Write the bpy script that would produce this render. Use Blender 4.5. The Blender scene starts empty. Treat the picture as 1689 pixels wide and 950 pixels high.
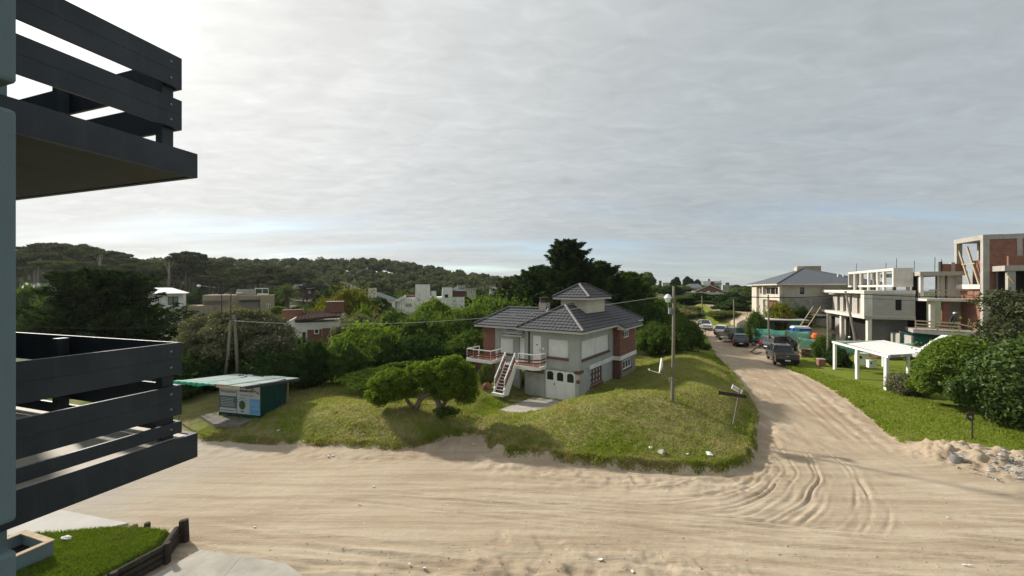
import bpy, bmesh, math, random
import numpy as np
from mathutils import Vector, Matrix

R = math.radians
C = bpy.context.scene.collection
SC = bpy.context.scene

# ------------------------------------------------------------------ camera
EYE = 7.5
FOC = 640.0 / 1689.0
cam_d = bpy.data.cameras.new('camera')
cam_d.sensor_width = 36.0
cam_d.lens = 36.0 * FOC
cam_d.clip_start = 0.05
cam_d.clip_end = 20000
cam = bpy.data.objects.new('camera', cam_d)
cam.location = (0, 0, EYE)
cam.rotation_euler = (R(90), 0, 0)
C.objects.link(cam)
SC.camera = cam

# ------------------------------------------------------------------ sky + sun
SUN_EL, SUN_AZ = 31.0, -57.0        # azimuth measured from +Y towards +X
S = Vector((math.sin(R(SUN_AZ)) * math.cos(R(SUN_EL)), math.cos(R(SUN_AZ)) * math.cos(R(SUN_EL)), math.sin(R(SUN_EL))))
SUN_STRENGTH = 2.7
EXPOSURE = 1.0

world = bpy.data.worlds.new('World')
SC.world = world
world.use_nodes = True
nt = world.node_tree
nt.nodes.clear()
def N(t, kind, **kw):
    n = t.nodes.new(kind)
    for k, v in kw.items():
        setattr(n, k, v)
    return n
def L(t, a, b):
    t.links.new(a, b)
def math_n(t, op, a, b=None, clamp=False):
    n = N(t, 'ShaderNodeMath', operation=op, use_clamp=clamp)
    for i, x in enumerate((a, b)):
        if x is None: continue
        if isinstance(x, (int, float)): n.inputs[i].default_value = x
        else: L(t, x, n.inputs[i])
    return n.outputs[0]
def ramp(t, fac, stops, interp='LINEAR'):
    n = N(t, 'ShaderNodeValToRGB')
    n.color_ramp.interpolation = interp
    el = n.color_ramp.elements
    while len(el) < len(stops): el.new(0.5)
    for e, (p, c) in zip(el, stops):
        e.position = p
        e.color = (c, c, c, 1) if isinstance(c, (int, float)) else (*c, 1)
    L(t, fac, n.inputs[0])
    return n.outputs[0]
def mixc(t, fac, a, b, mode='MIX'):
    n = N(t, 'ShaderNodeMix', data_type='RGBA', blend_type=mode)
    if isinstance(fac, (int, float)): n.inputs[0].default_value = fac
    else: L(t, fac, n.inputs[0])
    for i, x in ((6, a), (7, b)):
        if isinstance(x, tuple): n.inputs[i].default_value = (*x, 1)
        else: L(t, x, n.inputs[i])
    return n.outputs[2]
def noise(t, vec, scale, detail=4, rough=0.55, dist=0.0):
    n = N(t, 'ShaderNodeTexNoise')
    n.inputs['Scale'].default_value = scale
    n.inputs['Detail'].default_value = detail
    n.inputs['Roughness'].default_value = rough
    n.inputs['Distortion'].default_value = dist
    if vec is not None: L(t, vec, n.inputs['Vector'])
    return n.outputs[0]
def mapping(t, vec, scale=(1, 1, 1), rot=(0, 0, 0), loc=(0, 0, 0)):
    n = N(t, 'ShaderNodeMapping')
    n.inputs['Scale'].default_value = scale
    n.inputs['Rotation'].default_value = rot
    n.inputs['Location'].default_value = loc
    L(t, vec, n.inputs[0])
    return n.outputs[0]

def build_sky():
    tc = N(nt, 'ShaderNodeTexCoord')
    d = tc.outputs['Generated']
    sky = N(nt, 'ShaderNodeTexSky', sky_type='NISHITA', sun_disc=False)
    sky.sun_elevation = R(SUN_EL)
    sky.sun_rotation = R(SUN_AZ) % (2 * math.pi)
    sky.air_density = 1.0; sky.dust_density = 0.6
    bg1 = N(nt, 'ShaderNodeBackground'); bg1.inputs[1].default_value = 0.075
    L(nt, mixc(nt, 1.0, sky.outputs[0], (0.84, 0.96, 1.10), 'MULTIPLY'), bg1.inputs[0])
    sep = N(nt, 'ShaderNodeSeparateXYZ'); L(nt, d, sep.inputs[0])
    z = math_n(nt, 'MAXIMUM', sep.outputs[2], 0.0)
    den = math_n(nt, 'ADD', z, 0.10)
    cx = math_n(nt, 'DIVIDE', sep.outputs[0], den)
    cy = math_n(nt, 'DIVIDE', sep.outputs[1], den)
    cmb = N(nt, 'ShaderNodeCombineXYZ'); L(nt, cx, cmb.inputs[0]); L(nt, cy, cmb.inputs[1])
    m1 = mapping(nt, cmb.outputs[0], (0.55, 1.15, 1), (0, 0, R(14)))
    n1 = noise(nt, m1, 1.5, 9, 0.58, 0.35)
    m2 = mapping(nt, cmb.outputs[0], (0.30, 0.9, 1), (0, 0, R(-8)), (3.1, 1.7, 0))
    n2 = noise(nt, m2, 1.1, 5, 0.5, 0.2)
    m3 = mapping(nt, cmb.outputs[0], (1.0, 1.9, 1), (0, 0, R(24)), (1, 5, 0))
    n3 = noise(nt, m3, 4.6, 8, 0.60, 0.7)
    # sun aureole seen through the thin cloud
    dp = N(nt, 'ShaderNodeVectorMath', operation='DOT_PRODUCT')
    nv = N(nt, 'ShaderNodeVectorMath', operation='NORMALIZE'); L(nt, d, nv.inputs[0])
    L(nt, nv.outputs[0], dp.inputs[0]); dp.inputs[1].default_value = S
    g = math_n(nt, 'MAXIMUM', dp.outputs['Value'], 0.0)
    g1 = math_n(nt, 'MULTIPLY', math_n(nt, 'POWER', g, 2.0), 0.20)
    g2 = math_n(nt, 'MULTIPLY', math_n(nt, 'POWER', g, 22.0), 0.12)
    g3 = math_n(nt, 'MULTIPLY', math_n(nt, 'POWER', g, 300.0), 2.0)
    tex = math_n(nt, 'ADD', math_n(nt, 'MULTIPLY', n1, 0.42), math_n(nt, 'MULTIPLY', n3, 0.58))
    var = ramp(nt, tex, [(0.32, 0.88), (0.45, 0.97), (0.53, 1.02), (0.68, 1.15)])
    g1 = math_n(nt, 'ADD', g1, math_n(nt, 'MULTIPLY', math_n(nt, 'POWER', g, 60.0), 0.35))
    lum = math_n(nt, 'ADD', math_n(nt, 'ADD', g1, g2), math_n(nt, 'ADD', g3, 0.248))
    lum = math_n(nt, 'MULTIPLY', lum, var)
    tint = mixc(nt, math_n(nt, 'POWER', g, 1.5), (0.93, 1.02, 1.06), (1.02, 1.0, 0.955))
    col = mixc(nt, 1.0, tint, (1, 1, 1), 'MULTIPLY')
    bg2 = N(nt, 'ShaderNodeBackground'); L(nt, col, bg2.inputs[0]); L(nt, lum, bg2.inputs[1])
    # cover: nearly closed, opening into blue streaks low over the horizon
    cov = math_n(nt, 'ADD', n2, math_n(nt, 'MULTIPLY', n3, 0.25))
    low = ramp(nt, z, [(0.0, 0.16), (0.10, 0.27), (0.30, 0.44), (0.6, 0.5)])
    f = math_n(nt, 'ADD', cov, low)
    fac = ramp(nt, f, [(0.66, 0.25), (0.82, 0.80), (0.95, 0.97)])
    mx = N(nt, 'ShaderNodeMixShader'); L(nt, fac, mx.inputs[0]); L(nt, bg1.outputs[0], mx.inputs[1]); L(nt, bg2.outputs[0], mx.inputs[2])
    out = N(nt, 'ShaderNodeOutputWorld'); L(nt, mx.outputs[0], out.inputs[0])
build_sky()

sun_d = bpy.data.lights.new('sun', 'SUN')
sun_d.energy = SUN_STRENGTH
sun_d.angle = R(2.5)
sun_d.color = (1.0, 0.94, 0.84)
sun = bpy.data.objects.new('sun', sun_d)
sun.rotation_euler = S.to_track_quat('Z', 'Y').to_euler()
sun.location = (0, 0, 60)
C.objects.link(sun)

SC.view_settings.view_transform = 'Standard'
SC.view_settings.look = 'None'
SC.view_settings.gamma = 1.0
SC.view_settings.exposure = EXPOSURE
SC.view_settings.use_curve_mapping = False
SC.render.engine = 'CYCLES'
SC.cycles.use_denoising = True
SC.cycles.max_bounces = 6
SC.cycles.transparent_max_bounces = 8

# ------------------------------------------------------------------ helpers
rnd = random.Random(7)
rng = np.random.default_rng(11)

def G(u, v, z=0.0):
    """world point on the level z that the photo shows at pixel u, v"""
    Y = (EYE - z) * 640.0 / (v - 475.0)
    return Vector(((u - 844.5) / 640.0 * Y, Y, z))
def D(u, v, Y):
    """world point at distance Y that the photo shows at pixel u, v"""
    return Vector(((u - 844.5) / 640.0 * Y, Y, EYE - (v - 475.0) / 640.0 * Y))

def tag(o, label=None, cat=None, group=None, kind=None):
    if label: o['label'] = label
    if cat: o['category'] = cat
    if group: o['group'] = group
    if kind: o['kind'] = kind
    return o
def empty(name, loc=(0, 0, 0), rz=0.0, label=None, cat=None, group=None):
    o = bpy.data.objects.new(name, None)
    o.location = loc; o.rotation_euler = (0, 0, rz)
    o.empty_display_size = 0.2
    C.objects.link(o)
    return tag(o, label, cat, group)
def link(name, mesh, mat=None, parent=None, kind=None, label=None):
    o = bpy.data.objects.new(name, mesh)
    if mat is not None and not mesh.materials: mesh.materials.append(mat)
    C.objects.link(o)
    if parent is not None: o.parent = parent
    return tag(o, label, kind=kind)
def copy_tree(o, parent=None):
    c = o.copy(); C.objects.link(c)
    if parent is not None: c.parent = parent
    for ch in list(o.children): copy_tree(ch, c)
    return c

class MB:
    def __init__(s): s.v = []; s.f = []
    def add(s, vs, fs):
        b = len(s.v)
        s.v += [tuple(p) for p in vs]
        s.f += [tuple(i + b for i in f) for f in fs]
        return s
    def box(s, x0, x1, y0, y1, z0, z1):
        if x0 > x1: x0, x1 = x1, x0
        if y0 > y1: y0, y1 = y1, y0
        if z0 > z1: z0, z1 = z1, z0
        return s.add([(x0,y0,z0),(x1,y0,z0),(x1,y1,z0),(x0,y1,z0),(x0,y0,z1),(x1,y0,z1),(x1,y1,z1),(x0,y1,z1)],
                     [(0,3,2,1),(4,5,6,7),(0,1,5,4),(1,2,6,5),(2,3,7,6),(3,0,4,7)])
    def beam(s, p, q, w, h, up=(0, 0, 1)):
        """rectangular bar from p to q, w wide, h high"""
        p = Vector(p); q = Vector(q); d = (q - p).normalized(); up = Vector(up)
        x = d.cross(up)
        if x.length < 1e-4: x = d.cross(Vector((1, 0, 0)))
        x.normalize(); y = x.cross(d).normalized()
        x *= w / 2; y *= h / 2
        vs = [p-x-y, p+x-y, p+x+y, p-x+y, q-x-y, q+x-y, q+x+y, q-x+y]
        return s.add(vs, [(0,1,2,3),(7,6,5,4),(0,4,5,1),(1,5,6,2),(2,6,7,3),(3,7,4,0)])
    def prism(s, poly, z0, z1):
        """upright prism over a 2D polygon (counter-clockwise)"""
        n = len(poly)
        a = sum(poly[i][0]*poly[(i+1)%n][1]-poly[(i+1)%n][0]*poly[i][1] for i in range(n))
        if a < 0: poly = poly[::-1]
        vs = [(x, y, z0) for x, y in poly] + [(x, y, z1) for x, y in poly]
        fs = [tuple(range(n))[::-1], tuple(range(n, 2*n))] + [(i, (i+1)%n, (i+1)%n+n, i+n) for i in range(n)]
        return s.add(vs, fs)
    def extr(s, pts, vec):
        """extrude a planar 3D polygon by a vector"""
        n = len(pts); vec = Vector(vec)
        vs = [Vector(p) for p in pts]; vs += [p + vec for p in vs]
        return s.add(vs, [tuple(range(n))[::-1], tuple(range(n, 2*n))] + [(i, (i+1)%n, (i+1)%n+n, i+n) for i in range(n)])
    def tube(s, pts, rad, n=8, cap=True):
        pts = [Vector(p) for p in pts]
        if isinstance(rad, (int, float)): rad = [rad]*len(pts)
        rings = []
        ref = None
        for i, p in enumerate(pts):
            a = pts[max(i-1, 0)]; b = pts[min(i+1, len(pts)-1)]
            d = (b - a).normalized()
            if ref is None:
                ref = Vector((0, 0, 1)) if abs(d.z) < 0.9 else Vector((1, 0, 0))
            x = d.cross(ref).normalized(); y = d.cross(x).normalized()
            ref = x.cross(d)
            rings.append([p + (x*math.cos(t) + y*math.sin(t))*rad[i] for t in [2*math.pi*k/n for k in range(n)]])
        vs = [q for r in rings for q in r]
        fs = [(i*n+k, i*n+(k+1)%n, (i+1)*n+(k+1)%n, (i+1)*n+k) for i in range(len(pts)-1) for k in range(n)]
        if cap:
            fs += [tuple(range(n))[::-1], tuple((len(pts)-1)*n+k for k in range(n))]
        return s.add(vs, fs)
    def lathe(s, prof, n=16, o=(0, 0, 0)):
        vs = []; fs = []
        for r, z in prof:
            vs += [(o[0]+r*math.cos(2*math.pi*k/n), o[1]+r*math.sin(2*math.pi*k/n), o[2]+z) for k in range(n)]
        for i in range(len(prof)-1):
            fs += [(i*n+k, i*n+(k+1)%n, (i+1)*n+(k+1)%n, (i+1)*n+k) for k in range(n)]
        fs += [tuple(range(n))[::-1], tuple((len(prof)-1)*n+k for k in range(n))]
        return s.add(vs, fs)
    def blob(s, c, r, seed=0, sub=2, amp=0.25, flat=0.0):
        bm = bmesh.new(); bmesh.ops.create_icosphere(bm, subdivisions=sub, radius=1)
        q = random.Random(seed); ph = [q.uniform(0, 6) for _ in range(6)]
        rr = r if isinstance(r, (tuple, list)) else (r, r, r)
        vs = []
        for v in bm.verts:
            k = 1 + amp*(math.sin(v.co.x*2.3+ph[0])*math.sin(v.co.y*2.7+ph[1])+0.6*math.sin(v.co.z*3.9+ph[2]+v.co.x*3)+0.4*math.sin(v.co.y*6+ph[3]+v.co.z*5))
            p = v.co*k
            z = p.z*rr[2]
            if flat: z = max(z, -rr[2]*flat)
            vs.append((c[0]+p.x*rr[0], c[1]+p.y*rr[1], c[2]+z))
        fs = [tuple(v.index for v in f.verts) for f in bm.faces]
        bm.free()
        return s.add(vs, fs)
    def mesh(s, name, smooth=False):
        m = bpy.data.meshes.new(name); m.from_pydata(s.v, [], s.f); m.update()
        if smooth:
            m.polygons.foreach_set('use_smooth', [True]*len(m.polygons))
        return m
    def build(s, name, mat=None, parent=None, smooth=False, kind=None, label=None, bevel=0.0):
        o = link(name, s.mesh(name, smooth), mat, parent, kind, label)
        if bevel:
            b = o.modifiers.new('bevel', 'BEVEL'); b.width = bevel; b.segments = 2; b.limit_method = 'ANGLE'
        return o

def np_mesh(name, verts, faces, smooth=False):
    """verts (n,3), faces (m,k) as numpy arrays"""
    m = bpy.data.meshes.new(name)
    k = faces.shape[1]
    m.vertices.add(len(verts)); m.vertices.foreach_set('co', np.ascontiguousarray(verts, dtype=np.float32).ravel())
    m.loops.add(faces.size); m.loops.foreach_set('vertex_index', np.ascontiguousarray(faces, dtype=np.int32).ravel())
    m.polygons.add(len(faces)); m.polygons.foreach_set('loop_start', np.arange(0, faces.size, k, dtype=np.int32))
    if smooth: m.polygons.foreach_set('use_smooth', np.ones(len(faces), dtype=bool))
    m.update(calc_edges=True)
    m.validate()
    return m

# ------------------------------------------------------------------ materials
def mat_base(name):
    m = bpy.data.materials.new(name); m.use_nodes = True
    t = m.node_tree
    b = t.nodes['Principled BSDF']
    tc = N(t, 'ShaderNodeTexCoord')
    return m, t, b, tc.outputs['Object']
def bump(t, b, h, strength=0.3, dist=0.02):
    n = N(t, 'ShaderNodeBump'); n.inputs['Strength'].default_value = strength; n.inputs['Distance'].default_value = dist
    L(t, h, n.inputs['Height']); L(t, n.outputs[0], b.inputs['Normal'])
def plain(name, c, rough=0.7, var=0.12, scale=3.0, bmp=0.15, bscale=40.0, spec=0.14, metal=0.0, stain=None, sscale=0.8, streak=None):
    """one colour with mottling, optional stains and fine relief"""
    m, t, b, o = mat_base(name)
    n = noise(t, o, scale, 6, 0.6)
    lo = tuple(max(x*(1-var), 0) for x in c); hi = tuple(min(x*(1+var), 1) for x in c)
    col = mixc(t, ramp(t, n, [(0.3, 0.0), (0.7, 1.0)]), lo, hi)
    if stain:
        s = ramp(t, noise(t, o, sscale, 7, 0.65, 0.4), [(0.48, 0.0), (0.68, 0.75)])
        col = mixc(t, s, col, stain)
    if streak:
        k = noise(t, mapping(t, o, (4.5, 4.5, 0.35)), 1.6, 6, 0.7)
        col = mixc(t, ramp(t, k, [(0.50, 0.0), (0.72, 0.55)]), col, streak)
    L(t, col, b.inputs['Base Color'])
    b.inputs['Roughness'].default_value = rough
    b.inputs['Specular IOR Level'].default_value = spec
    b.inputs['Metallic'].default_value = metal
    if bmp: bump(t, b, noise(t, o, bscale, 4, 0.6), bmp)
    return m
def brick_mat(name, c1, c2, mortar, bw=0.25, bh=0.075, var=0.5, axis='xz'):
    m, t, b, o = mat_base(name)
    sp = N(t, 'ShaderNodeSeparateXYZ'); L(t, o, sp.inputs[0])
    cb = N(t, 'ShaderNodeCombineXYZ')
    L(t, math_n(t, 'ADD', sp.outputs[0], sp.outputs[1]), cb.inputs[0]); L(t, sp.outputs[2], cb.inputs[1])
    br = N(t, 'ShaderNodeTexBrick')
    L(t, cb.outputs[0], br.inputs['Vector'])
    br.inputs['Color1'].default_value = (*c1, 1); br.inputs['Color2'].default_value = (*c2, 1); br.inputs['Mortar'].default_value = (*mortar, 1)
    br.inputs['Scale'].default_value = 1.0; br.inputs['Mortar Size'].default_value = 0.008
    br.inputs['Brick Width'].default_value = bw; br.inputs['Row Height'].default_value = bh
    n = noise(t, o, 1.3, 6, 0.65)
    col = mixc(t, ramp(t, n, [(0.35, 0.0), (0.7, var)]), br.outputs[0], tuple(x*0.55 for x in c1))
    L(t, col, b.inputs['Base Color']); b.inputs['Roughness'].default_value = 0.9
    bump(t, b, br.outputs['Fac'], -0.4, 0.01)
    return m
def leaf_mat(name, dark, light, trans=0.35, rough=0.55, patch=0.9):
    dark = tuple(min(1, x*2.0) for x in dark); light = tuple(min(1, x*1.5) for x in light)
    m, t, b, o = mat_base(name)
    geo = N(t, 'ShaderNodeNewGeometry')
    rnd_i = geo.outputs['Random Per Island']
    n = ramp(t, noise(t, o, patch, 3, 0.5), [(0.3, 0.0), (0.7, 1.0)])
    f = math_n(t, 'ADD', math_n(t, 'MULTIPLY', rnd_i, 0.55), math_n(t, 'MULTIPLY', n, 0.45), True)
    col = mixc(t, f, dark, light)
    df = N(t, 'ShaderNodeBsdfDiffuse'); L(t, col, df.inputs[0]); src = df.outputs[0]
    if rough < 0.4:
        gl = N(t, 'ShaderNodeBsdfGlossy'); gl.inputs[0].default_value = (0.5, 0.52, 0.5, 1); gl.inputs['Roughness'].default_value = 0.45
        m2 = N(t, 'ShaderNodeMixShader'); m2.inputs[0].default_value = 0.045; L(t, src, m2.inputs[1]); L(t, gl.outputs[0], m2.inputs[2]); src = m2.outputs[0]
    tr = N(t, 'ShaderNodeBsdfTranslucent')
    tc = mixc(t, 1.0, col, (1.25, 1.3, 0.55), 'MULTIPLY'); L(t, tc, tr.inputs[0])
    mx = N(t, 'ShaderNodeMixShader'); mx.inputs[0].default_value = trans
    L(t, src, mx.inputs[1]); L(t, tr.outputs[0], mx.inputs[2])
    out = t.nodes['Material Output']; L(t, mx.outputs[0], out.inputs[0])
    return m
def glass_mat(name, c=(0.02, 0.025, 0.03), rough=0.06):
    m, t, b, o = mat_base(name)
    b.inputs['Base Color'].default_value = (*c, 1); b.inputs['Roughness'].default_value = rough
    b.inputs['Specular IOR Level'].default_value = 0.6
    bump(t, b, noise(t, o, 1.5, 2), 0.02, 0.02)
    return m

M = {}
M['white'] = plain('white_paint', (0.80, 0.79, 0.76), 0.6, 0.05, 2, 0.05, stain=(0.62, 0.60, 0.55), streak=(0.45, 0.43, 0.38))
M['white_clean'] = plain('white_clean', (0.80, 0.80, 0.78), 0.5, 0.03, 2, 0.03)
M['shutter'] = plain('shutter_white', (0.80, 0.80, 0.78), 0.55, 0.05, 2, 0.02, stain=(0.68, 0.67, 0.63))
M['grey_wall'] = plain('grey_render', (0.385, 0.405, 0.385), 0.9, 0.10, 1.2, 0.25, 30, stain=(0.32, 0.34, 0.32), streak=(0.25, 0.26, 0.24))
M['grey_wall_worn'] = plain('grey_render_worn', (0.39, 0.41, 0.395), 0.9, 0.1, 1.0, 0.25, 30, stain=(0.52, 0.52, 0.49), sscale=1.6, streak=(0.24, 0.245, 0.225))
M['brick'] = brick_mat('red_brick', (0.250, 0.095, 0.062), (0.160, 0.062, 0.045), (0.23, 0.155, 0.12))
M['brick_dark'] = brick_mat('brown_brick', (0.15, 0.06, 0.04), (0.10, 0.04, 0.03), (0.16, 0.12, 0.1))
M['stone_plinth'] = plain('stone_plinth', (0.30, 0.27, 0.24), 0.95, 0.25, 5, 0.5, 12)
M['terracotta'] = plain('terracotta', (0.165, 0.075, 0.052), 0.85, 0.25, 4, 0.2)
M['tile'] = plain('roof_tile_dark', (0.088, 0.088, 0.095), 0.65, 0.35, 7, 0.2, 30, 0.2)
M['tile_pale'] = plain('ridge_mortar', (0.26, 0.25, 0.23), 0.9, 0.6, 9, 0.3, 30)
M['tile_red'] = plain('roof_tile_red', (0.125, 0.075, 0.055), 0.8, 0.35, 4, 0.2)
M['slate'] = plain('slate_roof', (0.105, 0.115, 0.13), 0.6, 0.15, 3, 0.2, 20)
M['fascia'] = plain('fascia_cream', (0.50, 0.49, 0.44), 0.7, 0.08, 2, 0.05)
M['cream'] = plain('cream_render', (0.55, 0.50, 0.42), 0.9, 0.08, 1, 0.1, stain=(0.45, 0.41, 0.35))
M['tan'] = plain('tan_render', (0.36, 0.30, 0.20), 0.9, 0.08, 0.6, 0.1, stain=(0.29, 0.245, 0.17))
M['tan_dark'] = plain('tan_shade_render', (0.25, 0.225, 0.18), 0.9, 0.08, 0.6, 0.1)
M['stone_house'] = plain('pale_stone', (0.42, 0.40, 0.34), 0.95, 0.10, 1.2, 0.2, 10)
M['concrete'] = plain('raw_concrete', (0.42, 0.395, 0.355), 0.95, 0.12, 0.8, 0.3, 18, stain=(0.30, 0.28, 0.25), streak=(0.22, 0.205, 0.18))
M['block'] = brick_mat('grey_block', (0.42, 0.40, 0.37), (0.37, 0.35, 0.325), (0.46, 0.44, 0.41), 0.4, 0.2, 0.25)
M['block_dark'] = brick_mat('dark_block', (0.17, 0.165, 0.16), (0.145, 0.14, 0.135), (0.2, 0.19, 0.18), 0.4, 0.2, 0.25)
M['frame_white'] = plain('frame_concrete', (0.66, 0.63, 0.57), 0.85, 0.08, 1.5, 0.1, stain=(0.5, 0.47, 0.42), streak=(0.36, 0.33, 0.29))
M['hollow_brick'] = brick_mat('hollow_brick', (0.29, 0.125, 0.082), (0.215, 0.088, 0.06), (0.26, 0.19, 0.155), 0.33, 0.19, 0.3)
M['conc_slab'] = plain('concrete_slab', (0.40, 0.37, 0.32), 0.9, 0.2, 1.2, 0.35, 25, stain=(0.28, 0.26, 0.22), sscale=1.3)
M['pavement'] = plain('pavement_grey', (0.47, 0.45, 0.41), 0.9, 0.08, 1.2, 0.2, 30)
M['rail_dark'] = plain('anthracite_paint', (0.026, 0.034, 0.045), 0.45, 0.25, 2.5, 0.08, 60, 0.4, stain=(0.042, 0.048, 0.055), sscale=2.2, streak=(0.055, 0.058, 0.060))
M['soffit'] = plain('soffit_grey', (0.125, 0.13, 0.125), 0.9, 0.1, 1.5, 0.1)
M['divider'] = plain('blue_grey_render', (0.17, 0.225, 0.245), 0.85, 0.05, 2, 0.35, 90)
M['deck'] = plain('balcony_tile', (0.55, 0.50, 0.43), 0.7, 0.08, 3, 0.05)
M['wood'] = plain('weathered_wood', (0.23, 0.185, 0.13), 0.9, 0.25, 6, 0.4, 25)
M['wood_pale'] = plain('pale_timber', (0.42, 0.33, 0.22), 0.85, 0.2, 5, 0.2)
M['wood_dark'] = plain('dark_timber', (0.055, 0.045, 0.038), 0.9, 0.3, 6, 0.4, 20)
M['pole'] = plain('pole_wood', (0.185, 0.172, 0.125), 0.9, 0.2, 5, 0.3, 25)
M['green_panel'] = plain('dark_green_panel', (0.012, 0.048, 0.042), 0.5, 0.15, 2, 0.04)
M['green_tarp'] = plain('green_tarp', (0.02, 0.26, 0.15), 0.6, 0.2, 4, 0.2, 12)
M['sheet'] = plain('pale_roof_sheet', (0.60, 0.67, 0.62), 0.55, 0.08, 2.0, 0.05, stain=(0.46, 0.55, 0.50))
M['poster'] = plain('poster_pale', (0.40, 0.43, 0.44), 0.5, 0.04, 2, 0)
M['poster_slate'] = plain('poster_slate', (0.075, 0.115, 0.13), 0.5, 0.05, 2, 0)
M['poster_blue'] = plain('poster_blue', (0.09, 0.30, 0.52), 0.5, 0.06, 2, 0)
M['poster_aqua'] = plain('poster_aqua', (0.28, 0.45, 0.50), 0.5, 0.06, 2, 0)
M['ink'] = plain('ink', (0.03, 0.035, 0.05), 0.5, 0.02, 2, 0)
M['ink_green'] = plain('ink_green', (0.05, 0.09, 0.06), 0.5, 0.3, 30, 0)
M['net'] = plain('green_netting', (0.24, 0.46, 0.34), 0.8, 0.22, 5, 0.3, 14)
M['net_dark'] = plain('dark_green_netting', (0.04, 0.17, 0.13), 0.8, 0.25, 4, 0.3, 14)
M['dark_in'] = plain('dark_interior', (0.022, 0.021, 0.02), 0.95, 0.2, 1, 0)  # near-black paint stands for shade inside openings; also planter soil and cargo beds
M['dark_grey'] = plain('dark_grey_paint', (0.06, 0.062, 0.065), 0.6, 0.15, 2, 0.05)
M['glass'] = glass_mat('window_glass')
M['black'] = plain('black_rubber', (0.014, 0.014, 0.015), 0.85, 0.2, 5, 0.1)
M['chrome'] = plain('wheel_metal', (0.40, 0.40, 0.41), 0.35, 0.1, 4, 0, metal=0.8)
M['metal_grey'] = plain('grey_metal', (0.30, 0.31, 0.32), 0.5, 0.1, 3, 0.05, metal=0.3)
M['blue'] = plain('blue_plastic', (0.03, 0.09, 0.36), 0.45, 0.1, 2, 0.02)
M['orange'] = plain('orange_plastic', (0.75, 0.16, 0.04), 0.5, 0.1, 3, 0.02)
M['red_light'] = plain('tail_light', (0.25, 0.012, 0.012), 0.25, 0.05, 3, 0, 40, 0.5)
M['lamp_white'] = plain('lamp_white', (0.75, 0.77, 0.76), 0.3, 0.03, 3, 0, 40, 0.5)
M['cable'] = plain('cable_black', (0.02, 0.02, 0.022), 0.7, 0.1, 3, 0)
M['wire_pale'] = plain('cable_pale', (0.33, 0.33, 0.32), 0.6, 0.1, 3, 0)
M['bark'] = plain('bark', (0.16, 0.138, 0.112), 0.95, 0.35, 4, 0.8, 12)
M['bark_pale'] = plain('bark_pale', (0.25, 0.22, 0.18), 0.95, 0.3, 4, 0.6, 10)
M['litter'] = plain('white_litter', (0.72, 0.72, 0.70), 0.7, 0.1, 5, 0.1)
M['rubble'] = plain('rubble_grey', (0.38, 0.36, 0.33), 0.95, 0.35, 2.5, 0.5, 9)
M['ash'] = plain('ash_grey', (0.42, 0.42, 0.41), 0.95, 0.5, 6, 0.8, 14, stain=(0.07, 0.07, 0.075), sscale=4)
M['stone'] = plain('field_stone', (0.40, 0.38, 0.34), 0.95, 0.2, 4, 0.5, 12)
M['skin'] = plain('skin', (0.40, 0.22, 0.15), 0.6, 0.05, 5, 0)
M['cloth_dark'] = plain('work_clothes_dark', (0.03, 0.033, 0.038), 0.9, 0.2, 5, 0.2)
M['cloth_blue'] = plain('work_clothes_blue', (0.17, 0.21, 0.27), 0.9, 0.15, 5, 0.2)
# foliage
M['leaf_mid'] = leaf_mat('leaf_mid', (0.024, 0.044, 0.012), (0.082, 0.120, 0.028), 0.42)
M['leaf_bright'] = leaf_mat('leaf_bright', (0.040, 0.068, 0.012), (0.130, 0.178, 0.032), 0.45)
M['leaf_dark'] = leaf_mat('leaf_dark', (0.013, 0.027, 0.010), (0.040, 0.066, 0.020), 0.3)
M['leaf_black'] = leaf_mat('leaf_conifer', (0.010, 0.020, 0.009), (0.034, 0.052, 0.016), 0.25)
M['leaf_olive'] = leaf_mat('leaf_olive', (0.05, 0.055, 0.030), (0.17, 0.165, 0.105), 0.25)
M['leaf_yellow'] = leaf_mat('leaf_yellow', (0.045, 0.055, 0.010), (0.16, 0.15, 0.025), 0.3)
M['leaf_pine'] = leaf_mat('leaf_pine', (0.026, 0.032, 0.017), (0.075, 0.080, 0.042), 0.2)
M['leaf_pine_green'] = leaf_mat('leaf_pine_green', (0.026, 0.042, 0.016), (0.085, 0.110, 0.040), 0.25)
M['leaf_glossy'] = leaf_mat('leaf_glossy', (0.022, 0.042, 0.010), (0.085, 0.125, 0.032), 0.35, 0.32)
M['leaf_dry'] = leaf_mat('leaf_dry', (0.12, 0.105, 0.055), (0.26, 0.22, 0.12), 0.25)
M['leaf_duneshrub'] = leaf_mat('leaf_dune', (0.035, 0.055, 0.015), (0.11, 0.14, 0.04), 0.3)
M['leaf_far'] = leaf_mat('leaf_far_wood', (0.024, 0.032, 0.017), (0.082, 0.092, 0.046), 0.25, 0.55, 0.13)

# ================================================================== TERRAIN
def sst(a, b, x):
    t = np.clip((x - a) / (b - a), 0, 1); return t*t*(3-2*t)
def seg_dist(x, y, pts):
    """distance to a polyline and the interpolated third value of the nearest point"""
    best = np.full(x.shape, 1e9); val = np.zeros(x.shape)
    for (ax, ay, *av), (bx, by, *bv) in zip(pts[:-1], pts[1:]):
        dx, dy = bx-ax, by-ay
        t = np.clip(((x-ax)*dx + (y-ay)*dy) / (dx*dx+dy*dy), 0, 1)
        d = np.hypot(x-ax-t*dx, y-ay-t*dy)
        m = d < best
        best = np.where(m, d, best)
        if av: val = np.where(m, av[0] + t*(bv[0]-av[0]), val)
    return best, val
def inside(x, y, poly):
    r = np.zeros(x.shape, dtype=bool)
    n = len(poly)
    for i in range(n):
        x1, y1 = poly[i]; x2, y2 = poly[(i+1) % n]
        if y1 == y2: continue
        c = ((y1 > y) != (y2 > y)) & (x < (x2-x1)*(y-y1)/(y2-y1)+x1)
        r ^= c
    return r
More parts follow.
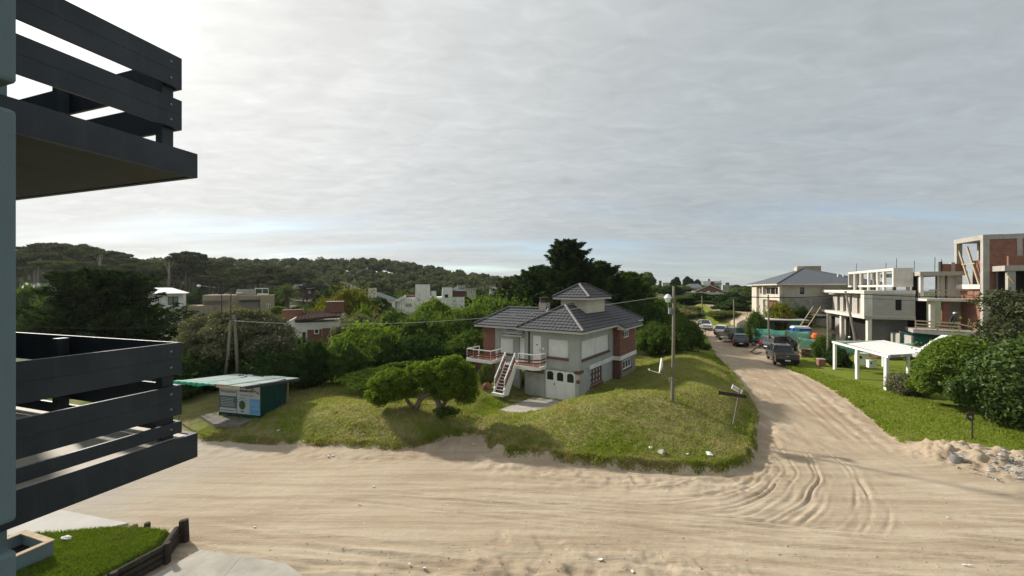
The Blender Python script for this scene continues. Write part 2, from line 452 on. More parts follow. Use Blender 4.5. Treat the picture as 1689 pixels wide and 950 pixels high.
def vnoise(x, y, sc, seed):
    """smooth value noise"""
    g = np.random.default_rng(seed).random((256, 256))
    fx, fy = x/sc+1000, y/sc+1000
    ix, iy = np.floor(fx).astype(int), np.floor(fy).astype(int)
    tx, ty = fx-ix, fy-iy
    tx = tx*tx*(3-2*tx); ty = ty*ty*(3-2*ty)
    a = g[ix % 256, iy % 256]; b = g[(ix+1) % 256, iy % 256]; c = g[ix % 256, (iy+1) % 256]; d = g[(ix+1) % 256, (iy+1) % 256]
    return (a*(1-tx)+b*tx)*(1-ty) + (c*(1-tx)+d*tx)*ty

EDGE = [(-60, 26), (-30, 21.6), (-22, 20.0), (-15.1, 18.9), (-11.5, 18.5), (-8.8, 18.3), (-6.8, 18.0), (-5.4, 17.8), (-4.2, 18.3), (-3.0, 19.3), (-2.0, 19.6),
        (-1.3, 18.6), (-0.8, 17.2), (1.5, 16.6), (3.9, 16.0), (6.5, 15.6), (8.4, 15.5), (10.1, 16.3), (11.4, 18.0), (13.0, 20.5), (14.5, 22.7),
        (16.7, 27.4), (19, 33), (21.5, 40), (24.3, 47), (27, 53), (30, 60), (33.5, 70), (36, 84)]
LAWN = EDGE + [(36, 100), (-60, 100)]
REDGE = [(60, 17.6), (30, 16.9), (24.5, 16.5), (22.0, 16.9), (19.6, 18.6), (18.3, 18.2), (18.7, 19.2), (20.4, 22), (22.3, 26), (23.6, 29), (25.0, 33), (25.4, 36), (27.5, 38.5), (31, 41.5)]
RLAWN = REDGE + [(34, 46), (60, 46)]
FAREDGE = [(60, 57), (37.6, 57), (36.2, 62), (38.0, 72), (41, 90)]
FARLAWN = FAREDGE + [(44, 90), (40.2, 70), (39.6, 62), (42, 58.5), (60, 58.5)]
DRIVE = [(-1.0, 23.5), (1.5, 26.55), (4.35, 24.95), (3.2, 23.3), (1.5, 22.3)]
FLAT = [(-0.7, 23.7), (0.55, 27.8), (4.5, 25.0), (3.3, 23.2), (1.5, 22.2)]
RIDGE = [(0.3, 19.2, 0.15), (3.5, 20.4, 0.85), (6, 20.9, 1.15), (9, 21.3, 1.1), (11.3, 23.6, 1.05), (13, 28, 1.1), (15, 33, 1.05), (17.5, 39, 0.6), (20.5, 46, 0.15)]
TMOUND = [(-14, 21.6, 0.15), (-9, 21.0, 0.55), (-5.6, 20.3, 0.80), (-3.6, 20.2, 0.6)]

def far_h(x, y):
    """ground level beyond the crossing: dunes to the right, wooded hill to the left"""
    h = np.zeros(x.shape)
    # rise to the dunes along the side road
    h = h + 4.2*sst(62, 125, y)*sst(-10, 45, x)
    h = h + 2.0*sst(50, 60, y)*sst(39, 44, x)
    # wooded hill
    h = h + (4.0*sst(80, 125, y) + 8.0*sst(150, 250, y))*sst(10, -95, x)*1.0 + 6.0*sst(150, 230, y)*sst(70, -20, x)
    h = h + 0.5*sst(-110, -190, x)*sst(80, 160, y)
    h = h + 0.8*(vnoise(x, y, 23, 3)-0.5)*sst(70, 110, y)
    # down to the beach
    fall = sst(165, 240, y)*sst(20, 70, x)
    h = h*(1-fall) - 9.0*fall
    return h

def ground(x, y, detail=True):
    """height and grass cover"""
    ins = inside(x, y, LAWN); d1, _ = seg_dist(x, y, EDGE)
    insr = inside(x, y, RLAWN); d2, _ = seg_dist(x, y, REDGE)
    insf = inside(x, y, FARLAWN); d3, _ = seg_dist(x, y, FAREDGE)
    h = far_h(x, y)
    sd = np.where(ins, d1, -d1); sr = np.where(insr, d2, -d2); sf = np.where(insf, d3, -d3)
    # corner lawn
    corner = sst(-1.6, -0.6, x)
    wob = 0.35*(vnoise(x, y, 1.1, 5)-0.5) + 0.25*(vnoise(x, y, 0.45, 6)-0.5)
    lip = (0.15 + 0.22*corner*sst(40, 25, y))*sst(-0.05, 0.35, sd+wob*0.6)
    base = lip + 0.42*sst(0.3, 5.0, sd)*sst(-1.0, -3.0, x) + 0.12*sst(0.5, 5, sd)
    rd, rv = seg_dist(x, y, RIDGE); td, tv = seg_dist(x, y, TMOUND)
    m = 1.16*rv*np.exp(-0.5*(rd/1.95)**2) + tv*np.exp(-0.5*(td/1.55)**2)
    m = m*sst(-0.2, 1.6, sd)
    dd, _ = seg_dist(x, y, FLAT + FLAT[:1]); dd = np.where(inside(x, y, FLAT), 0, dd)
    lawnh = (base + m)
    lawnh = lawnh*(0.02 + 0.98*sst(0.05, 1.5, dd)*1.0)
    lawnh = np.where(sd > -0.3, lawnh, 0)
    hr = (0.12*sst(-0.1, 0.6, sr+wob*0.5) + 0.15*sst(0, 6, sr))
    hr = np.where(sr > -0.3, hr, 0)
    hf = np.where(sf > -0.3, 0.2*sst(0, 1.5, sf), 0)
    h = h + lawnh + hr + hf
    fuzz = 0.55*(vnoise(x, y, 0.7, 8)-0.5) + 0.5*(vnoise(x, y, 0.25, 9)-0.5)
    g = np.maximum(np.maximum(sd, sr), sf)
    lowbank = 0.20*sst(40, 30, y)
    grass = (g + fuzz*0.40) > lowbank
    # bare scuffed sand where cars cut over the saddle
    if detail:
        h = h + 0.05*(vnoise(x, y, 0.8, 21)-0.5)*(g > 0) + 0.05*(vnoise(x, y, 0.33, 22)-0.5)*(g > 0)
    return h, grass, g

def road_relief(x, y, g):
    """ruts, scrapes and tracks in the sand"""
    h = np.zeros(x.shape)
    out = sst(0.1, -0.5, g)
    # straight tracks along the front street
    ca, sa = 0.985, -0.165
    along = x*ca + y*sa; acr = -x*sa + y*ca
    q = random.Random(5)
    cx, cy = 5.0, 20.0
    wx = x + 0.30*(vnoise(x, y, 1.6, 71)-0.5); wy = y + 0.30*(vnoise(x, y, 1.6, 72)-0.5)
    r = np.hypot(wx-cx, wy-cy); th = np.degrees(np.arctan2(wy-cy, wx-cx))
    cut = sst(11.55, 12.1, y + 0.215*(x-11.5))
    fanm = cut*sst(4.6, 5.4, r)*sst(12.2, 11.4, r)*sst(-100, -84, th)*sst(2, -14, th)
    for i in range(52):
        off = q.uniform(8.5, 16.8); w = q.choice((0.045, 0.05, 0.06, 0.075, 0.10)); a = q.uniform(0.008, 0.030); wl = q.uniform(9, 22); ph = q.uniform(0, 6)
        l0 = q.uniform(-16, 4); l1 = l0 + q.uniform(12, 34)
        e = acr - off - 0.16*np.sin(along/wl*6.28+ph) - 0.012*(along-4)*q.uniform(-1, 1)
        prof = -np.exp(-0.5*(e/w)**2) + 0.6*np.exp(-0.5*((e-2.1*w)/w)**2) + 0.4*np.exp(-0.5*((e+2.1*w)/w)**2)
        h += a*prof*sst(l0, l0+3, along)*sst(l1, l1-3, along)*(1-0.93*fanm)
    # curving ruts where cars turn the corner
    fan = np.zeros(x.shape)
    for i in range(32):
        jx, jy = q.uniform(-0.55, 0.55), q.uniform(-0.55, 0.55)
        r2 = np.hypot(wx-cx-jx, wy-cy-jy)
        rr = 5.3+5.1*(i+q.random())/32; w = q.choice((0.04, 0.045, 0.05, 0.06, 0.085)); a = q.choice((0.014, 0.02, 0.028, 0.036, 0.048))
        t0 = q.uniform(-100, -62); t1 = q.uniform(-44, 2)
        for tw in ((0, 0.17) if i % 3 == 0 else (0,)):      # some are the two edges of one tyre
            e = r2 - rr - tw
            prof = -np.exp(-0.5*(e/w)**2) + 0.7*np.exp(-0.5*((e-2*w)/w)**2) + 0.3*np.exp(-0.5*((e+2*w)/w)**2)
            fan += a*prof*sst(t0, t0+14, th)*sst(t1, t1-16, th)*(0.25+0.75*sst(0.25, 0.6, vnoise(x+i*7, y, 1.2, 80+i)))
    h += fan*cut
    # cast-up berm at the island's corner
    e = r - 5.35; h += 0.11*np.exp(-0.5*(e/0.22)**2)*sst(-78, -62, th)*sst(-22, -38, th)
    # side road tracks
    dx, dy = 0.395, 0.919
    al = x*dx + y*dy; ac = x*dy - y*dx
    for i in range(13):
        off = q.uniform(4.6, 10.6); w = q.uniform(0.09, 0.2); a = q.uniform(0.010, 0.035); ph = q.uniform(0, 6)
        e = ac - off - 0.4*np.sin(al/q.uniform(14, 26)+ph)
        h += a*(-np.exp(-0.5*(e/w)**2) + 0.5*np.exp(-0.5*((e-2*w)/w)**2))*sst(16.5, 21, y)
    # loose churned sand at the near and far kerb lines
    loose = np.exp(-0.5*((g+0.7)/0.55)**2) + sst(11.4, 10.2, y-0.06*x)*sst(8, 2, x)
    h += 0.09*loose*(vnoise(x, y, 0.32, 31)-0.5) + 0.05*loose*(vnoise(x, y, 0.16, 32)-0.5)
    h += 0.035*(vnoise(x, y, 1.7, 33)-0.5) + 0.014*(vnoise(x, y, 0.25, 34)-0.5)
    # block-treaded scrapes
    for (bx, by, n) in ((1.6, 11.2, 5), (0.6, 10.4, 6), (4.2, 10.6, 5)):
        lx = (x-bx)*0.97 - (y-by)*0.2; ly = (x-bx)*0.2 + (y-by)*0.97
        m = (np.abs(lx) < 0.42*n) & (np.abs(ly) < 0.32)
        h += np.where(m, 0.022*np.sign(np.sin(lx*3.6 + ly*2.0)), 0)
    return h*out

def axis(parts):
    a = []
    for x0, x1, st in parts:
        n = max(1, int(round((x1-x0)/st))); a += list(np.linspace(x0, x1, n, endpoint=False))
    a.append(parts[-1][1]); return np.array(a)
XS = axis([(-42, -18, 0.6), (-18, -1, 0.15), (-1, 3.5, 0.085), (3.5, 16.5, 0.055), (16.5, 24, 0.075), (24, 27, 0.2), (27, 50, 0.5)])
YS = axis([(7.5, 9.5, 0.09), (9.5, 17.5, 0.055), (17.5, 28, 0.13), (28, 45, 0.32), (45, 90, 0.8)])
gx, gy = np.meshgrid(XS, YS)
H0, GR, GD = ground(gx, gy)
# sand heap by the right-hand verge
HEAP = [(19.4, 17.2, 0.80, 1.05), (20.9, 16.5, 0.62, 1.2), (22.4, 15.7, 0.5, 1.2), (20.2, 15.5, 0.28, 1.0)]
def heap_h(x, y):
    h = 0
    for hx, hy, a, s in HEAP: h = h + a*0.72*np.exp(-0.5*(((x-hx)**2+(y-hy)**2)/(s*0.72)**2))
    return h*(1 + 0.6*(vnoise(x, y, 0.5, 41)-0.5) + 0.55*(vnoise(x, y, 0.20, 42)-0.5)) + 0.10*np.minimum(h, 0.3)*(vnoise(x, y, 0.1, 43)-0.5)/0.3
HP = heap_h(gx, gy)
H1 = H0 + road_relief(gx, gy, GD) + HP
GR = GR & (HP < 0.16)
ny, nx = gx.shape
verts = np.stack([gx.ravel(), gy.ravel(), H1.ravel()], 1)
ii, jj = np.meshgrid(np.arange(nx-1), np.arange(ny-1))
a = (jj*nx+ii).ravel()
quads = np.stack([a, a+1, a+1+nx, a+nx], 1)
gcount = GR.ravel()[quads].sum(1)
cxm = gx.ravel()[quads].mean(1); cym = gy.ravel()[quads].mean(1); hpm = HP.ravel()[quads].mean(1)
is_grass = gcount >= 2
is_heap = (~is_grass) & (hpm > 0.13)
def sub_mesh(name, sel):
    q = quads[sel]; used, inv = np.unique(q, return_inverse=True)
    return np_mesh(name, verts[used], inv.reshape(q.shape), True)

def sand_mat(name='sand', heap=False):
    m, t, b, o = mat_base(name)
    n1 = noise(t, o, 0.22, 6, 0.6, 0.3)
    st = mapping(t, o, (0.10, 1.3, 1), (0, 0, R(9.5)))
    n2 = noise(t, st, 1.6, 6, 0.65, 0.25)
    sp0 = N(t, 'ShaderNodeSeparateXYZ'); L(t, o, sp0.inputs[0])
    sd_ = mapping(t, o, (0.9, 0.12, 1), (0, 0, R(23)))
    ns = noise(t, sd_, 1.5, 6, 0.68, 0.3)
    fy = ramp(t, math_n(t, 'MULTIPLY', math_n(t, 'SUBTRACT', sp0.outputs[1], 16.0), 0.2), [(0.0, 0.0), (0.8, 1.0)])
    mxn = N(t, 'ShaderNodeMix', data_type='FLOAT'); L(t, fy, mxn.inputs[0]); L(t, n2, mxn.inputs[2]); L(t, ns, mxn.inputs[3]); n2 = mxn.outputs[0]
    n3 = noise(t, o, 9.0, 6, 0.7)
    col = mixc(t, ramp(t, n1, [(0.35, 0.0), (0.68, 1.0)]), (0.425, 0.345, 0.248), (0.505, 0.422, 0.314))
    col = mixc(t, ramp(t, n2, [(0.40, 0.66), (0.58, 0.0)]), col, (0.315, 0.235, 0.160))
    col = mixc(t, ramp(t, n3, [(0.55, 0.0), (0.75, 0.5)]), col, (0.31, 0.245, 0.17))
    col = mixc(t, math_n(t, 'MULTIPLY', fy, ramp(t, noise(t, o, 0.5, 6, 0.65, 0.5), [(0.40, 0.0), (0.62, 0.65)])), col, (0.33, 0.235, 0.155))
    # pale shell grit and small dark bits
    v = N(t, 'ShaderNodeTexVoronoi'); v.inputs['Scale'].default_value = 3.2; L(t, o, v.inputs['Vector'])
    col = mixc(t, ramp(t, v.outputs['Distance'], [(0.05, 0.8), (0.10, 0.0)]), col, (0.62, 0.57, 0.49))
    # hard grey surfacing towards the left end of the street
    sp = N(t, 'ShaderNodeSeparateXYZ'); L(t, o, sp.inputs[0])
    gl = math_n(t, 'ADD', sp.outputs[0], math_n(t, 'MULTIPLY', noise(t, o, 0.45, 5, 0.6), 5.0))
    fac = ramp(t, math_n(t, 'MULTIPLY', math_n(t, 'ADD', gl, 15.0), 0.125), [(0.25, 0.85), (0.85, 0.0)])
    if not heap:
        col = mixc(t, fac, col, (0.41, 0.375, 0.32))
    L(t, col, b.inputs['Base Color'])
    b.inputs['Roughness'].default_value = 0.95; b.inputs['Specular IOR Level'].default_value = 0.12
    hh = math_n(t, 'ADD', math_n(t, 'MULTIPLY', noise(t, o, 22, 5, 0.7), 0.5), math_n(t, 'MULTIPLY', n2, 0.8))
    hh = math_n(t, 'ADD', hh, math_n(t, 'MULTIPLY', noise(t, o, 4.5, 5, 0.65), 0.7))
    st2 = mapping(t, o, (0.05, 3.4, 1), (0, 0, R(9.5)))
    hh = math_n(t, 'ADD', hh, math_n(t, 'MULTIPLY', noise(t, st2, 3.0, 5, 0.7, 0.15), 0.9))
    bump(t, b, hh, 0.65, 0.055)
    return m
def grass_mat(name='grass'):
    m, t, b, o = mat_base(name)
    n1 = noise(t, o, 0.35, 6, 0.65, 0.4)
    n2 = noise(t, o, 2.2, 7, 0.72, 0.3)
    n3 = noise(t, o, 13, 5, 0.75)
    col = mixc(t, ramp(t, n3, [(0.32, 0.0), (0.68, 1.0)]), (0.135, 0.190, 0.020), (0.320, 0.380, 0.055))
    dry = math_n(t, 'MULTIPLY', ramp(t, n1, [(0.38, 0.0), (0.58, 1.0)]), ramp(t, n2, [(0.36, 0.15), (0.58, 1.0)]))
    # the sandy mounds of the corner plot are drier than the lawn across the road
    sp = N(t, 'ShaderNodeSeparateXYZ'); L(t, o, sp.inputs[0])
    rt = ramp(t, math_n(t, 'MULTIPLY', math_n(t, 'SUBTRACT', sp.outputs[0], 16.5), 0.2), [(0.0, 1.0), (0.8, 0.12)])
    dry = math_n(t, 'MULTIPLY', dry, rt)
    col = mixc(t, dry, col, (0.43, 0.36, 0.20))
    hz = ramp(t, sp.outputs[2], [(0.55, 0.0), (0.95, 0.55)])  # mound tops yellower with height, their sunlit look put into the colour
    col = mixc(t, math_n(t, 'MULTIPLY', math_n(t, 'MULTIPLY', hz, rt), ramp(t, n2, [(0.35, 0.2), (0.6, 1.0)])), col, (0.40, 0.37, 0.15))
    L(t, col, b.inputs['Base Color'])
    b.inputs['Roughness'].default_value = 0.9; b.inputs['Specular IOR Level'].default_value = 0.1
    tr = N(t, 'ShaderNodeBsdfTranslucent'); L(t, mixc(t, 1.0, col, (1.2, 1.25, 0.6), 'MULTIPLY'), tr.inputs[0])
    mx = N(t, 'ShaderNodeMixShader'); mx.inputs[0].default_value = 0.25
    mx.inputs[0].default_value = 0.35
    L(t, b.outputs[0], mx.inputs[1]); L(t, tr.outputs[0], mx.inputs[2])
    L(t, mx.outputs[0], t.nodes['Material Output'].inputs[0])
    bump(t, b, math_n(t, 'ADD', n3, noise(t, o, 40, 4, 0.7)), 0.6, 0.04)
    return m
def terrain_mat():
    m, t, b, o = mat_base('terrain_scrub')
    n = noise(t, o, 0.06, 7, 0.65); n2 = noise(t, o, 0.9, 6, 0.7)
    col = mixc(t, n2, (0.035, 0.05, 0.016), (0.09, 0.10, 0.035))
    col = mixc(t, ramp(t, n, [(0.55, 0.0), (0.66, 0.6)]), col, (0.12, 0.105, 0.06))
    L(t, col, b.inputs['Base Color']); b.inputs['Roughness'].default_value = 0.95
    bump(t, b, n2, 0.8, 0.3)
    return m
M['sand'] = sand_mat(); M['sand_heap'] = sand_mat('sand_heap', True); M['grass'] = grass_mat(); M['terrain'] = terrain_mat()

tag(link('sand_road', sub_mesh('sand_road', ~is_grass & ~is_heap), M['sand']), 'pale rutted sand street and its side road', 'road', kind='structure')
tag(link('lawn', sub_mesh('lawn', is_grass), M['grass']), 'mown green verge lawns with grassy mounds', 'lawn', kind='structure')
tag(link('sand_heap', sub_mesh('sand_heap', is_heap), M['sand_heap']), 'heap of dug sand at the right verge with grey rubble', 'sand heap')

# wide terrain sheet out to the hills and shore
def build_terrain():
    xs = axis([(-3000, -300, 300), (-300, -60, 12), (-60, 90, 5), (90, 300, 15), (300, 3000, 300)])
    ys = axis([(-60, 0, 10), (0, 100, 5), (100, 300, 8), (300, 4000, 370)])
    x, y = np.meshgrid(xs, ys)
    h = far_h(x, y)
    core = ((x > -41) & (x < 49) & (y > 8.5) & (y < 89))
    h = np.where(core, h-0.9, h - 0.03)
    far_drop = sst(300, 900, y)
    h = h - 30*far_drop
    n2, n1 = x.shape
    i, j = np.meshgrid(np.arange(n1-1), np.arange(n2-1)); a = (j*n1+i).ravel()
    me = np_mesh('terrain', np.stack([x.ravel(), y.ravel(), h.ravel()], 1), np.stack([a, a+1, a+1+n1, a+n1], 1), True)
    tag(link('terrain', me, M['terrain']), 'scrubby rolling ground reaching to the hills', 'ground', kind='structure')
build_terrain()
def build_sea():
    m, t, b, o = mat_base('sea_water')
    b.inputs['Base Color'].default_value = (0.10, 0.16, 0.19, 1); b.inputs['Roughness'].default_value = 0.22
    bump(t, b, noise(t, mapping(t, o, (1, 2.5, 1)), 0.12, 6, 0.6), 0.5, 1.0)
    tag(MB().add([(-4000, 190, -5), (9000, 190, -5), (9000, 14000, -5), (-4000, 14000, -5)], [(0, 1, 2, 3)]).build('sea', m), 'strip of grey blue sea at the horizon', 'sea', kind='structure')
build_sea()

# ------------------------------------------------------------------ grass blades (too many to count)
def grass_tufts():
    q = np.random.default_rng(3)
    n = 330000
    x = q.uniform(-16, 27, n); y = 15.4 + (q.random(n)**1.8)*26
    h, g, gd = ground(x, y)
    keep = g & (heap_h(x, y) < 0.2)
    dd, _ = seg_dist(x, y, DRIVE + DRIVE[:1]); keep &= ~inside(x, y, DRIVE)
    x, y, h, gd = x[keep], y[keep], h[keep], gd[keep]
    n = len(x)
    edge = np.exp(-np.maximum(gd, 0)/0.25)
    ex = (gd < 0.34) & (gd > -0.1)
    rep = np.concatenate([np.arange(n)] + [np.nonzero(ex)[0]]*9)
    jx = q.normal(0, 0.10, len(rep)); jy = q.normal(0, 0.10, len(rep)); jx[:n] = 0; jy[:n] = 0
    x, y = x[rep]+jx, y[rep]+jy; h, g2, gd = ground(x, y); k2 = (gd > 0.02); x, y, h, gd = x[k2], y[k2], h[k2], gd[k2]; n = len(x)
    edge = np.exp(-np.maximum(gd, 0)/0.25)
    ht = q.uniform(0.035, 0.085, n)*(0.7+0.8*vnoise(x, y, 1.3, 51)) + 0.10*edge*q.random(n)
    an = q.uniform(0, 6.283, n); w = q.uniform(0.012, 0.026, n)*(1+y/40)
    lean = q.uniform(0.0, 0.9, n)*ht; la = q.uniform(0, 6.283, n)
    px, py = np.cos(an)*w, np.sin(an)*w
    weed = (vnoise(x, y, 0.45, 91) > 0.80) & (q.random(n) < 0.6)
    ht = np.where(weed, ht*q.uniform(1.4, 2.6, n), ht)
    v = np.empty((n, 3, 3))
    v[:, 0] = np.stack([x-px, y-py, h-0.01], 1); v[:, 1] = np.stack([x+px, y+py, h-0.01], 1)
    v[:, 2] = np.stack([x+np.cos(la)*lean, y+np.sin(la)*lean, h+ht], 1)
    me = np_mesh('grass_blades', v.reshape(-1, 3), np.arange(n*3).reshape(n, 3))
    tag(link('grass', me, M['grass']), 'short grass blades covering the mounds and verges', 'grass', kind='stuff')
grass_tufts()

# hard surfaces
def slab(name, poly, z0, z1, mat, label, cat, kind='structure'):
    return tag(MB().prism(poly, z0, z1).build(name, mat), label, cat, kind=kind)
M['pad'] = plain('rough_pad', (0.20, 0.185, 0.16), 0.95, 0.3, 2.5, 0.6, 14)
slab('driveway', DRIVE, -0.1, 0.045, M['conc_slab'], 'worn concrete driveway slab before the garage doors', 'driveway')
KP = [G(330, 690, .3), G(368, 683, .3), G(430, 692, .3), G(396, 705, .3), G(352, 704, .3)]
slab('pavement', [(p.x, p.y) for p in KP], 0.0, 0.46, M['pad'], 'small rough concrete pad before the kiosk', 'pavement')
# pavements on our side of the street
def plates(name, polys, z, mat, label):
    base = None
    for i, p in enumerate(polys):
        o = MB().prism([(a, b) for a, b in p], -0.15, z + 0.012*(i % 2)).build('paving_plate' if i else name, mat, base)
        if i == 0: base = tag(o, label, 'pavement', kind='structure')
PV = [(285, 950), (330, 908), (470, 930), (540, 958)]
p0, p1, p2, p3 = [G(u, v, 0.08) for u, v in PV]
pm = (p1+p2)/2; pn = (p0+p3)/2
near = [(p0.x-1.2, p0.y-1.6), (p1.x, p1.y), (pm.x-0.01, pm.y), (pn.x-0.5, pn.y-1.6)]
near2 = [(pm.x+0.01, pm.y), (p2.x, p2.y), (p3.x+0.6, p3.y-0.7), (pn.x-0.48, pn.y-1.6)]
plates('sidewalk', [near, near2], 0.10, M['conc_slab'], 'cracked pale concrete sidewalk plates at the near edge')
q0 = [G(u, v, 0.05) for u, v in ((30, 882), (105, 842), (212, 863), (150, 885))]
slab('pavement', [(-24, 14.6), (q0[1].x, q0[1].y), (q0[2].x, q0[2].y), (q0[2].x-2.2, q0[2].y-1.2), (-24, 11.0)], -0.1, 0.06, M['pavement'], 'pale smooth concrete apron beneath the balconies', 'pavement')

# ================================================================== NEAR BALCONIES (left edge)
BX = Vector((0.952, -0.306)); BY = Vector((0.306, 0.952))
BROT = math.atan2(-0.306, 0.952)
BP = (-3.47, 4.08)
def balcony(zs, label, low_board, floor_open):
    """zs = level of the slab top"""
    t = empty('balcony', (BP[0], BP[1], zs), BROT, label, 'balcony')
    d = 3.55; ln = 7.0
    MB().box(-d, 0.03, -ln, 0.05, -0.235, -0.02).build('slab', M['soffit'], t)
    MB().box(-d, 0.055, -ln, 0.075, -0.02, 0.0).build('deck', M['deck'], t)
    MB().box(0.032, 0.08, -ln, 0.10, -0.245, 0.012).build('fascia', M['rail_dark'], t)
    MB().box(-d, 0.030, 0.052, 0.10, -0.245, 0.012).build('fascia', M['rail_dark'], t)
    boards = [(0.66, 0.99), (0.235, 0.545)]
    if low_board: boards.append((0.045, 0.165))
    planks = []
    for z0, z1 in boards:
        planks += [(z0, z1)] if z1-z0 < 0.2 else [(z0, (z0+z1)/2-0.0004), ((z0+z1)/2+0.0004, z1)]
    for z0, z1 in planks:
        MB().box(-0.028, 0.0, -ln, 0.0, z0, z1).build('rail_board', M['rail_dark'], t, bevel=0.0025)
        MB().box(-d, -0.030, -0.028, 0.0, z0, z1).build('rail_board', M['rail_dark'], t, bevel=0.0025)
    for z0, z1 in planks:
        for y in (-0.10, -1.9):
            MB().lathe([(0.011, 0), (0.011, 0.003), (0.007, 0.006)], 8).build('bolt', M['metal_grey'], t).matrix_local = Matrix.Translation((0.001, y, (z0+z1)/2)) @ Matrix.Rotation(R(90), 4, 'Y')
    for x, y in ((-0.10, -0.10), (-0.10, -1.9), (-0.10, -3.8), (-1.9, -0.10), (-3.4, -0.10)):
        MB().box(x-0.05, x+0.05, y-0.05, y+0.05, 0.0, 0.97).build('post', M['rail_dark'], t)
    return t
balcony(5.94, 'lower dark slatted balcony with sunlit tiled floor, beside the camera', True, True)
balcony(8.92, 'upper dark slatted balcony overhead with its grey underside showing', False, True)

def pillar(z0, z1, label):
    t = MB().box(-3.5, 0.27, -1.46, -1.235, z0, z1).build('dividing_wall', M['divider'], bevel=0.03)
    t.location = (BP[0], BP[1], 0); t.rotation_euler = (0, 0, BROT)
    tag(t, label, 'wall', 'blue grey walls dividing the balconies')
pillar(5.81, 8.79, 'blue grey rendered dividing wall between the two balcony slabs')
pillar(8.98, 11.8, 'blue grey dividing wall end at the top left corner')
pillar(2.85, 5.60, 'blue grey dividing wall end at the bottom left corner')
bw = MB().box(-4.2, -3.6, -9, 0.1, 0, 12).build('apartment_building', M['divider'])
bw.location = (BP[0], BP[1], 0); bw.rotation_euler = (0, 0, BROT)
tag(bw, 'blue grey apartment block wall carrying the dark balconies', 'building')

# raised front lawn with log edging
def front_lawn():
    poly = [(-9.92, 11.32), (-9.66, 10.57), (-10.0, 9.57), (-10.7, 7.4), (-18, 5.5), (-18, 10.2), (-13.6, 11.15), (-11.6, 11.5)]
    xs = np.arange(-18, -9.4, 0.12); ys = np.arange(5.4, 11.7, 0.12)
    x, y = np.meshgrid(xs, ys)
    ins = inside(x, y, poly); dd, _ = seg_dist(x, y, poly + poly[:1])
    sd = np.where(ins, dd, -dd)
    z = 0.1 + 0.38*sst(-0.12, 0.12, sd) + 0.10*sst(0, 2, sd) + 0.05*(vnoise(x, y, 0.5, 61)-0.5)
    ok = sd > -0.14
    n2, n1 = x.shape
    i, j = np.meshgrid(np.arange(n1-1), np.arange(n2-1)); a = (j*n1+i).ravel()
    q = np.stack([a, a+1, a+1+n1, a+n1], 1)
    q = q[ok.ravel()[q].all(1)]
    V = np.stack([x.ravel(), y.ravel(), z.ravel()], 1)
    used, inv = np.unique(q, return_inverse=True)
    tag(link('lawn', np_mesh('front_lawn', V[used], inv.reshape(q.shape), True), M['grass_lush']), 'bright raised front lawn held by log edging', 'lawn', kind='structure')
    g = np.random.default_rng(8); n = 60000
    px = g.uniform(-15, -9.5, n); py = g.uniform(8.2, 11.6, n)
    ins = inside(px, py, poly); dd, _ = seg_dist(px, py, poly + poly[:1]); k = ins & (dd > 0.05); px, py, dd = px[k], py[k], dd[k]; n = len(px)
    pz = 0.1 + 0.38*sst(-0.12, 0.12, dd) + 0.10*sst(0, 2, dd) + 0.05*(vnoise(px, py, 0.5, 61)-0.5)
    ht = g.uniform(0.04, 0.10, n); an = g.uniform(0, 6.283, n); w = g.uniform(0.006, 0.014, n); la = g.uniform(0, 6.283, n); le = ht*g.uniform(0, 1.0, n)
    v = np.empty((n, 3, 3))
    v[:, 0] = np.stack([px-np.cos(an)*w, py-np.sin(an)*w, pz-0.01], 1); v[:, 1] = np.stack([px+np.cos(an)*w, py+np.sin(an)*w, pz-0.01], 1)
    v[:, 2] = np.stack([px+np.cos(la)*le, py+np.sin(la)*le, pz+ht], 1)
    tag(link('grass', np_mesh('front_grass', v.reshape(-1, 3), np.arange(n*3).reshape(n, 3)), M['grass_lush']), 'lush grass blades on the raised front lawn', 'grass', kind='stuff')
def lush():
    m, t, b, o = mat_base('grass_lush')
    n3 = noise(t, o, 9, 6, 0.75); n1 = noise(t, o, 0.9, 5, 0.6)
    col = mixc(t, ramp(t, n3, [(0.3, 0.0), (0.7, 1.0)]), (0.095, 0.145, 0.012), (0.235, 0.315, 0.030))
    col = mixc(t, ramp(t, n1, [(0.5, 0.0), (0.75, 0.6)]), col, (0.17, 0.18, 0.05))
    L(t, col, b.inputs['Base Color']); b.inputs['Roughness'].default_value = 0.9
    tr = N(t, 'ShaderNodeBsdfTranslucent'); L(t, mixc(t, 1.0, col, (1.2, 1.25, 0.6), 'MULTIPLY'), tr.inputs[0])
    mx = N(t, 'ShaderNodeMixShader'); mx.inputs[0].default_value = 0.25
    L(t, b.outputs[0], mx.inputs[1]); L(t, tr.outputs[0], mx.inputs[2]); L(t, mx.outputs[0], t.nodes['Material Output'].inputs[0])
    bump(t, b, n3, 0.8, 0.04)
    return m
M['grass_lush'] = lush()
front_lawn()
lw = empty('log_edging', (-9.6, 10.6, 0), 0, 'low retaining edge of stacked dark logs and stakes beside the raised lawn', 'retaining wall')
def logs(p, q, rows):
    for k in range(rows):
        z = 0.09 + k*0.165
        a = Vector((p[0]+9.6+rnd.uniform(-.02, .02), p[1]-10.6, z)); b = Vector((q[0]+9.6+rnd.uniform(-.02, .02), q[1]-10.6, z+rnd.uniform(-.01, .01)))
        MB().tube([a, (a+b)/2+Vector((0.01, 0, 0.006)), b], [0.085, 0.088, 0.08], 9).build('log', M['wood_dark'], lw, smooth=False)
logs((-9.83, 11.40), (-9.50, 10.60), 3); logs((-9.50, 10.55), (-9.88, 9.5), 3); logs((-9.88, 9.48), (-10.6, 7.4), 3)
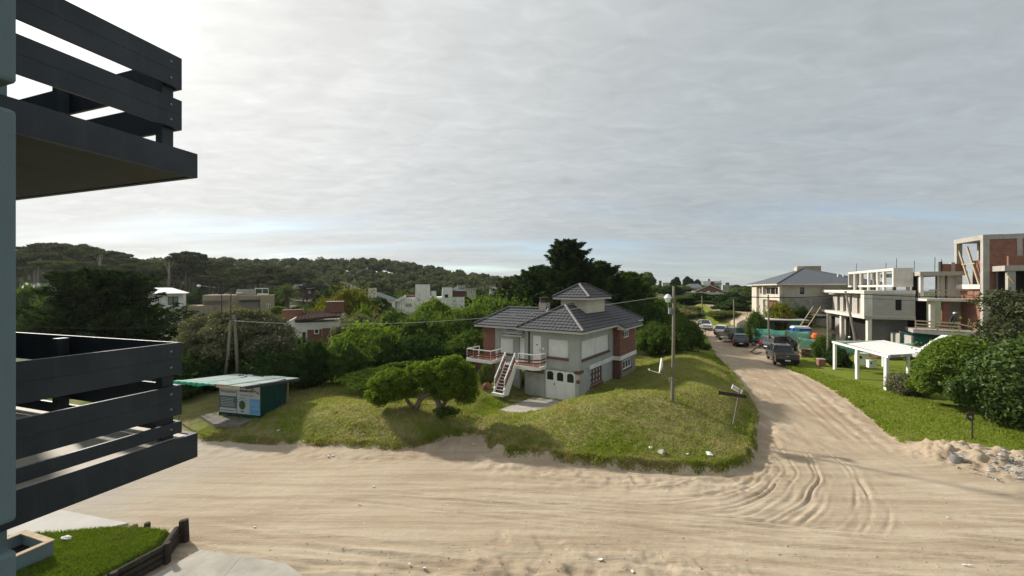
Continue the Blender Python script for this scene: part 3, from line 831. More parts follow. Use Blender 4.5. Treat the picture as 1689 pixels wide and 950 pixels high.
for x, y, h in ((-9.78, 11.48, 0.62), (-9.66, 11.50, 0.64), (-9.40, 10.58, 0.56), (-9.76, 9.5, 0.55), (-11.3, 11.62, 0.40), (-11.0, 11.7, 0.42)):
    MB().tube([(x+9.6, y-10.6, 0), (x+9.6+rnd.uniform(-.03, .03), y-10.6, h)], [0.085, 0.075], 9).build('stake', M['wood_dark'], lw)
pb = empty('planter', (-11.84, 10.02, 0.4), BROT, 'pale rimmed concrete planter box on the raised lawn', 'planter')
w = 0.10
for nm, x0, x1, y0, y1 in (('side', -0.07, 0, -3, 0), ('side', -1.3, -1.23, -3, 0), ('end', -1.23, -0.07, -0.07, 0)):
    MB().box(x0, x1, y0, y1, -0.3, 0.57).build('planter_'+nm, M['divider'], pb)
for x0, x1, y0, y1 in ((-0.12, 0.02, -3, 0.02), (-1.32, -1.18, -3, 0.02), (-1.18, -0.12, -0.12, 0.02)):
    MB().box(x0, x1, y0, y1, 0.572, 0.60).build('rim', M['wood_pale'], pb)
MB().box(-1.23, -0.07, -3, -0.07, 0.0, 0.28).build('soil', M['dark_in'], pb)
MB().lathe([(0.03, 0), (0.10, 0.0), (0.115, 0.12), (0.10, 0.12)], 12, (-0.75, -0.9, 0.28)).build('pot', M['black'], pb)

# ================================================================== MAIN HOUSE
def wall(mb, ax, c0, c1, u0, u1, z0, z1, holes=()):
    """wall slab along x (ax='x', between y=c0..c1) or along y, with rectangular openings (u0,u1,z0,z1)"""
    us = sorted({u0, u1, *[h[0] for h in holes], *[h[1] for h in holes]})
    zs = sorted({z0, z1, *[h[2] for h in holes], *[h[3] for h in holes]})
    for a, b in zip(us[:-1], us[1:]):
        for c, d in zip(zs[:-1], zs[1:]):
            um, zm = (a+b)/2, (c+d)/2
            if any(h[0] < um < h[1] and h[2] < zm < h[3] for h in holes): continue
            if ax == 'x': mb.box(a, b, c0, c1, c, d)
            else: mb.box(c0, c1, a, b, c, d)
    return mb
def tiled_slope(mb, e0, e1, r0, r1, course=0.34, tw=0.30, amp=0.014, step=0.05):
    """roof slope from eave e0-e1 up to ridge r0-r1, as lapped wavy tile courses"""
    e0, e1, r0, r1 = map(Vector, (e0, e1, r0, r1))
    ux = (e1-e0).normalized(); width = (e1-e0).length
    up = (r0-e0) - ux*(r0-e0).dot(ux); ht = up.length; up.normalize()
    n = ux.cross(up).normalized()
    if n.z < 0: n = -n
    a0, a1 = (r0-e0).dot(ux), (r1-e0).dot(ux)
    nc = max(1, round(ht/course))
    for k in range(nc):
        f0, f1 = k/nc, (k+1)/nc
        l0, h0 = a0*f0, width+(a1-width)*f0
        l1, h1 = a0*f1, width+(a1-width)*f1
        g = [i*tw/4 for i in range(int(math.floor(min(l0, l1)/(tw/4))), int(math.ceil(max(h0, h1)/(tw/4)))+1)]
        xs = sorted({l0, h0, *[x for x in g if l0 < x < h0]})
        if len(xs) < 2: continue
        lo = []; hi = []; fr = []
        for x in xs:
            wv = amp*math.cos(2*math.pi*x/tw)
            x2 = min(max(x, l1), h1)
            b = e0 + ux*x + up*(f0*ht)
            lo.append(b + n*(step+wv+amp)); fr.append(b + n*(-0.02))
            hi.append(e0 + ux*x2 + up*(f1*ht+0.03) + n*(wv+amp))
        m = len(xs)
        vs = lo + hi + fr
        fs = [(i, i+1, m+i+1, m+i) for i in range(m-1)] + [(2*m+i, 2*m+i+1, i+1, i) for i in range(m-1)]
        mb.add(vs, fs)
_ridge_mesh = {}
def ridge_caps(parent, p, q, mat, size=0.40, r=0.11):
    """half-round ridge tiles, each its own piece"""
    if mat.name not in _ridge_mesh:
        mb = MB(); n = 6
        vs = []
        for x, rr in ((-0.5, 1.0), (0.5, 0.86)):
            vs += [(x, rr*math.cos(math.pi*k/n), rr*math.sin(math.pi*k/n)) for k in range(n+1)]
        fs = [(k, k+1, n+2+k, n+1+k) for k in range(n)] + [tuple(range(n+1)), tuple(range(n+1, 2*n+2))[::-1]]
        mb.add(vs, fs); _ridge_mesh[mat.name] = mb.mesh('ridge_tile')
        _ridge_mesh[mat.name].materials.append(mat)
    p, q = Vector(p), Vector(q); d = q-p; n = max(1, round(d.length/size)); st = d.length/n
    for i in range(n):
        o = link('ridge_tile', _ridge_mesh[mat.name], None, parent)
        o.location = p + d*((i+0.5)/n) + Vector((0, 0, 0.02))
        o.rotation_euler = d.to_track_quat('X', 'Z').to_euler()
        o.scale = (st*1.02, r, r*0.8)
def shutter_win(parent, ax, c, out, u0, u1, z0, z1, sill=None, sillmat=None, split=1, dirty=False):
    """closed roller shutter in an opening; c = wall face, out = outward sign along the other axis"""
    mb = MB(); inn = c - out*0.16; f = c - out*0.10
    w = empty('window', (0, 0, 0)); w.parent = parent
    per = (u1-u0)/split
    for s_ in range(split):
        a, b = u0+s_*per+0.02, u0+(s_+1)*per-0.02
        mb = MB(); z = z0+0.01; n = max(4, int((z1-z0)/0.055)); hh = (z1-z0-0.02)/n
        for k in range(n):
            q0, q1 = (inn, f) if inn < f else (f, inn)
            if ax == 'x': mb.box(a, b, q0, q1, z, z+hh*0.86); mb.box(a, b, min(inn, f-out*0.012), max(inn, f-out*0.012), z+hh*0.86, z+hh)
            else: mb.box(q0, q1, a, b, z, z+hh*0.86); mb.box(min(inn, f-out*0.012), max(inn, f-out*0.012), a, b, z+hh*0.86, z+hh)
            z += hh
        mb.build('shutter', M['shutter'], w)
    if sill:
        mb = MB(); y0, y1 = sorted((c-out*0.10, c+out*0.07))
        if ax == 'x': mb.box(u0-0.05, u1+0.05, y0, y1, z0-sill, z0-0.003)
        else: mb.box(y0, y1, u0-0.05, u1+0.05, z0-sill, z0-0.003)
        mb.build('sill', M['terracotta'], w)
    return w
def grid_win(parent, ax, c, out, u0, u1, z0, z1, nu, nz, fmat, fw=0.06, name='window', depth=0.12, gmat=None, curtain=None):
    w = empty(name); w.parent = parent
    y0, y1 = sorted((c-out*depth, c-out*(depth-0.05)))
    mb = MB()
    def bx(m, a, b, c0, c1, z_0, z_1):
        if ax == 'x': m.box(a, b, c0, c1, z_0, z_1)
        else: m.box(c0, c1, a, b, z_0, z_1)
    us = [u0+(u1-u0)*i/nu for i in range(nu+1)]; zs = [z0+(z1-z0)*i/nz for i in range(nz+1)]
    for i, u in enumerate(us):
        h = fw/2; a, b = max(u0, u-h), min(u1, u+h)
        if i == 0: b = u0+fw
        if i == nu: a = u1-fw
        bx(mb, a, b, y0, y1, z0, z1)
    for i, z in enumerate(zs):
        h = fw/2; a, b = max(z0, z-h), min(z1, z+h)
        if i == 0: b = z0+fw
        if i == nz: a = z1-fw
        bx(mb, u0, u1, y0+0.002, y1-0.002, a, b)
    mb.build('frame', fmat, w)
    g0, g1 = sorted((c-out*(depth+0.015), c-out*(depth+0.03)))
    for i in range(nu):
        for k in range(nz):
            m = MB(); bx(m, us[i], us[i+1], g0, g1, zs[k], zs[k+1]); m.build('pane', gmat or M['glass'], w)
    return w

HO = (4.32, 25.0, 0.0)
HR = math.atan2(-0.569, 0.822)
def main_house():
    t = empty('house', HO, HR, 'two storey grey and brick house with dark tiled hip roof and white balconies', 'house')
    # --- walls: front block x -4.2..0, y 0..12
    mb = MB()
    wall(mb, 'x', 0.0, 0.22, -4.2, 0, 2.12, 4.75, [(-2.33, -0.785, 2.87, 4.05), (-3.55, -2.83, 2.26, 4.22)])
    wall(mb, 'y', -0.22, 0.0, 0.22, 12, 2.12, 4.75, [(0.43, 5.35, 2.82, 4.02)])
    mb.box(-4.2, -3.98, 0.22, 12, 2.12, 4.75); mb.box(-3.98, -0.22, 11.78, 12, 2.12, 4.75)
    mb.build('wall', M['grey_wall'], t)
    mb = MB()
    wall(mb, 'x', 0.06, 0.26, -4.2, -0.06, -0.4, 2.118, [(-2.58, -0.25, -0.4, 2.0)])
    wall(mb, 'y', -0.26, -0.06, 0.26, 12, -0.4, 2.118, [(1.93, 4.05, 0.72, 1.88)])
    mb.box(-4.2, -4.0, 0.26, 12, -0.4, 2.118)
    mb.build('lower_wall', M['grey_wall_worn'], t, label='worn grey lower wall with pale patches')
    MB().box(-3.9, -0.3, 1.2, 1.3, -0.3, 4.5).build('inner_wall', M['dark_in'], t)
    # white band on the side
    MB().box(-0.055, 0.035, 1.64, 6.2, 1.93, 2.22).build('band', M['white'], t)
    # corner pilaster with brick insets
    mb = MB(); mb.box(-0.20, 0.05, -0.16, 0.055, -0.4, 1.95); mb.build('pilaster', M['grey_wall'], t)
    MB().box(-0.26, 0.10, -0.20, 0.5, 1.952, 2.115).build('brick_cap', M['terracotta'], t)
    MB().box(-0.12, 0.06, -0.17, 0.0, 1.35, 1.58).build('brick_inset', M['terracotta'], t)
    # front windows and door
    shutter_win(t, 'x', 0.0, -1, -2.33, -0.785, 2.87, 4.05, 0.14)
    shutter_win(t, 'y', 0.0, 1, 0.43, 5.35, 2.82, 4.02, 0.15, split=2)
    dr = MB().box(-3.53, -2.85, 0.06, 0.12, 2.27, 4.20).build('door', M['white_clean'], t)
    MB().box(-3.25, -3.12, 0.035, 0.058, 3.55, 3.60).build('number_plate', M['ink'], dr)
    MB().tube([(-2.95, 0.03, 3.15), (-2.95, 0.03, 3.32)], 0.02, 8).build('handle', M['chrome'], dr)
    MB().box(-2.72, -2.58, -0.03, 0.0, 3.28, 3.42).build('wall_lamp', M['lamp_white'], t)
    MB().box(-3.86, -3.72, -0.02, 0.0, 2.27, 4.45).build('downpipe', M['dark_grey'], t)
    MB().box(-4.1, -2.62, 0.03, 0.059, 1.62, 2.08).build('brick_panel', M['brick'], t)
    # garage: three leaves with arched lights
    gw = (2.33-0.10)/3
    for i in range(3):
        x0 = -2.54 + i*(gw+0.008); x1 = x0+gw-0.012
        lf = empty('garage_leaf'); lf.parent = t
        mb = MB(); a, b = x0+0.12, x1-0.12
        mb.box(x0, a-0.0, 0.10, 0.16, 0.02, 1.96); mb.box(b, x1, 0.10, 0.16, 0.02, 1.96)
        mb.box(a, b, 0.10, 0.16, 0.02, 0.16); mb.box(a, b, 0.10, 0.16, 1.12, 1.28)
        mb.box(a, b, 0.125, 0.155, 0.16, 1.12)
        # arch head
        n = 8; cxm = (a+b)/2; hw = (b-a)/2
        pts = [(a, 1.96), (a, 1.72)] + [(cxm - hw*math.cos(math.pi*k/n), 1.72 + 0.15*math.sin(math.pi*k/n)) for k in range(1, n)] + [(b, 1.72), (b, 1.96)]
        for k in range(n):
            xa, xb = cxm - hw*math.cos(math.pi*k/n), cxm - hw*math.cos(math.pi*(k+1)/n)
            za, zb = 1.72+0.15*math.sin(math.pi*k/n), 1.72+0.15*math.sin(math.pi*(k+1)/n)
            mb.extr([(xa, 0.10, za), (xb, 0.10, zb), (xb, 0.10, 1.96), (xa, 0.10, 1.96)], (0, 0.06, 0))
        mb.build('leaf_frame', M['white_clean'], lf)
        MB().box(a+0.05, b-0.05, 0.112, 0.124, 0.24, 1.04).build('panel', M['white_clean'], lf)
        MB().box(a, b, 0.135, 0.15, 1.28, 1.90).build('pane', M['glass'], lf)
        if i == 0: MB().box(x1-0.07, x1-0.03, 0.07, 0.10, 0.95, 1.12).build('handle', M['black'], lf)
    # lower side window with brown muntins and white curtain
    grid_win(t, 'y', -0.06, 1, 1.93, 4.05, 0.72, 1.88, 4, 3, M['terracotta'], 0.085, depth=0.10, gmat=M['poster'])
    MB().box(-0.12, 0.02, 1.88, 4.1, 0.56, 0.717).build('sill', M['terracotta'], t)
    # --- brick projection on the side
    mb = MB()
    wall(mb, 'y', 0.33, 0.55, 6.42, 9.9, 2.24, 4.62, [(7.0, 8.35, 3.55, 4.1)])
    mb.box(-0.3, 0.55, 6.2, 6.42, 2.24, 4.62); mb.box(-0.3, 0.55, 9.9, 10.1, 2.24, 4.62)
    mb.build('brick_wall', M['brick'], t)
    mb = MB()
    mb.box(-0.3, 0.53, 6.2, 6.6, -0.4, 1.93)
    mb.build('brick_pier', M['brick_dark'], t)
    mb = MB(); wall(mb, 'y', 0.30, 0.52, 6.6, 10.1, -0.4, 1.93, [(7.0, 9.0, 1.05, 1.75)]); mb.box(-0.3, 0.30, 9.9, 10.1, -0.4, 1.93)
    mb.build('plinth_wall', M['stone_plinth'], t)
    MB().box(0.525, 0.535, 6.6, 9.1, 0.85, 1.92).build('brick_surround', M['brick'], t) if False else None
    mb = MB(); mb.box(-0.3, 0.60, 6.14, 10.16, 1.932, 2.238); mb.build('band', M['white'], t)
    grid_win(t, 'y', 0.55, 1, 7.0, 8.35, 3.55, 4.1, 3, 1, M['white_clean'], 0.07, depth=0.08)
    grid_win(t, 'y', 0.52, 1, 7.0, 9.0, 1.05, 1.75, 3, 1, M['white_clean'], 0.08, depth=0.10, gmat=M['glass'])
    MB().box(0.50, 0.58, 6.95, 9.05, 0.93, 1.047).build('sill', M['terracotta'], t)
    # --- left wing x -8.34..-4.2, y .6..4
    mb = MB()
    wall(mb, 'x', 0.6, 0.82, -7.25, -4.2, 2.12, 4.7, [(-6.81, -5.59, 2.62, 3.74), (-5.05, -4.35, 2.26, 3.9)])
    mb.box(-8.34, -8.12, 0.82, 4.0, 2.12, 4.7); mb.box(-8.12, -4.2, 3.8, 4.0, 2.12, 4.7)
    mb.build('wing_wall', M['grey_wall'], t)
    MB().box(-8.36, -7.25, 0.56, 0.82, -0.2, 4.7).build('brick_wall', M['brick'], t)
    mb = MB(); mb.box(-7.25, -5.0, 0.62, 0.82, -0.2, 2.12); mb.build('lower_wall', M['grey_wall_worn'], t)
    mb = MB(); mb.box(-9.6, -8.37, 0.9, 1.1, -0.2, 2.0); mb.box(-9.6, -9.4, 1.1, 4, -0.2, 2.0); mb.build('brick_wall', M['brick_dark'], t)
    shutter_win(t, 'x', 0.6, -1, -6.81, -5.59, 2.62, 3.74, 0.13)
    d2 = MB().box(-5.03, -4.37, 0.68, 0.74, 2.27, 3.88).build('door', M['white_clean'], t)
    MB().box(-5.6, -4.22, 2.4, 2.5, -0.2, 2.1).build('porch_dark_panel', M['dark_in'], t)  # near-black panel, shade of the recess put into its colour
    # --- balconies
    def rail(parent, pts, z0, posts=True, h=0.82, mid=True):
        r = empty('railing'); r.parent = parent
        tp = [Vector((x, y, z+h)) for x, y, z in pts]
        mb = MB()
        for a, b in zip(tp[:-1], tp[1:]): mb.beam(a, b, 0.06, 0.06)
        mb.build('handrail', M['white_clean'], r)
        if mid:
            for k in (0.30, 0.55):
                mb = MB()
                for (a, b) in zip(pts[:-1], pts[1:]): mb.beam(Vector(a)+Vector((0, 0, h*k)), Vector(b)+Vector((0, 0, h*k)), 0.05, 0.085)
                mb.build('slat', M['terracotta'], r)
        for (a, b) in zip(pts[:-1], pts[1:]):
            a, b = Vector(a), Vector(b); n = max(1, round((b-a).length/0.95))
            for i in range(n+1):
                p = a+(b-a)*i/n
                MB().tube([p-Vector((0, 0, 0.06)), p+Vector((0, 0, h))], 0.026, 6).build('baluster', M['white_clean'], r)
    bal = empty('front_balcony'); bal.parent = t
    MB().prism([(-5.1, -1.2), (-2.75, -1.2), (-2.38, -0.85), (-2.38, -0.002), (-5.1, -0.002)], 2.04, 2.25).build('slab', M['white'], bal)
    MB().box(-5.1, -4.205, 0.0, 0.598, 2.06, 2.25).build('landing', M['white'], bal)
    MB().box(-5.0, -2.5, -1.05, -0.05, 2.252, 2.262).build('floor_tiles', M['terracotta'], bal)
    rail(bal, [(-3.93, -1.15, 2.25), (-2.77, -1.15, 2.25), (-2.43, -0.83, 2.25), (-2.43, -0.05, 2.25)], 0)
    b2 = empty('side_balcony'); b2.parent = t
    MB().box(-8.75, -6.42, -1.0, 0.555, 2.03, 2.25).build('slab', M['white'], b2)
    MB().box(-8.65, -6.5, -0.9, 0.5, 2.252, 2.262).build('floor_tiles', M['terracotta'], b2)
    rail(b2, [(-6.47, 0.5, 2.25), (-6.47, -0.95, 2.25), (-8.70, -0.95, 2.25), (-8.70, 0.5, 2.25)], 0, h=0.7)
    # --- stairs in front of the balcony
    st = empty('staircase'); st.parent = t
    n = 9; y0, y1, z0, z1 = -2.4, -1.2, 0.60, 2.24
    for k in range(n):
        ya = y0+(y1-y0)*k/n; yb = y0+(y1-y0)*(k+1)/n; za = z0+(z1-z0)*k/n; zb = z0+(z1-z0)*(k+1)/n
        sp = MB().box(-4.92, -4.22, ya, yb+0.10, za-0.06, zb-0.03).build('step', M['terracotta'], st)
        MB().box(-4.92, -4.22, ya-0.025, ya+0.07, zb-0.028, zb).build('nosing', M['white'], sp)
    for x in (-5.02, -4.22):
        MB().extr([(x, y0-0.12, z0-0.15), (x, y0-0.12, z0+0.26), (x, y1, z1+0.20), (x, y1, z1-0.42), (x, y0+0.35, z0-0.2)], (0.10, 0, 0)).build('stringer', M['white'], st)
        rail(st, [(x+0.05, y0-0.02, z0+0.18), (x+0.05, y1, z1+0.12)], 0, h=0.72)
    MB().box(-5.06, -4.1, y0-0.30, y0-0.13, 0.42, 0.60).build('landing_slab', M['white'], st)
    # --- roofs
    def hip(name, x0, x1, y0, y1, ze, zr, rx0, rx1, ry0, ry1, faces, fmat=M['fascia'], caps=True):
        """eave rectangle and ridge line (rx0,ry0)-(rx1,ry1); faces to tile"""
        rf = empty(name); rf.parent = t
        mb = MB()
        P = {'fl': (x0, y0, ze), 'fr': (x1, y0, ze), 'br': (x1, y1, ze), 'bl': (x0, y1, ze)}
        Ra, Rb = (rx0, ry0, zr), (rx1, ry1, zr)
        along_y = abs(ry1-ry0) > abs(rx1-rx0)
        if along_y:
            sl = {'front': (P['fl'], P['fr'], Ra, Ra), 'right': (P['fr'], P['br'], Ra, Rb), 'back': (P['br'], P['bl'], Rb, Rb), 'left': (P['bl'], P['fl'], Rb, Ra)}
        else:
            sl = {'front': (P['fl'], P['fr'], Ra, Rb), 'right': (P['fr'], P['br'], Rb, Rb), 'back': (P['br'], P['bl'], Rb, Ra), 'left': (P['bl'], P['fl'], Ra, Ra)}
        for f in faces: tiled_slope(mb, *sl[f])
        mb.build('tiles', M['tile'], rf, kind='stuff')
        # deck below the tiles and cream fascia board round the eaves
        v = [P['fl'], P['fr'], P['br'], P['bl'], Ra, Rb]; v = [(a, b, c-0.03) for a, b, c in v]
        fs = [(0, 1, 4), (1, 2, 5, 4), (2, 3, 5), (3, 0, 4, 5)] if along_y else [(0, 1, 5, 4), (1, 2, 5), (2, 3, 4, 5), (3, 0, 4)]
        MB().add(v, fs + [(3, 2, 1, 0)]).build('roof_deck', M['fascia'], rf)
        mb = MB(); a = 0.03
        mb.box(x0, x1, y0, y0+a, ze-0.16, ze-0.032); mb.box(x0, x1, y1-a, y1, ze-0.16, ze-0.032)
        mb.box(x0, x0+a, y0+a, y1-a, ze-0.16, ze-0.032); mb.box(x1-a, x1, y0+a, y1-a, ze-0.16, ze-0.032)
        mb.box(x0+a, x1-a, y0+a, y1-a, ze-0.075, ze-0.04)
        mb.build('eave_board', fmat, rf)
        if caps:
            dz = Vector((0, 0, 0.06))
            for k, (a, b) in enumerate(((P['fl'], Ra), (P['fr'], Ra if along_y else Rb), (P['br'], Rb), (P['bl'], Rb if along_y else Ra), (Ra, Rb))):
                if (Vector(a)-Vector(b)).length > 0.3: ridge_caps(rf, Vector(a)+dz, Vector(b)+dz, M['tile_pale'] if k == 1 else M['tile'], r=0.10)
        return rf
    hip('main_roof', -4.55, 0.5, -0.5, 12.5, 4.72, 6.22, -2.02, -2.02, 2.0, 10.0, ('front', 'right', 'left'))
    # lower eave over the brick projection
    rf = empty('side_roof'); rf.parent = t
    mb = MB(); tiled_slope(mb, (1.05, 5.85, 4.44), (1.05, 10.5, 4.44), (0.42, 5.85, 4.80), (0.42, 10.5, 4.80), 0.33)
    mb.build('tiles', M['tile'], rf, kind='stuff')
    MB().extr([(1.05, 5.87, 4.41), (0.42, 5.87, 4.77), (0.42, 5.87, 4.60), (0.45, 5.87, 4.30), (1.05, 5.87, 4.30)], (0, 4.61, 0)).build('roof_deck', M['fascia'], rf)
    hip('wing_roof', -8.9, -3.0, 0.1, 4.1, 4.68, 5.92, -7.0, -3.4, 2.1, 2.1, ('front', 'left'))
    rf = empty('porch_roof'); rf.parent = t
    mb = MB(); tiled_slope(mb, (-5.85, -0.30, 4.18), (-4.22, -0.30, 4.18), (-5.85, 0.55, 4.60), (-4.22, 0.55, 4.60), 0.31)
    mb.build('tiles', M['tile'], rf, kind='stuff')
    MB().extr([(-5.85, -0.28, 4.16), (-5.85, 0.55, 4.57), (-5.85, 0.55, 4.45), (-5.85, -0.28, 4.05)], (1.63, 0, 0)).build('roof_deck', M['fascia'], rf)
    # cupola
    cu = empty('cupola'); cu.parent = t
    MB().box(-3.05, -0.95, 3.35, 6.85, 5.3, 6.76).build('cupola_wall', M['cream'], cu)
    hip('cupola_roof', -3.5, -0.55, 2.9, 7.3, 6.80, 7.74, -2.02, -2.02, 4.4, 5.85, ('front', 'right', 'left'))
    ch = empty('chimney'); ch.parent = t
    MB().box(-4.2, -3.6, 2.0, 2.65, 5.0, 6.42).build('shaft', M['conc_slab'], ch)
    MB().lathe([(0.30, 0), (0.40, 0.04), (0.40, 0.10), (0.34, 0.12), (0.36, 0.30), (0.40, 0.32), (0.40, 0.38), (0.2, 0.40)], 14, (-3.9, 2.32, 6.42)).build('chimney_pot', M['wood_dark'], ch)
    return t
main_house()
def house_pt(x, y, z=0.0):
    c, s = math.cos(HR), math.sin(HR)
    return Vector((HO[0]+x*c-y*s, HO[1]+x*s+y*c, z))
pt = house_pt(-5.9, -2.1)
o = MB().lathe([(0.10, 0.0), (0.24, 0.06), (0.30, 0.20), (0.28, 0.36), (0.17, 0.46), (0.15, 0.50), (0.12, 0.50), (0.11, 0.42)], 16, (0, 0, 0)).build('clay_pot', M['terracotta'], smooth=True)
o.location = (pt.x, pt.y, 0.5)
tag(o, 'round terracotta pot lying beside the house stairs', 'pot')

def gz(x, y):
    h, _, _ = ground(np.array([float(x)]), np.array([float(y)]))
    return float(h[0])
def on_ground(u, v):
    """the ground point the photo shows at pixel u, v"""
    z = 0.3
    for _ in range(30):
        p = G(u, v, z); j, i = np.abs(YS-p.y).argmin(), np.abs(XS-p.x).argmin(); z += 0.5*(float(H1[j, i])-z)
    return G(u, v, z)
def text_mesh(body, size, name='lettering'):
    cu = bpy.data.curves.new(name, 'FONT'); cu.body = body; cu.size = size; cu.extrude = 0.002; cu.resolution_u = 3
    ob = bpy.data.objects.new(name, cu); C.objects.link(ob)
    dg = bpy.context.evaluated_depsgraph_get()
    me = bpy.data.meshes.new_from_object(ob.evaluated_get(dg)); me.name = name
    bpy.data.objects.remove(ob)
    return me
def put_text(parent, body, size, x, y, z, mat, fitw=None):
    me = text_mesh(body, size)
    if fitw:
        w = max(v.co.x for v in me.vertices) - min(v.co.x for v in me.vertices)
        for v in me.vertices: v.co.x *= fitw/w
    o = link('lettering', me, mat, parent)
    o.location = (x, y, z); o.rotation_euler = (R(90), 0, 0)
    return o

# ================================================================== KIOSK
def kiosk():
    t = empty('kiosk', (-13.5, 20.8, 0.45), math.atan2(-0.25, 0.968), 'dark green sales kiosk with posters under a pale sheet roof', 'kiosk')
    MB().box(-2.85, 0.0, 0.0, 1.7, 0.0, 0.16).build('plinth', M['green_panel'], t)
    mb = MB(); mb.box(-2.85, 0, 0.03, 0.07, 0.16, 1.92); mb.build('front_wall', M['green_panel'], t)
    for k in range(4):
        MB().box(-0.045, 0.0, 0.03+k*0.42, 0.03+k*0.42+0.405, 0.162, 1.80).build('side_board', M['green_panel'], t)
    MB().box(-2.85, -2.81, 0.07, 1.7, 0.16, 1.8).build('side_wall', M['green_panel'], t)
    MB().box(-2.81, -0.045, 1.66, 1.7, 0.16, 1.72).build('back_wall', M['green_panel'], t)
    # posters
    p1 = MB().box(-2.80, -1.62, 0.012, 0.028, 0.20, 1.90).build('poster', M['poster'], t, label='white poster with slate grey lower field')
    MB().box(-2.80, -1.62, 0.004, 0.010, 0.46, 1.12).build('print_field', M['poster_slate'], p1)
    for k in range(6):
        MB().box(-2.72, -1.72-rnd.uniform(0, .2), 0.000, 0.003, 0.56+k*0.085, 0.583+k*0.085).build('print_line', M['poster'], p1)
    MB().box(-2.72, -1.70, 0.004, 0.010, 0.30, 0.335).build('print_line', M['poster_slate'], p1)
    put_text(p1, 'Piracambio', 0.26, -2.74, 0.008, 1.29, M['ink'], 1.06)
    put_text(p1, 'OPEN W', 0.24, -2.56, 0.008, 1.60, M['ink_green'], 0.72)
    p2 = MB().box(-1.58, -0.03, 0.012, 0.028, 0.20, 1.90).build('poster', M['poster'], t, label='white poster with round emblem and blue field')
    MB().box(-0.70, -0.04, 0.004, 0.010, 0.24, 1.05).build('print_field', M['poster_blue'], p2)
    MB().box(-0.88, -0.72, 0.004, 0.010, 0.24, 1.05).build('print_field', M['poster_aqua'], p2)
    put_text(p2, 'P', 0.34, -0.64, 0.000, 0.66, M['poster'])
    for k, (a, b) in enumerate(((-0.38, -0.10), (-0.38, -0.14), (-0.60, -0.10))):
        MB().box(a, b, 0.0, 0.003, 0.78-k*0.13, 0.81-k*0.13).build('print_line', M['poster'], p2)
    for k, (a, b, h) in enumerate(((-1.36, -0.52, 0.10), (-1.40, -0.44, 0.11), (-1.38, -0.46, 0.03))):
        z = 1.60-k*0.20
        x = a
        while x < b:
            ww = rnd.uniform(0.05, 0.12)
            MB().box(x, min(x+ww, b), 0.006, 0.010, z, z+h).build('print_mark', M['ink'], p2); x += ww+0.03
    m = MB(); n = 20
    m.extr([(-1.22+0.22*math.cos(2*math.pi*k/n), 0.010, 0.68+0.25*math.sin(2*math.pi*k/n)) for k in range(n)], (0, -0.006, 0)); m.build('emblem', M['ink_green'], p2)
    m = MB(); m.extr([(-1.22+0.10*math.cos(2*math.pi*k/n), 0.003, 0.68+0.12*math.sin(2*math.pi*k/n)) for k in range(n)], (0, -0.003, 0)); m.build('emblem_centre', M['leaf_mid'], p2)
    for k in range(7):
        a = R(20+k*23); MB().box(-1.22+0.34*math.cos(a)-0.03, -1.22+0.34*math.cos(a)+0.03, 0.006, 0.010, 0.68+0.36*math.sin(a), 0.73+0.36*math.sin(a)).build('print_mark', M['ink'], p2)
    MB().box(-1.34, -1.10, 0.006, 0.010, 0.31, 0.36).build('print_mark', M['ink'], p2)
    # roof of corrugated sheets
    def rz(y): return 2.02 - 0.105*(y+1.0)
    rf = empty('roof'); rf.parent = t
    x = -4.55
    for k in range(5):
        w = 0.935; mb = MB(); n = 12
        y0, y1 = -1.05+rnd.uniform(-.04, .04), 2.55+rnd.uniform(-.08, .08)
        vs = []
        for y in (y0, y1):
            for i in range(n+1):
                vs.append((x+w*i/n, y, rz(y)+0.016*math.cos(i*math.pi)+0.01*k*(k % 2)))
        fs = [(i, i+1, n+2+i, n+1+i) for i in range(n)]
        mb.add(vs, fs)
        o = mb.build('roof_sheet', M['sheet'], rf)
        sm = o.modifiers.new('thick', 'SOLIDIFY'); sm.thickness = 0.012
        x += w-0.02
    for y in (-0.9, 0.4, 2.3):
        MB().beam((-4.5, y, rz(y)-0.07), (0.2, y, rz(y)-0.07), 0.07, 0.09).build('rafter', M['wood'], t)
    MB().beam((-1.7, -1.03, rz(-1.03)-0.08), (-0.15, -1.03, rz(-1.03)-0.10), 0.05, 0.13).build('front_beam', M['wood_pale'], t)
    MB().beam((0.18, -1.0, rz(-1.0)-0.07), (0.18, 2.5, rz(2.5)-0.07), 0.05, 0.14).build('barge_board', M['dark_grey'], t)
    for x, y, z0 in ((-4.45, -0.95, 0.0), (-4.45, 2.3, 0.0), (0.05, 1.78, 0.0)):
        MB().tube([(x, y, z0-0.4), (x, y, rz(y)-0.05)], 0.045, 8).build('post', M['wood'], t)
    MB().beam((-0.1, 0.02, 1.35), (0.1, -0.75, 1.92), 0.05, 0.05).build('brace', M['wood'], t)
    # green tarp caught along the front eave
    mb = MB(); n = 22; vs = []
    for i in range(n+1):
        xx = -4.62+3.0*i/n; dz = 0.10+0.09*abs(math.sin(i*1.3))+0.05*math.sin(i*0.6)
        dz *= (1-(i/n)**3)
        vs += [(xx, -0.75, rz(-0.75)+0.03), (xx, -1.10, rz(-1.1)+0.035), (xx, -1.13+0.03*math.sin(i*2.1), rz(-1.1)-dz)]
    mb.add(vs, [f for i in range(n) for f in ((3*i, 3*i+3, 3*i+4, 3*i+1), (3*i+1, 3*i+4, 3*i+5, 3*i+2))])
    mb.build('tarp', M['green_tarp'], t, smooth=True)
kiosk()

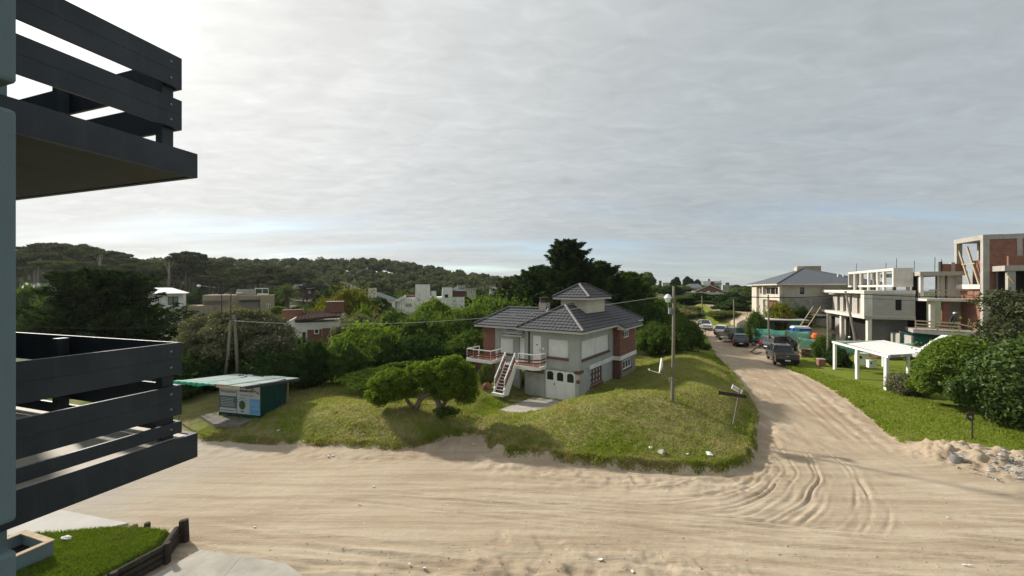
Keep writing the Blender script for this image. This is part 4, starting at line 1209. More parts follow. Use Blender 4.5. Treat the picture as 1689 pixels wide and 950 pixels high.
# ================================================================== POLES, WIRES, SIGNS
def pole(name, base, top, r0, r1, label, mat=None, cat='utility pole', group='wooden utility poles'):
    t = empty(name, base, 0, label, cat, group)
    d = Vector(top)-Vector(base)
    mid = d*0.5 + Vector((0.03, 0.02, 0))
    MB().tube([(0, 0, -0.6), d*0.02, mid, d], [r0*1.05, r0, (r0+r1)/2, r1], 12).build('shaft', mat or M['pole'], t, smooth=True)
    return t
PB = Vector((8.35, 20.2, 0)); PB.z = gz(PB.x, PB.y)
PT = Vector((8.42, 20.2, 7.6))
mp = pole('utility_pole', PB, PT, 0.092, 0.068, 'weathered wooden pole with white lantern and dish on the grassy mound')
hd = PT-PB
ar = empty('street_lantern', (-0.30, 0, 6.05-PB.z+0.85), 0); ar.parent = mp
MB().lathe([(0.04, -0.16), (0.09, -0.14), (0.17, 0.05), (0.19, 0.07)], 12, (0.06, 0, 0)).build('lantern_glass', M['lamp_white'], ar)
MB().lathe([(0.21, 0.0), (0.20, 0.03), (0.10, 0.17), (0.05, 0.20), (0.02, 0.22)], 12, (0.06, 0, 0.07)).build('lantern_cap', M['lamp_white'], ar)
MB().tube([(0.30, 0, -0.45), (0.10, 0, -0.42), (0.06, 0, -0.14)], 0.022, 8).build('bracket', M['metal_grey'], ar)
MB().box(0.10, 0.23, -0.06, 0.06, -0.75, -0.45).build('ballast_box', M['metal_grey'], ar)
ds = empty('satellite_dish', (PB.x, PB.y, 0), 0, 'white satellite dish on an arm bracketed to the mound pole', 'satellite dish')
def dish():
    c = Vector((-0.52, -0.05, 3.45)); n = 20; mb = MB(); ax = Vector((-0.93, 0.32, 0.14)).normalized()
    e1 = ax.cross(Vector((0, 0, 1))).normalized(); e2 = e1.cross(ax)
    vs = [c]; rings = 4; R0 = 0.41
    for r in range(1, rings+1):
        f = r/rings
        for k in range(n):
            a = 2*math.pi*k/n
            vs.append(c + (e1*math.cos(a)+e2*math.sin(a))*R0*f + ax*0.12*f*f)
    fs = [(0, 1+k, 1+(k+1) % n) for k in range(n)]
    for r in range(rings-1):
        fs += [(1+r*n+k, 1+(r+1)*n+k, 1+(r+1)*n+(k+1) % n, 1+r*n+(k+1) % n) for k in range(n)]
    mb.add(vs, fs); o = mb.build('reflector', M['white_clean'], ds, smooth=True)
    s_ = o.modifiers.new('t', 'SOLIDIFY'); s_.thickness = 0.012
    MB().tube([c-e2*0.40, c-e2*0.36+ax*0.62], 0.014, 6).build('feed_arm', M['white_clean'], ds)
    MB().tube([c-e2*0.36+ax*0.60, c-e2*0.30+ax*0.66], 0.045, 8).build('receiver', M['lamp_white'], ds)
    MB().tube([(-0.06, -0.02, 2.72), (-0.26, -0.04, 2.78), (-0.45, -0.05, 3.1), c-ax*0.02], 0.02, 8).build('mast', M['metal_grey'], ds)
    MB().tube([(-0.16, -0.02, 2.62), (-0.16, -0.02, 2.85)], 0.03, 8).build('clamp', M['metal_grey'], ds)
dish()

AB = Vector((-18.6, 25.6, 0.5))
ap = empty('utility_pole', AB, 0, 'pair of leaning wooden poles behind the kiosk', 'utility pole', 'wooden utility poles')
MB().tube([(-0.55, 0, -0.5), (-0.15, 0.02, 2.6), (0.04, 0, 4.9)], [0.105, 0.095, 0.08], 10).build('shaft', M['pole'], ap, smooth=True)
MB().tube([(0.42, 0.25, -0.5), (0.26, 0.25, 2.6), (0.12, 0.22, 5.2)], [0.115, 0.105, 0.085], 10).build('shaft', M['pole'], ap, smooth=True)
MB().tube([(0.02, 0.0, 4.4), (0.02, 0.05, 6.6)], 0.03, 6).build('pipe_mast', M['dark_grey'], ap)
MB().tube([(-0.55, 0, 4.9), (-0.55, 0, 6.4), (-0.62, 0, 6.8), (-0.95, 0, 7.0), (-2.0, 0, 7.14)], 0.03, 8).build('lamp_arm', M['dark_grey'], ap)
MB().beam((-0.62, 0.02, 4.98), (0.2, 0.1, 4.98), 0.06, 0.06).build('crossarm', M['wood'], ap)
MB().lathe([(0.02, 0), (0.11, 0.03), (0.12, 0.10), (0.05, 0.16)], 10, (-2.05, 0, 7.06)).build('lamp_head', M['lamp_white'], ap)
for k in range(3): MB().tube([(-0.35+k*0.06, -0.06, 4.9+0.2*math.cos(a*0.5+k)) if False else (-0.45+0.22*math.cos(a*0.7), -0.05-0.02*k, 5.15+0.22*math.sin(a*0.7)) for a in range(10)], 0.012, 5).build('cable_coil', M['cable'], ap)

def wire(p, q, sag, label, mat, r=0.016, group='overhead cables'):
    p, q = Vector(p), Vector(q); n = 24
    pts = [p+(q-p)*(i/n) - Vector((0, 0, sag*4*(i/n)*(1-i/n))) for i in range(n+1)]
    tag(MB().tube(pts, r, 5).build('overhead_cable', mat, smooth=True), label, 'cable', group)
AT = (-18.5, 25.6, 5.35)
wire(AT, (PT.x, PT.y, 7.15), 0.75, 'pale cable sagging from the leaning poles across the house roof', M['wire_pale'], 0.014)
wire((-30, 22, 5.5), AT, 0.4, 'cable running left from the leaning poles behind the balcony', M['cable'], 0.013)
RP = Vector((33.0, 37.5, 0))
wire((PT.x, PT.y, 7.28), (33.0, 37.5, 7.0), 0.35, 'dark cable from the mound pole to the leaning roadside pole', M['cable'], 0.03)
wire((33.0, 37.5, 6.95), (52, 30, 7.5), 0.5, 'thick dark cable across the unfinished building to the right edge', M['cable'], 0.035)
wire((33.0, 37.5, 6.6), (52, 30.5, 7.2), 0.6, 'thin lower cable across the unfinished building', M['cable'], 0.015)
wire((25.0, 20.0, 9.3), (-0.5, 6.0, 9.8), 0.3, 'cable crossing the street high above the sand junction', M['cable'], 0.02) if False else None
lp = pole('utility_pole', (33.4, 37.2, 0.2), (32.55, 37.9, 7.2), 0.13, 0.09, 'leaning roadside pole with a lamp before the unfinished building')
MB().tube([(-0.7, 0.6, 6.6), (-1.4, 0.8, 6.75), (-1.9, 0.9, 6.72)], 0.025, 6).build('lamp_arm', M['metal_grey'], lp)
MB().blob((-2.0, 0.9, 6.72), (0.28, 0.14, 0.10), 3, 2, 0.05).build('lamp_head', M['lamp_white'], lp, smooth=True)
for (u, v0, v1, Y, lab) in ((1268, 560, 486, 46.0, 'slim pole beside the green netting fence'), (1211, 540, 494, 66, 'slim pole before the curved pale wall'), (1158.5, 528, 488, 82, 'slim pole among the dune shrubs beyond the white car'),
                            (1366, 566, 516, 36.5, 'short grey post beside the workers')):
    b = D(u, v0, Y); tp = D(u-1, v1, Y); b.z = min(b.z, tp.z-3)
    pole('utility_pole', b, tp, 0.11, 0.08, lab)

def signpost():
    b = on_ground(1207, 702)
    t = empty('street_sign', b, 0, 'leaning wooden street sign with two crossed boards by the sand road', 'street sign')
    top = Vector((0.52, 0.20, 1.78))
    MB().tube([(0, 0, -0.3), top], [0.04, 0.035], 8).build('post', M['pole'], t)
    m = MB(); p = top*0.80
    m.beam(p+Vector((-0.92, 0.12, 0.12)), p+Vector((0.36, -0.08, -0.03)), 0.03, 0.17); m.build('board', M['wood_dark'], t, label='dark weathered board')
    p = top*0.93
    m = MB(); m.beam(p+Vector((-0.42, -0.10, 0.24)), p+Vector((0.16, 0.04, -0.08)), 0.03, 0.22); o = m.build('board', M['white'], t, label='pale painted board')
    d = Vector((0.58, 0.14, -0.32)).normalized()
    for k in range(6):
        c = p+Vector((-0.36, -0.106, 0.205)) + d*(0.075*k+0.02)
        MB().beam(c+Vector((0, -0.004, 0.03)), c+Vector((0, -0.004, -0.03)), 0.012, 0.014).build('letter_mark', M['dark_grey'], o)
signpost()
def small_sign():
    b = G(1603, 722, 0.25); b.z = 0.25
    t = empty('wooden_sign', b, 0, 'small dark wooden sign post beneath the big right hand shrub', 'sign'); t.scale = (0.85, 0.85, 0.95)
    MB().box(-0.02, 0.04, -0.03, 0.03, -0.2, 1.15).build('post', M['wood_dark'], t)
    n = 12
    pts = [(-0.34, -0.03, 0.98), (-0.10, -0.03, 0.86), (0.06, -0.03, 0.98), (0.06, -0.03, 1.2)] + [(-0.16+0.22*math.cos(math.pi*k/n), -0.03, 1.2+0.14*math.sin(math.pi*k/n)) for k in range(1, n)] + [(-0.38, -0.03, 1.2)]
    MB().extr(pts, (0, -0.04, 0)).build('board', M['wood_dark'], t)
    MB().extr([(-0.30, -0.072, 1.12), (-0.12, -0.072, 1.0), (-0.06, -0.072, 1.06), (-0.14, -0.072, 1.14)], (0, -0.01, 0)).build('plaque', M['wood_pale'], t)
small_sign()

# ================================================================== PERGOLA + GARDEN BITS (right)
def pergola():
    a, b, c = G(1377, 611, 0.1), G(1414, 626, 0.15), G(1462, 644, 0.2)
    t = empty('pergola', (c.x, c.y, 0.2), 0, 'white post carport with a translucent white sheet roof on the lawn', 'carport')
    A = a-c; B = b-c
    A.z = B.z = 0
    zt = 2.35
    for p, w in ((A, 0.20), (B, 0.20), (Vector((0, 0, 0)), 0.21)):
        MB().box(p.x-w/2, p.x+w/2, p.y-w/2, p.y+w/2, -0.3, zt-0.002).build('post', M['white'], t, bevel=0.01)
    R1 = Vector((5.2, 1.35, 0)); R2 = A + Vector((5.2, 0.9, 0))
    for p in (R1, R2, (R1+R2)/2): MB().box(p.x-0.08, p.x+0.08, p.y-0.08, p.y+0.08, -0.3, zt).build('post', M['white'], t)
    MB().beam(A+Vector((-0.05, 0.15, zt+0.08)), Vector((0.05, -0.15, zt+0.08)), 0.16, 0.16).build('front_beam', M['white'], t)
    MB().beam(Vector((0.09, 0, zt+0.06)), R1+Vector((0, 0, zt+0.06)), 0.10, 0.14).build('side_beam', M['metal_grey'], t)
    MB().beam(A+Vector((0.09, 0, zt+0.06)), R2+Vector((0, 0, zt+0.06)), 0.10, 0.14).build('side_beam', M['white'], t)
    n = 5
    for k in range(n):
        p = A*(k/n)*0.78+Vector((0.25, 0.05, zt+0.16)); q = A*((k+0.98)/n)*0.78+Vector((0.25, 0.05, zt+0.16))
        e = R1*(1-k/n)+R2*(k/n); e2 = R1*(1-(k+0.98)/n)+R2*((k+0.98)/n)
        MB().extr([p, q, e2+Vector((0, 0, zt+0.14)), e+Vector((0, 0, zt+0.14))], (0, 0, 0.02)).build('roof_sheet', M['white'], t)
pergola()
def meter_box(u, v, w, h, Y, label):
    p = D(u, v, Y); t = empty('utility_box', (p.x, p.y, p.z), R(-15), label, 'utility box')
    MB().box(-w/2, w/2, 0, w*0.7, 0, h).build('cabinet', M['white_clean'], t, bevel=0.01)
    d = MB().box(-w/2+0.05, w/2-0.05, -0.02, -0.003, 0.08, h-0.08).build('door', M['white_clean'], t)
    MB().box(-w/2+0.1, -w/2+0.35*w, -0.03, -0.021, h*0.55, h*0.8).build('vent_grille', M['dark_grey'], d)
    MB().box(-w/2-0.03, w/2+0.03, -0.04, w*0.7+0.03, h, h+0.04).build('lid', M['white_clean'], t)
meter_box(1424, 602, 0.75, 0.95, 33, 'larger white utility box under the carport')
meter_box(1440, 607, 0.55, 0.58, 31.8, 'smaller white utility box under the carport')
def crate(p, label):
    t = empty('brick_planter', p, R(-18), label, 'planter')
    MB().box(-0.27, 0.27, -0.27, 0.27, 0, 0.72).build('body', M['hollow_brick'], t)
    MB().box(-0.31, 0.31, -0.31, 0.31, 0.722, 0.77).build('lid', M['conc_slab'], t)
crate((28.9, 36.3, 0.12), 'orange brick pillar box beside the carport shrub')

# ================================================================== VEHICLES
def paint(name, c, rough=0.3):
    m, t, b, o = mat_base(name)
    d = ramp(t, noise(t, o, 2.5, 6, 0.65), [(0.45, 0.0), (0.75, 0.35)])
    L(t, mixc(t, d, c, (0.24, 0.20, 0.15)), b.inputs['Base Color'])
    b.inputs['Roughness'].default_value = rough; b.inputs['Coat Weight'].default_value = 0.3; b.inputs['Specular IOR Level'].default_value = 0.5
    return m
def wheel(parent, x, y, r, w, side):
    wh = empty('wheel', (x, y, r)); wh.parent = parent
    mb = MB(); n = 20
    prof = [(r*0.62, -w/2), (r*0.93, -w/2), (r, -w*0.32), (r, w*0.32), (r*0.93, w/2), (r*0.62, w/2)]
    vs = []; fs = []
    for rr, yy in prof: vs += [(rr*math.cos(2*math.pi*k/n), yy, rr*math.sin(2*math.pi*k/n)) for k in range(n)]
    for i in range(len(prof)-1): fs += [(i*n+k, i*n+(k+1) % n, (i+1)*n+(k+1) % n, (i+1)*n+k) for k in range(n)]
    mb.add(vs, fs); mb.build('tyre', M['black'], wh, smooth=False)
    mb = MB(); yo = side*w*0.36
    mb.extr([(r*0.63*math.cos(2*math.pi*k/n), yo, r*0.63*math.sin(2*math.pi*k/n)) for k in range(n)], (0, -side*w*0.3, 0))
    for k in range(5):
        a = 2*math.pi*k/5; d = Vector((math.cos(a), 0, math.sin(a)))
        mb.beam(Vector((0, yo+side*0.012, 0))+d*0.05, Vector((0, yo+side*0.012, 0))+d*r*0.58, 0.03, 0.06, up=(0, 1, 0))
    mb.build('rim', M['chrome'], wh)
def vehicle(name, label, loc, az, kind, col, cat, plate=True):
    """x forward, y left. profiles in metres"""
    t = empty(name, loc, R(90-az), label, cat, 'vehicles parked along the side road')
    pm = paint(name+'_paint', col)
    P = dict(
        sedan=dict(L=4.35, W=1.72, r=0.31, wb=(-1.25, 1.30), belt=0.92, low=[(-2.15, .35), (-2.17, .62), (-2.10, .93), (-1.55, .98), (0.95, .93), (1.95, .78), (2.14, .60), (2.16, .35)],
                   cab=[(-1.75, .96), (-1.05, 1.40), (0.15, 1.42), (1.05, .94)]),
        hatch=dict(L=4.2, W=1.75, r=0.32, wb=(-1.25, 1.28), belt=0.95, low=[(-2.05, .35), (-2.08, .70), (-2.0, 1.0), (-1.5, 1.0), (0.95, .96), (1.9, .80), (2.08, .60), (2.10, .35)],
                   cab=[(-1.95, .98), (-1.5, 1.45), (0.1, 1.49), (1.1, .95)]),
        suv=dict(L=4.6, W=1.86, r=0.37, wb=(-1.35, 1.38), belt=1.08, low=[(-2.28, .45), (-2.30, .80), (-2.22, 1.10), (-1.5, 1.12), (1.0, 1.08), (2.05, .98), (2.25, .75), (2.28, .45)],
                 cab=[(-2.2, 1.10), (-1.85, 1.66), (0.3, 1.70), (1.1, 1.08)]),
        pickup=dict(L=5.3, W=1.88, r=0.39, wb=(-1.60, 1.65), belt=1.12, low=[(-2.62, .52), (-2.64, .90), (-2.62, 1.14), (-0.72, 1.14), (1.25, 1.13), (2.35, 1.05), (2.6, .82), (2.62, .50)],
                    cab=[(-0.80, 1.12), (-0.55, 1.72), (0.55, 1.78), (1.45, 1.12)]))[kind]
    W = P['W']/2; r = P['r']
    # lower body with wheel arches
    bottom = []
    z0 = P['low'][0][1]
    for wx in P['wb'][::-1]:
        bottom += [(wx+r*1.22*math.cos(math.pi*k/8), max(z0*0.72, r+r*1.22*math.sin(math.pi*k/8)) if 0 < k < 8 else z0*0.72) for k in range(9)]
    prof = P['low'] + [(P['low'][-1][0]-0.1, z0*0.72)] + bottom + [(P['low'][0][0]+0.1, z0*0.72)]
    cx = sum(p[0] for p in prof)/len(prof); cz = sum(p[1] for p in prof)/len(prof)
    n = len(prof); mb = MB(); rings = []
    for yy, k in ((-W, 0.965), (-W+0.07, 1.0), (W-0.07, 1.0), (W, 0.965)):
        rings += [(cx+(x-cx)*(1-(1-k)*0.5), yy, cz+(z-cz)*k) for x, z in prof]
    fs = [tuple(range(n)), tuple(range(3*n, 4*n))[::-1]]
    for i in range(3): fs += [(i*n+k, (i+1)*n+k, (i+1)*n+(k+1) % n, i*n+(k+1) % n) for k in range(n)]
    mb.add(rings, fs); body = mb.build('body', pm, t)
    if kind == 'pickup':
        MB().box(-2.52, -0.86, -W+0.12, W-0.12, 1.142, 1.155).build('cargo_bed', M['dark_in'], t)
        mb = MB(); mb.box(-2.62, -0.82, -W+0.01, -W+0.12, 1.142, 1.20); mb.box(-2.62, -0.82, W-0.12, W-0.01, 1.142, 1.20); mb.box(-2.66, -2.52, -W+0.12, W-0.12, 1.142, 1.20)
        mb.build('bed_rail', pm, t)
        tg = MB().box(-2.68, -2.655, -W+0.14, W-0.14, 0.74, 1.13).build('tailgate', pm, t)
        MB().box(-2.70, -2.681, -0.10, 0.10, 0.98, 1.06).build('badge', M['chrome'], tg)
        for y in (-W*0.62, W*0.62): MB().tube([(-0.6, y, 1.80), (0.6, y, 1.83)], 0.03, 6).build('roof_rail', M['chrome'], t)
    # greenhouse: glass body, painted roof and pillars
    cab = P['cab']; wb_, wt = W*0.94, W*0.76
    zb, zt = cab[0][1], cab[1][1]
    def yw(z): return wb_+(wt-wb_)*(z-zb)/(zt-zb)
    mb = MB(); L4 = [(x, yw(z), z) for x, z in cab]; R4 = [(x, -yw(z), z) for x, z in cab]
    mb.add(L4+R4, [(0, 1, 2, 3)[::-1], (4, 5, 6, 7), (0, 4, 5, 1)[::-1], (1, 5, 6, 2)[::-1], (2, 6, 7, 3)[::-1]]); mb.build('window_glass', M['glass'], t)
    (x1, z1), (x2, z2) = cab[1], cab[2]
    mb = MB(); e = 0.02
    mb.extr([(x1-0.05, -wt-e, z1), (x2+0.05, -wt-e, z2), (x2+0.05, wt+e, z2), (x1-0.05, wt+e, z1)], (0, 0, 0.05)); mb.build('roof', pm, t, bevel=0.02)
    for s_ in (-1, 1):
        for i, j in ((0, 1), (3, 2)):
            mb = MB()
            a = Vector((cab[i][0], s_*(yw(cab[i][1])+0.003), cab[i][1])); b = Vector((cab[j][0], s_*(yw(cab[j][1])+0.003), cab[j][1]))
            mb.beam(a, b, 0.09, 0.07); mb.build('pillar', pm, t)
        mb = MB(); xm = (x1+x2)/2
        mb.beam((xm, s_*(wb_+0.003), zb), (xm, s_*(wt+0.003), (z1+z2)/2), 0.09, 0.05)
        if kind == 'suv': mb.build('pillar', pm, t); mb = MB(); mb.beam((x1+0.55, s_*(wb_+0.003), zb), (x1+0.55, s_*(wt+0.003), z1), 0.10, 0.05)
        mb.build('pillar', pm, t)
        m = MB(); m.box(cab[3][0]-0.42, cab[3][0]-0.22, s_*W, s_*(W+0.17), zb+0.02, zb+0.16); m.build('mirror', pm, t)
    for wx in P['wb']:
        for s_ in (-1, 1): wheel(t, wx, s_*(W-0.10), r, 0.2, s_)
    xr = P['low'][0][0]; xf = P['low'][-1][0]
    MB().box(xr-0.10, xr+0.12, -W+0.04, W-0.04, z0*0.85, z0+0.20).build('rear_bumper', M['chrome'] if (kind == 'pickup' and sum(col) > 0.2) else M['black'], t, bevel=0.02)
    MB().box(xf-0.12, xf+0.08, -W+0.04, W-0.04, z0*0.8, z0+0.22).build('front_bumper', pm, t, bevel=0.02)
    MB().box(xf-0.03, xf+0.03, -0.5, 0.5, z0+0.225, z0+0.36).build('grille', M['black'], t)
    zt2 = P['low'][1][1]+0.12
    for s_ in (-1, 1):
        MB().box(xr-0.045, xr+0.10, s_*(W-0.26), s_*(W-0.03), zt2-0.18, zt2+0.14).build('tail_light', M['red_light'], t)
        MB().box(xf-0.16, xf+0.005, s_*(W-0.42), s_*(W-0.05), zt2-0.18, zt2-0.02).build('headlight', M['lamp_white'], t)
    if plate:
        MB().box(xr-0.115, xr-0.101, -0.22, 0.22, z0+0.04, z0+0.16).build('number_plate', M['litter'], t)
    return t
vehicle('pickup_truck', 'dark grey double cab pickup seen from behind, nearest of the parked vehicles', (27.0, 38.9, 0.05), 24, 'pickup', (0.040, 0.046, 0.050), 'pickup truck')
vehicle('suv', 'dark blue black suv parked across the verge behind the nearest pickup', (32.3, 46.6, 0.05), 74, 'suv', (0.018, 0.022, 0.032), 'suv')
vehicle('sedan', 'small dark blue sedan seen from behind in the sand road', (29.9, 50.9, 0.05), 27, 'sedan', (0.030, 0.040, 0.055), 'car')
vehicle('pickup_truck', 'grey brown pickup with chrome bumper, angled beyond the small sedan', (31.4, 55.2, 0.1), 58, 'pickup', (0.115, 0.105, 0.095), 'pickup truck')
vehicle('hatchback', 'white car facing the camera at the far end of the sand road', (34.6, 69.6, 0.25), 196, 'hatch', (0.62, 0.64, 0.65), 'car')
vehicle('hatchback', 'white car half hidden beyond the grey brown pickup', (33.0, 60.8, 0.2), 40, 'hatch', (0.62, 0.63, 0.63), 'car')
def quad(p):
    t = empty('dirt_bike', p, R(-35), 'small red and white quad bike lying by the fence', 'quad bike')
    MB().blob((0, 0, 0.62), (0.55, 0.25, 0.22), 3, 2, 0.2).build('body', plain('bike_red', (0.22, 0.04, 0.04)), t, smooth=True)
    for x in (-0.55, 0.6):
        for y in (-0.32, 0.32): wheel(t, x, y, 0.28, 0.2, 1 if y > 0 else -1)
    MB().tube([(0.45, -0.35, 0.98), (0.38, 0, 0.92), (0.45, 0.35, 0.98)], 0.02, 6).build('handlebar', M['black'], t)
    MB().tube([(0.38, 0, 0.6), (0.38, 0, 0.92)], 0.03, 6).build('steering_column', M['black'], t)
    MB().blob((-0.25, 0, 0.84), (0.38, 0.16, 0.07), 4, 2, 0.05).build('saddle', M['black'], t, smooth=True)
    MB().box(0.45, 0.75, -0.38, 0.38, 0.58, 0.64).build('mudguard', M['white_clean'], t)
quad((32.0, 50.3, 0.05))
ho = MB().tube([G(1256, 581, .04), G(1246, 584, .04), G(1238, 580, .04), G(1247, 574, .04), G(1262, 570, .04)], 0.04, 6).build('hose', M['wood_dark'], smooth=True)
tag(ho, 'brown hose looped on the sand beside the suv', 'hose')

# ================================================================== FENCES, TOILET, SHED around the building site
def net_fence(pts, h, mat, label, sag=0.1):
    p0 = pts[0]
    t = empty('netting_fence', (p0[0], p0[1], 0), 0, label, 'fence')
    for (a, b) in zip(pts[:-1], pts[1:]):
        a = Vector(a)-Vector((p0[0], p0[1], 0)); b = Vector(b)-Vector((p0[0], p0[1], 0)); n = max(1, round((b-a).length/2.4))
        for i in range(n):
            q0, q1 = a+(b-a)*i/n, a+(b-a)*(i+1)/n; m = 8; vs = []
            nn = (b-a).cross(Vector((0, 0, 1))).normalized()
            for j in range(m+1):
                f = j/m; q = q0+(q1-q0)*f; s_ = sag*math.sin(math.pi*f)
                for k in range(4):
                    vs.append(q+Vector((0, 0, (h-s_*1.3)*k/3))+nn*0.07*math.sin(3*f*math.pi+k*1.7+i))
            fs = [(j*4+k, j*4+4+k, j*4+5+k, j*4+1+k) for j in range(m) for k in range(3)]
            o = MB().add(vs, fs).build('netting', mat, t, smooth=True)
            sm = o.modifiers.new('t', 'SOLIDIFY'); sm.thickness = 0.02
            MB().tube([q0, q0+Vector((0, 0, h+0.1))], 0.045, 6).build('post', M['wood'], t)
net_fence([(32.6, 44.2, 0.1), (37.5, 42.0, 0.1), (41.5, 40.0, 0.1)], 1.75, M['net'], 'long pale green netting fence along the building site')
net_fence([(34.4, 48.6, 0.1), (32.5, 52.5, 0.1), (34.5, 57.0, 0.2), (37.5, 57.6, 0.3)], 2.1, M['net_dark'], 'teal green netting fence behind the small trees')
net_fence([(34.3, 48.3, 0.1), (36.6, 47.6, 0.1)], 2.1, M['net'], 'pale netting fence corner beside the grey gate')
net_fence([(41.8, 41.8, 0.3), (46.5, 40.2, 0.3)], 2.5, M['net_dark'], 'dark green netting hung under the concrete box')
gt = empty('site_gate', (36.7, 47.2, 0.1), R(-12), 'grey board gate in the site fence', 'gate')
for k in range(5): MB().box(0.02+k*0.36, 0.36+k*0.36, -0.03, 0.03, 0.1, 1.6).build('board', M['tan_dark'], gt)
MB().beam((0, 0, 1.64), (1.9, 0, 1.64), 0.08, 0.08).build('rail', M['wood'], gt)
MB().box(1.86, 2.3, -0.06, 0.06, 0, 1.9).build('post', M['dark_grey'], gt)
def toilet():
    p = D(1320, 556, 49); t = empty('portable_toilet', (p.x, p.y, 0.4), R(-20), 'blue portable toilet with white roof behind the netting fence', 'portable toilet')
    MB().box(-0.95, 0.95, -0.6, 0.6, 0.1, 2.05).build('cabin', M['blue'], t, bevel=0.02)
    MB().box(-0.82, -0.25, -0.63, -0.603, 0.25, 1.95).build('door', M['poster_blue'], t)
    MB().extr([(-1.0, -0.65, 2.05), (1.0, -0.65, 2.05), (0.75, -0.65, 2.28), (-0.75, -0.65, 2.28)], (0, 1.3, 0)).build('roof', M['lamp_white'], t)
    MB().box(-1.0, 1.0, -0.65, 0.65, 0, 0.1).build('base', M['black'], t)
    c = empty('cement_mixer', (p.x+0.6, p.y-1.6, 0.3), 0, 'orange cement mixer before the blue toilet', 'cement mixer')
    MB().lathe([(0.2, 0), (0.45, 0.2), (0.45, 0.55), (0.22, 0.95), (0.18, 0.95)], 12, (0, 0, 0.75)).build('drum', M['orange'], c, smooth=True)
    for x in (-0.4, 0.4): MB().tube([(x*1.4, -0.3, 0), (x, 0, 1.0)], 0.035, 6).build('leg', M['metal_grey'], c); MB().tube([(x*1.4, 0.4, 0), (x, 0, 1.0)], 0.035, 6).build('leg', M['metal_grey'], c)
    MB().tube([(0.9, 0, 0), (0.9, 0, 1.55)], 0.03, 6).build('tow_bar', M['metal_grey'], c)
    MB().tube([(0.6, 0, 1.05), (1.3, 0, 1.05)], 0.03, 6).build('crank', M['orange'], c)
toilet()
def shed():
    p = D(1290, 556, 55); t = empty('site_shed', (p.x, p.y, 0.4), R(-16), 'low dark site shed with flat white roof behind the fence', 'shed')
    mb = MB(); wall(mb, 'x', 0, 0.08, -2.6, 0.9, 0, 2.5, [(-0.9, 0.6, 0, 2.2)]); mb.build('wall', M['dark_grey'], t)
    MB().box(0.9, 2.6, 0, 0.08, 0, 2.5).build('panel', M['net_dark'], t)
    MB().box(-2.6, 2.6, 2.6, 2.7, 0, 2.5).build('back_wall', M['dark_in'], t); MB().box(-2.6, -2.5, 0.08, 2.6, 0, 2.5).build('side_wall', M['dark_grey'], t); MB().box(2.5, 2.6, 0.08, 2.6, 0, 2.5).build('side_wall', M['dark_grey'], t)
    MB().box(-3.0, 3.1, -0.5, 3.0, 2.52, 2.68).build('roof', M['white'], t)
shed()
bl = empty('brick_pallet', (32.2, 41.6, 0.15), R(-22), 'stack of brown bricks under mesh beside the nearest pickup', 'brick stack')
for k in range(5):
    for j in range(6):
        MB().box(-1.1+j*0.37, -0.75+j*0.37, -0.45, 0.45, k*0.16, k*0.16+0.15).build('brick', M['tile_red'] if (k+j) % 3 else M['wood'], bl)

# ================================================================== PEOPLE
def person(name, loc, rz, joints, edges, rad, cloth, helmet, label, head):
    t = empty(name, loc, rz, label, 'person')
    me = bpy.data.meshes.new('body'); me.from_pydata([j for j in joints], edges, []); me.update()
    o = link('body', me, cloth, t)
    sk = o.modifiers.new('skin', 'SKIN')
    me.skin_vertices[0].data[0].use_root = True
    for i, r_ in enumerate(rad): me.skin_vertices[0].data[i].radius = (r_, r_)
    sb = o.modifiers.new('sub', 'SUBSURF'); sb.levels = 2; sb.render_levels = 2
    sk.use_smooth_shade = True
    h = Vector(head)
    hd = MB().blob(h, (0.085, 0.095, 0.115), 2, 2, 0.03).build('head', M['skin'], t, smooth=True)
    MB().tube([h+Vector((0, -0.09, 0.0)), h+Vector((0, -0.115, -0.03))], [0.012, 0.018], 6).build('nose', M['skin'], hd)
    for s_ in (-1, 1):
        MB().blob(h+Vector((s_*0.035, -0.088, 0.015)), 0.012, 1, 1, 0).build('eye', M['ink'], hd)
        MB().blob(h+Vector((s_*0.09, 0, 0)), (0.015, 0.03, 0.035), 1, 1, 0).build('ear', M['skin'], hd)
    MB().box(h.x-0.025, h.x+0.025, h.y-0.097, h.y-0.085, h.z-0.06, h.z-0.05).build('mouth', M['terracotta'], hd)
    if helmet:
        MB().lathe([(0.135, 0.0), (0.14, 0.015), (0.115, 0.02), (0.105, 0.07), (0.07, 0.115), (0.02, 0.13)], 14, h+Vector((0, -0.01, 0.045))).build('helmet', helmet, t, smooth=True)
    # hands with five fingers each
    for wr in (joints[9], joints[12]):
        w = Vector(wr); d = Vector((0, -0.3, -1)).normalized(); sx = 1 if w.x > 0 else -1
        mb = MB(); mb.beam(w, w+d*0.09, 0.035, 0.08, up=(sx, 0, 0))
        for k in range(4):
            b = w+d*0.085+Vector((0, -0.03+0.02*k, 0)); mb.tube([b, b+d*0.04, b+d*0.07+Vector((-sx*0.02, 0, 0))], [0.010, 0.009, 0.007], 6)
        b = w+d*0.03+Vector((0, -0.04, 0)); mb.tube([b, b+Vector((-sx*0.02, -0.035, -0.03)), b+Vector((-sx*0.03, -0.04, -0.06))], [0.012, 0.010, 0.008], 6)
        mb.build('hand', M['skin'], t)
    return t
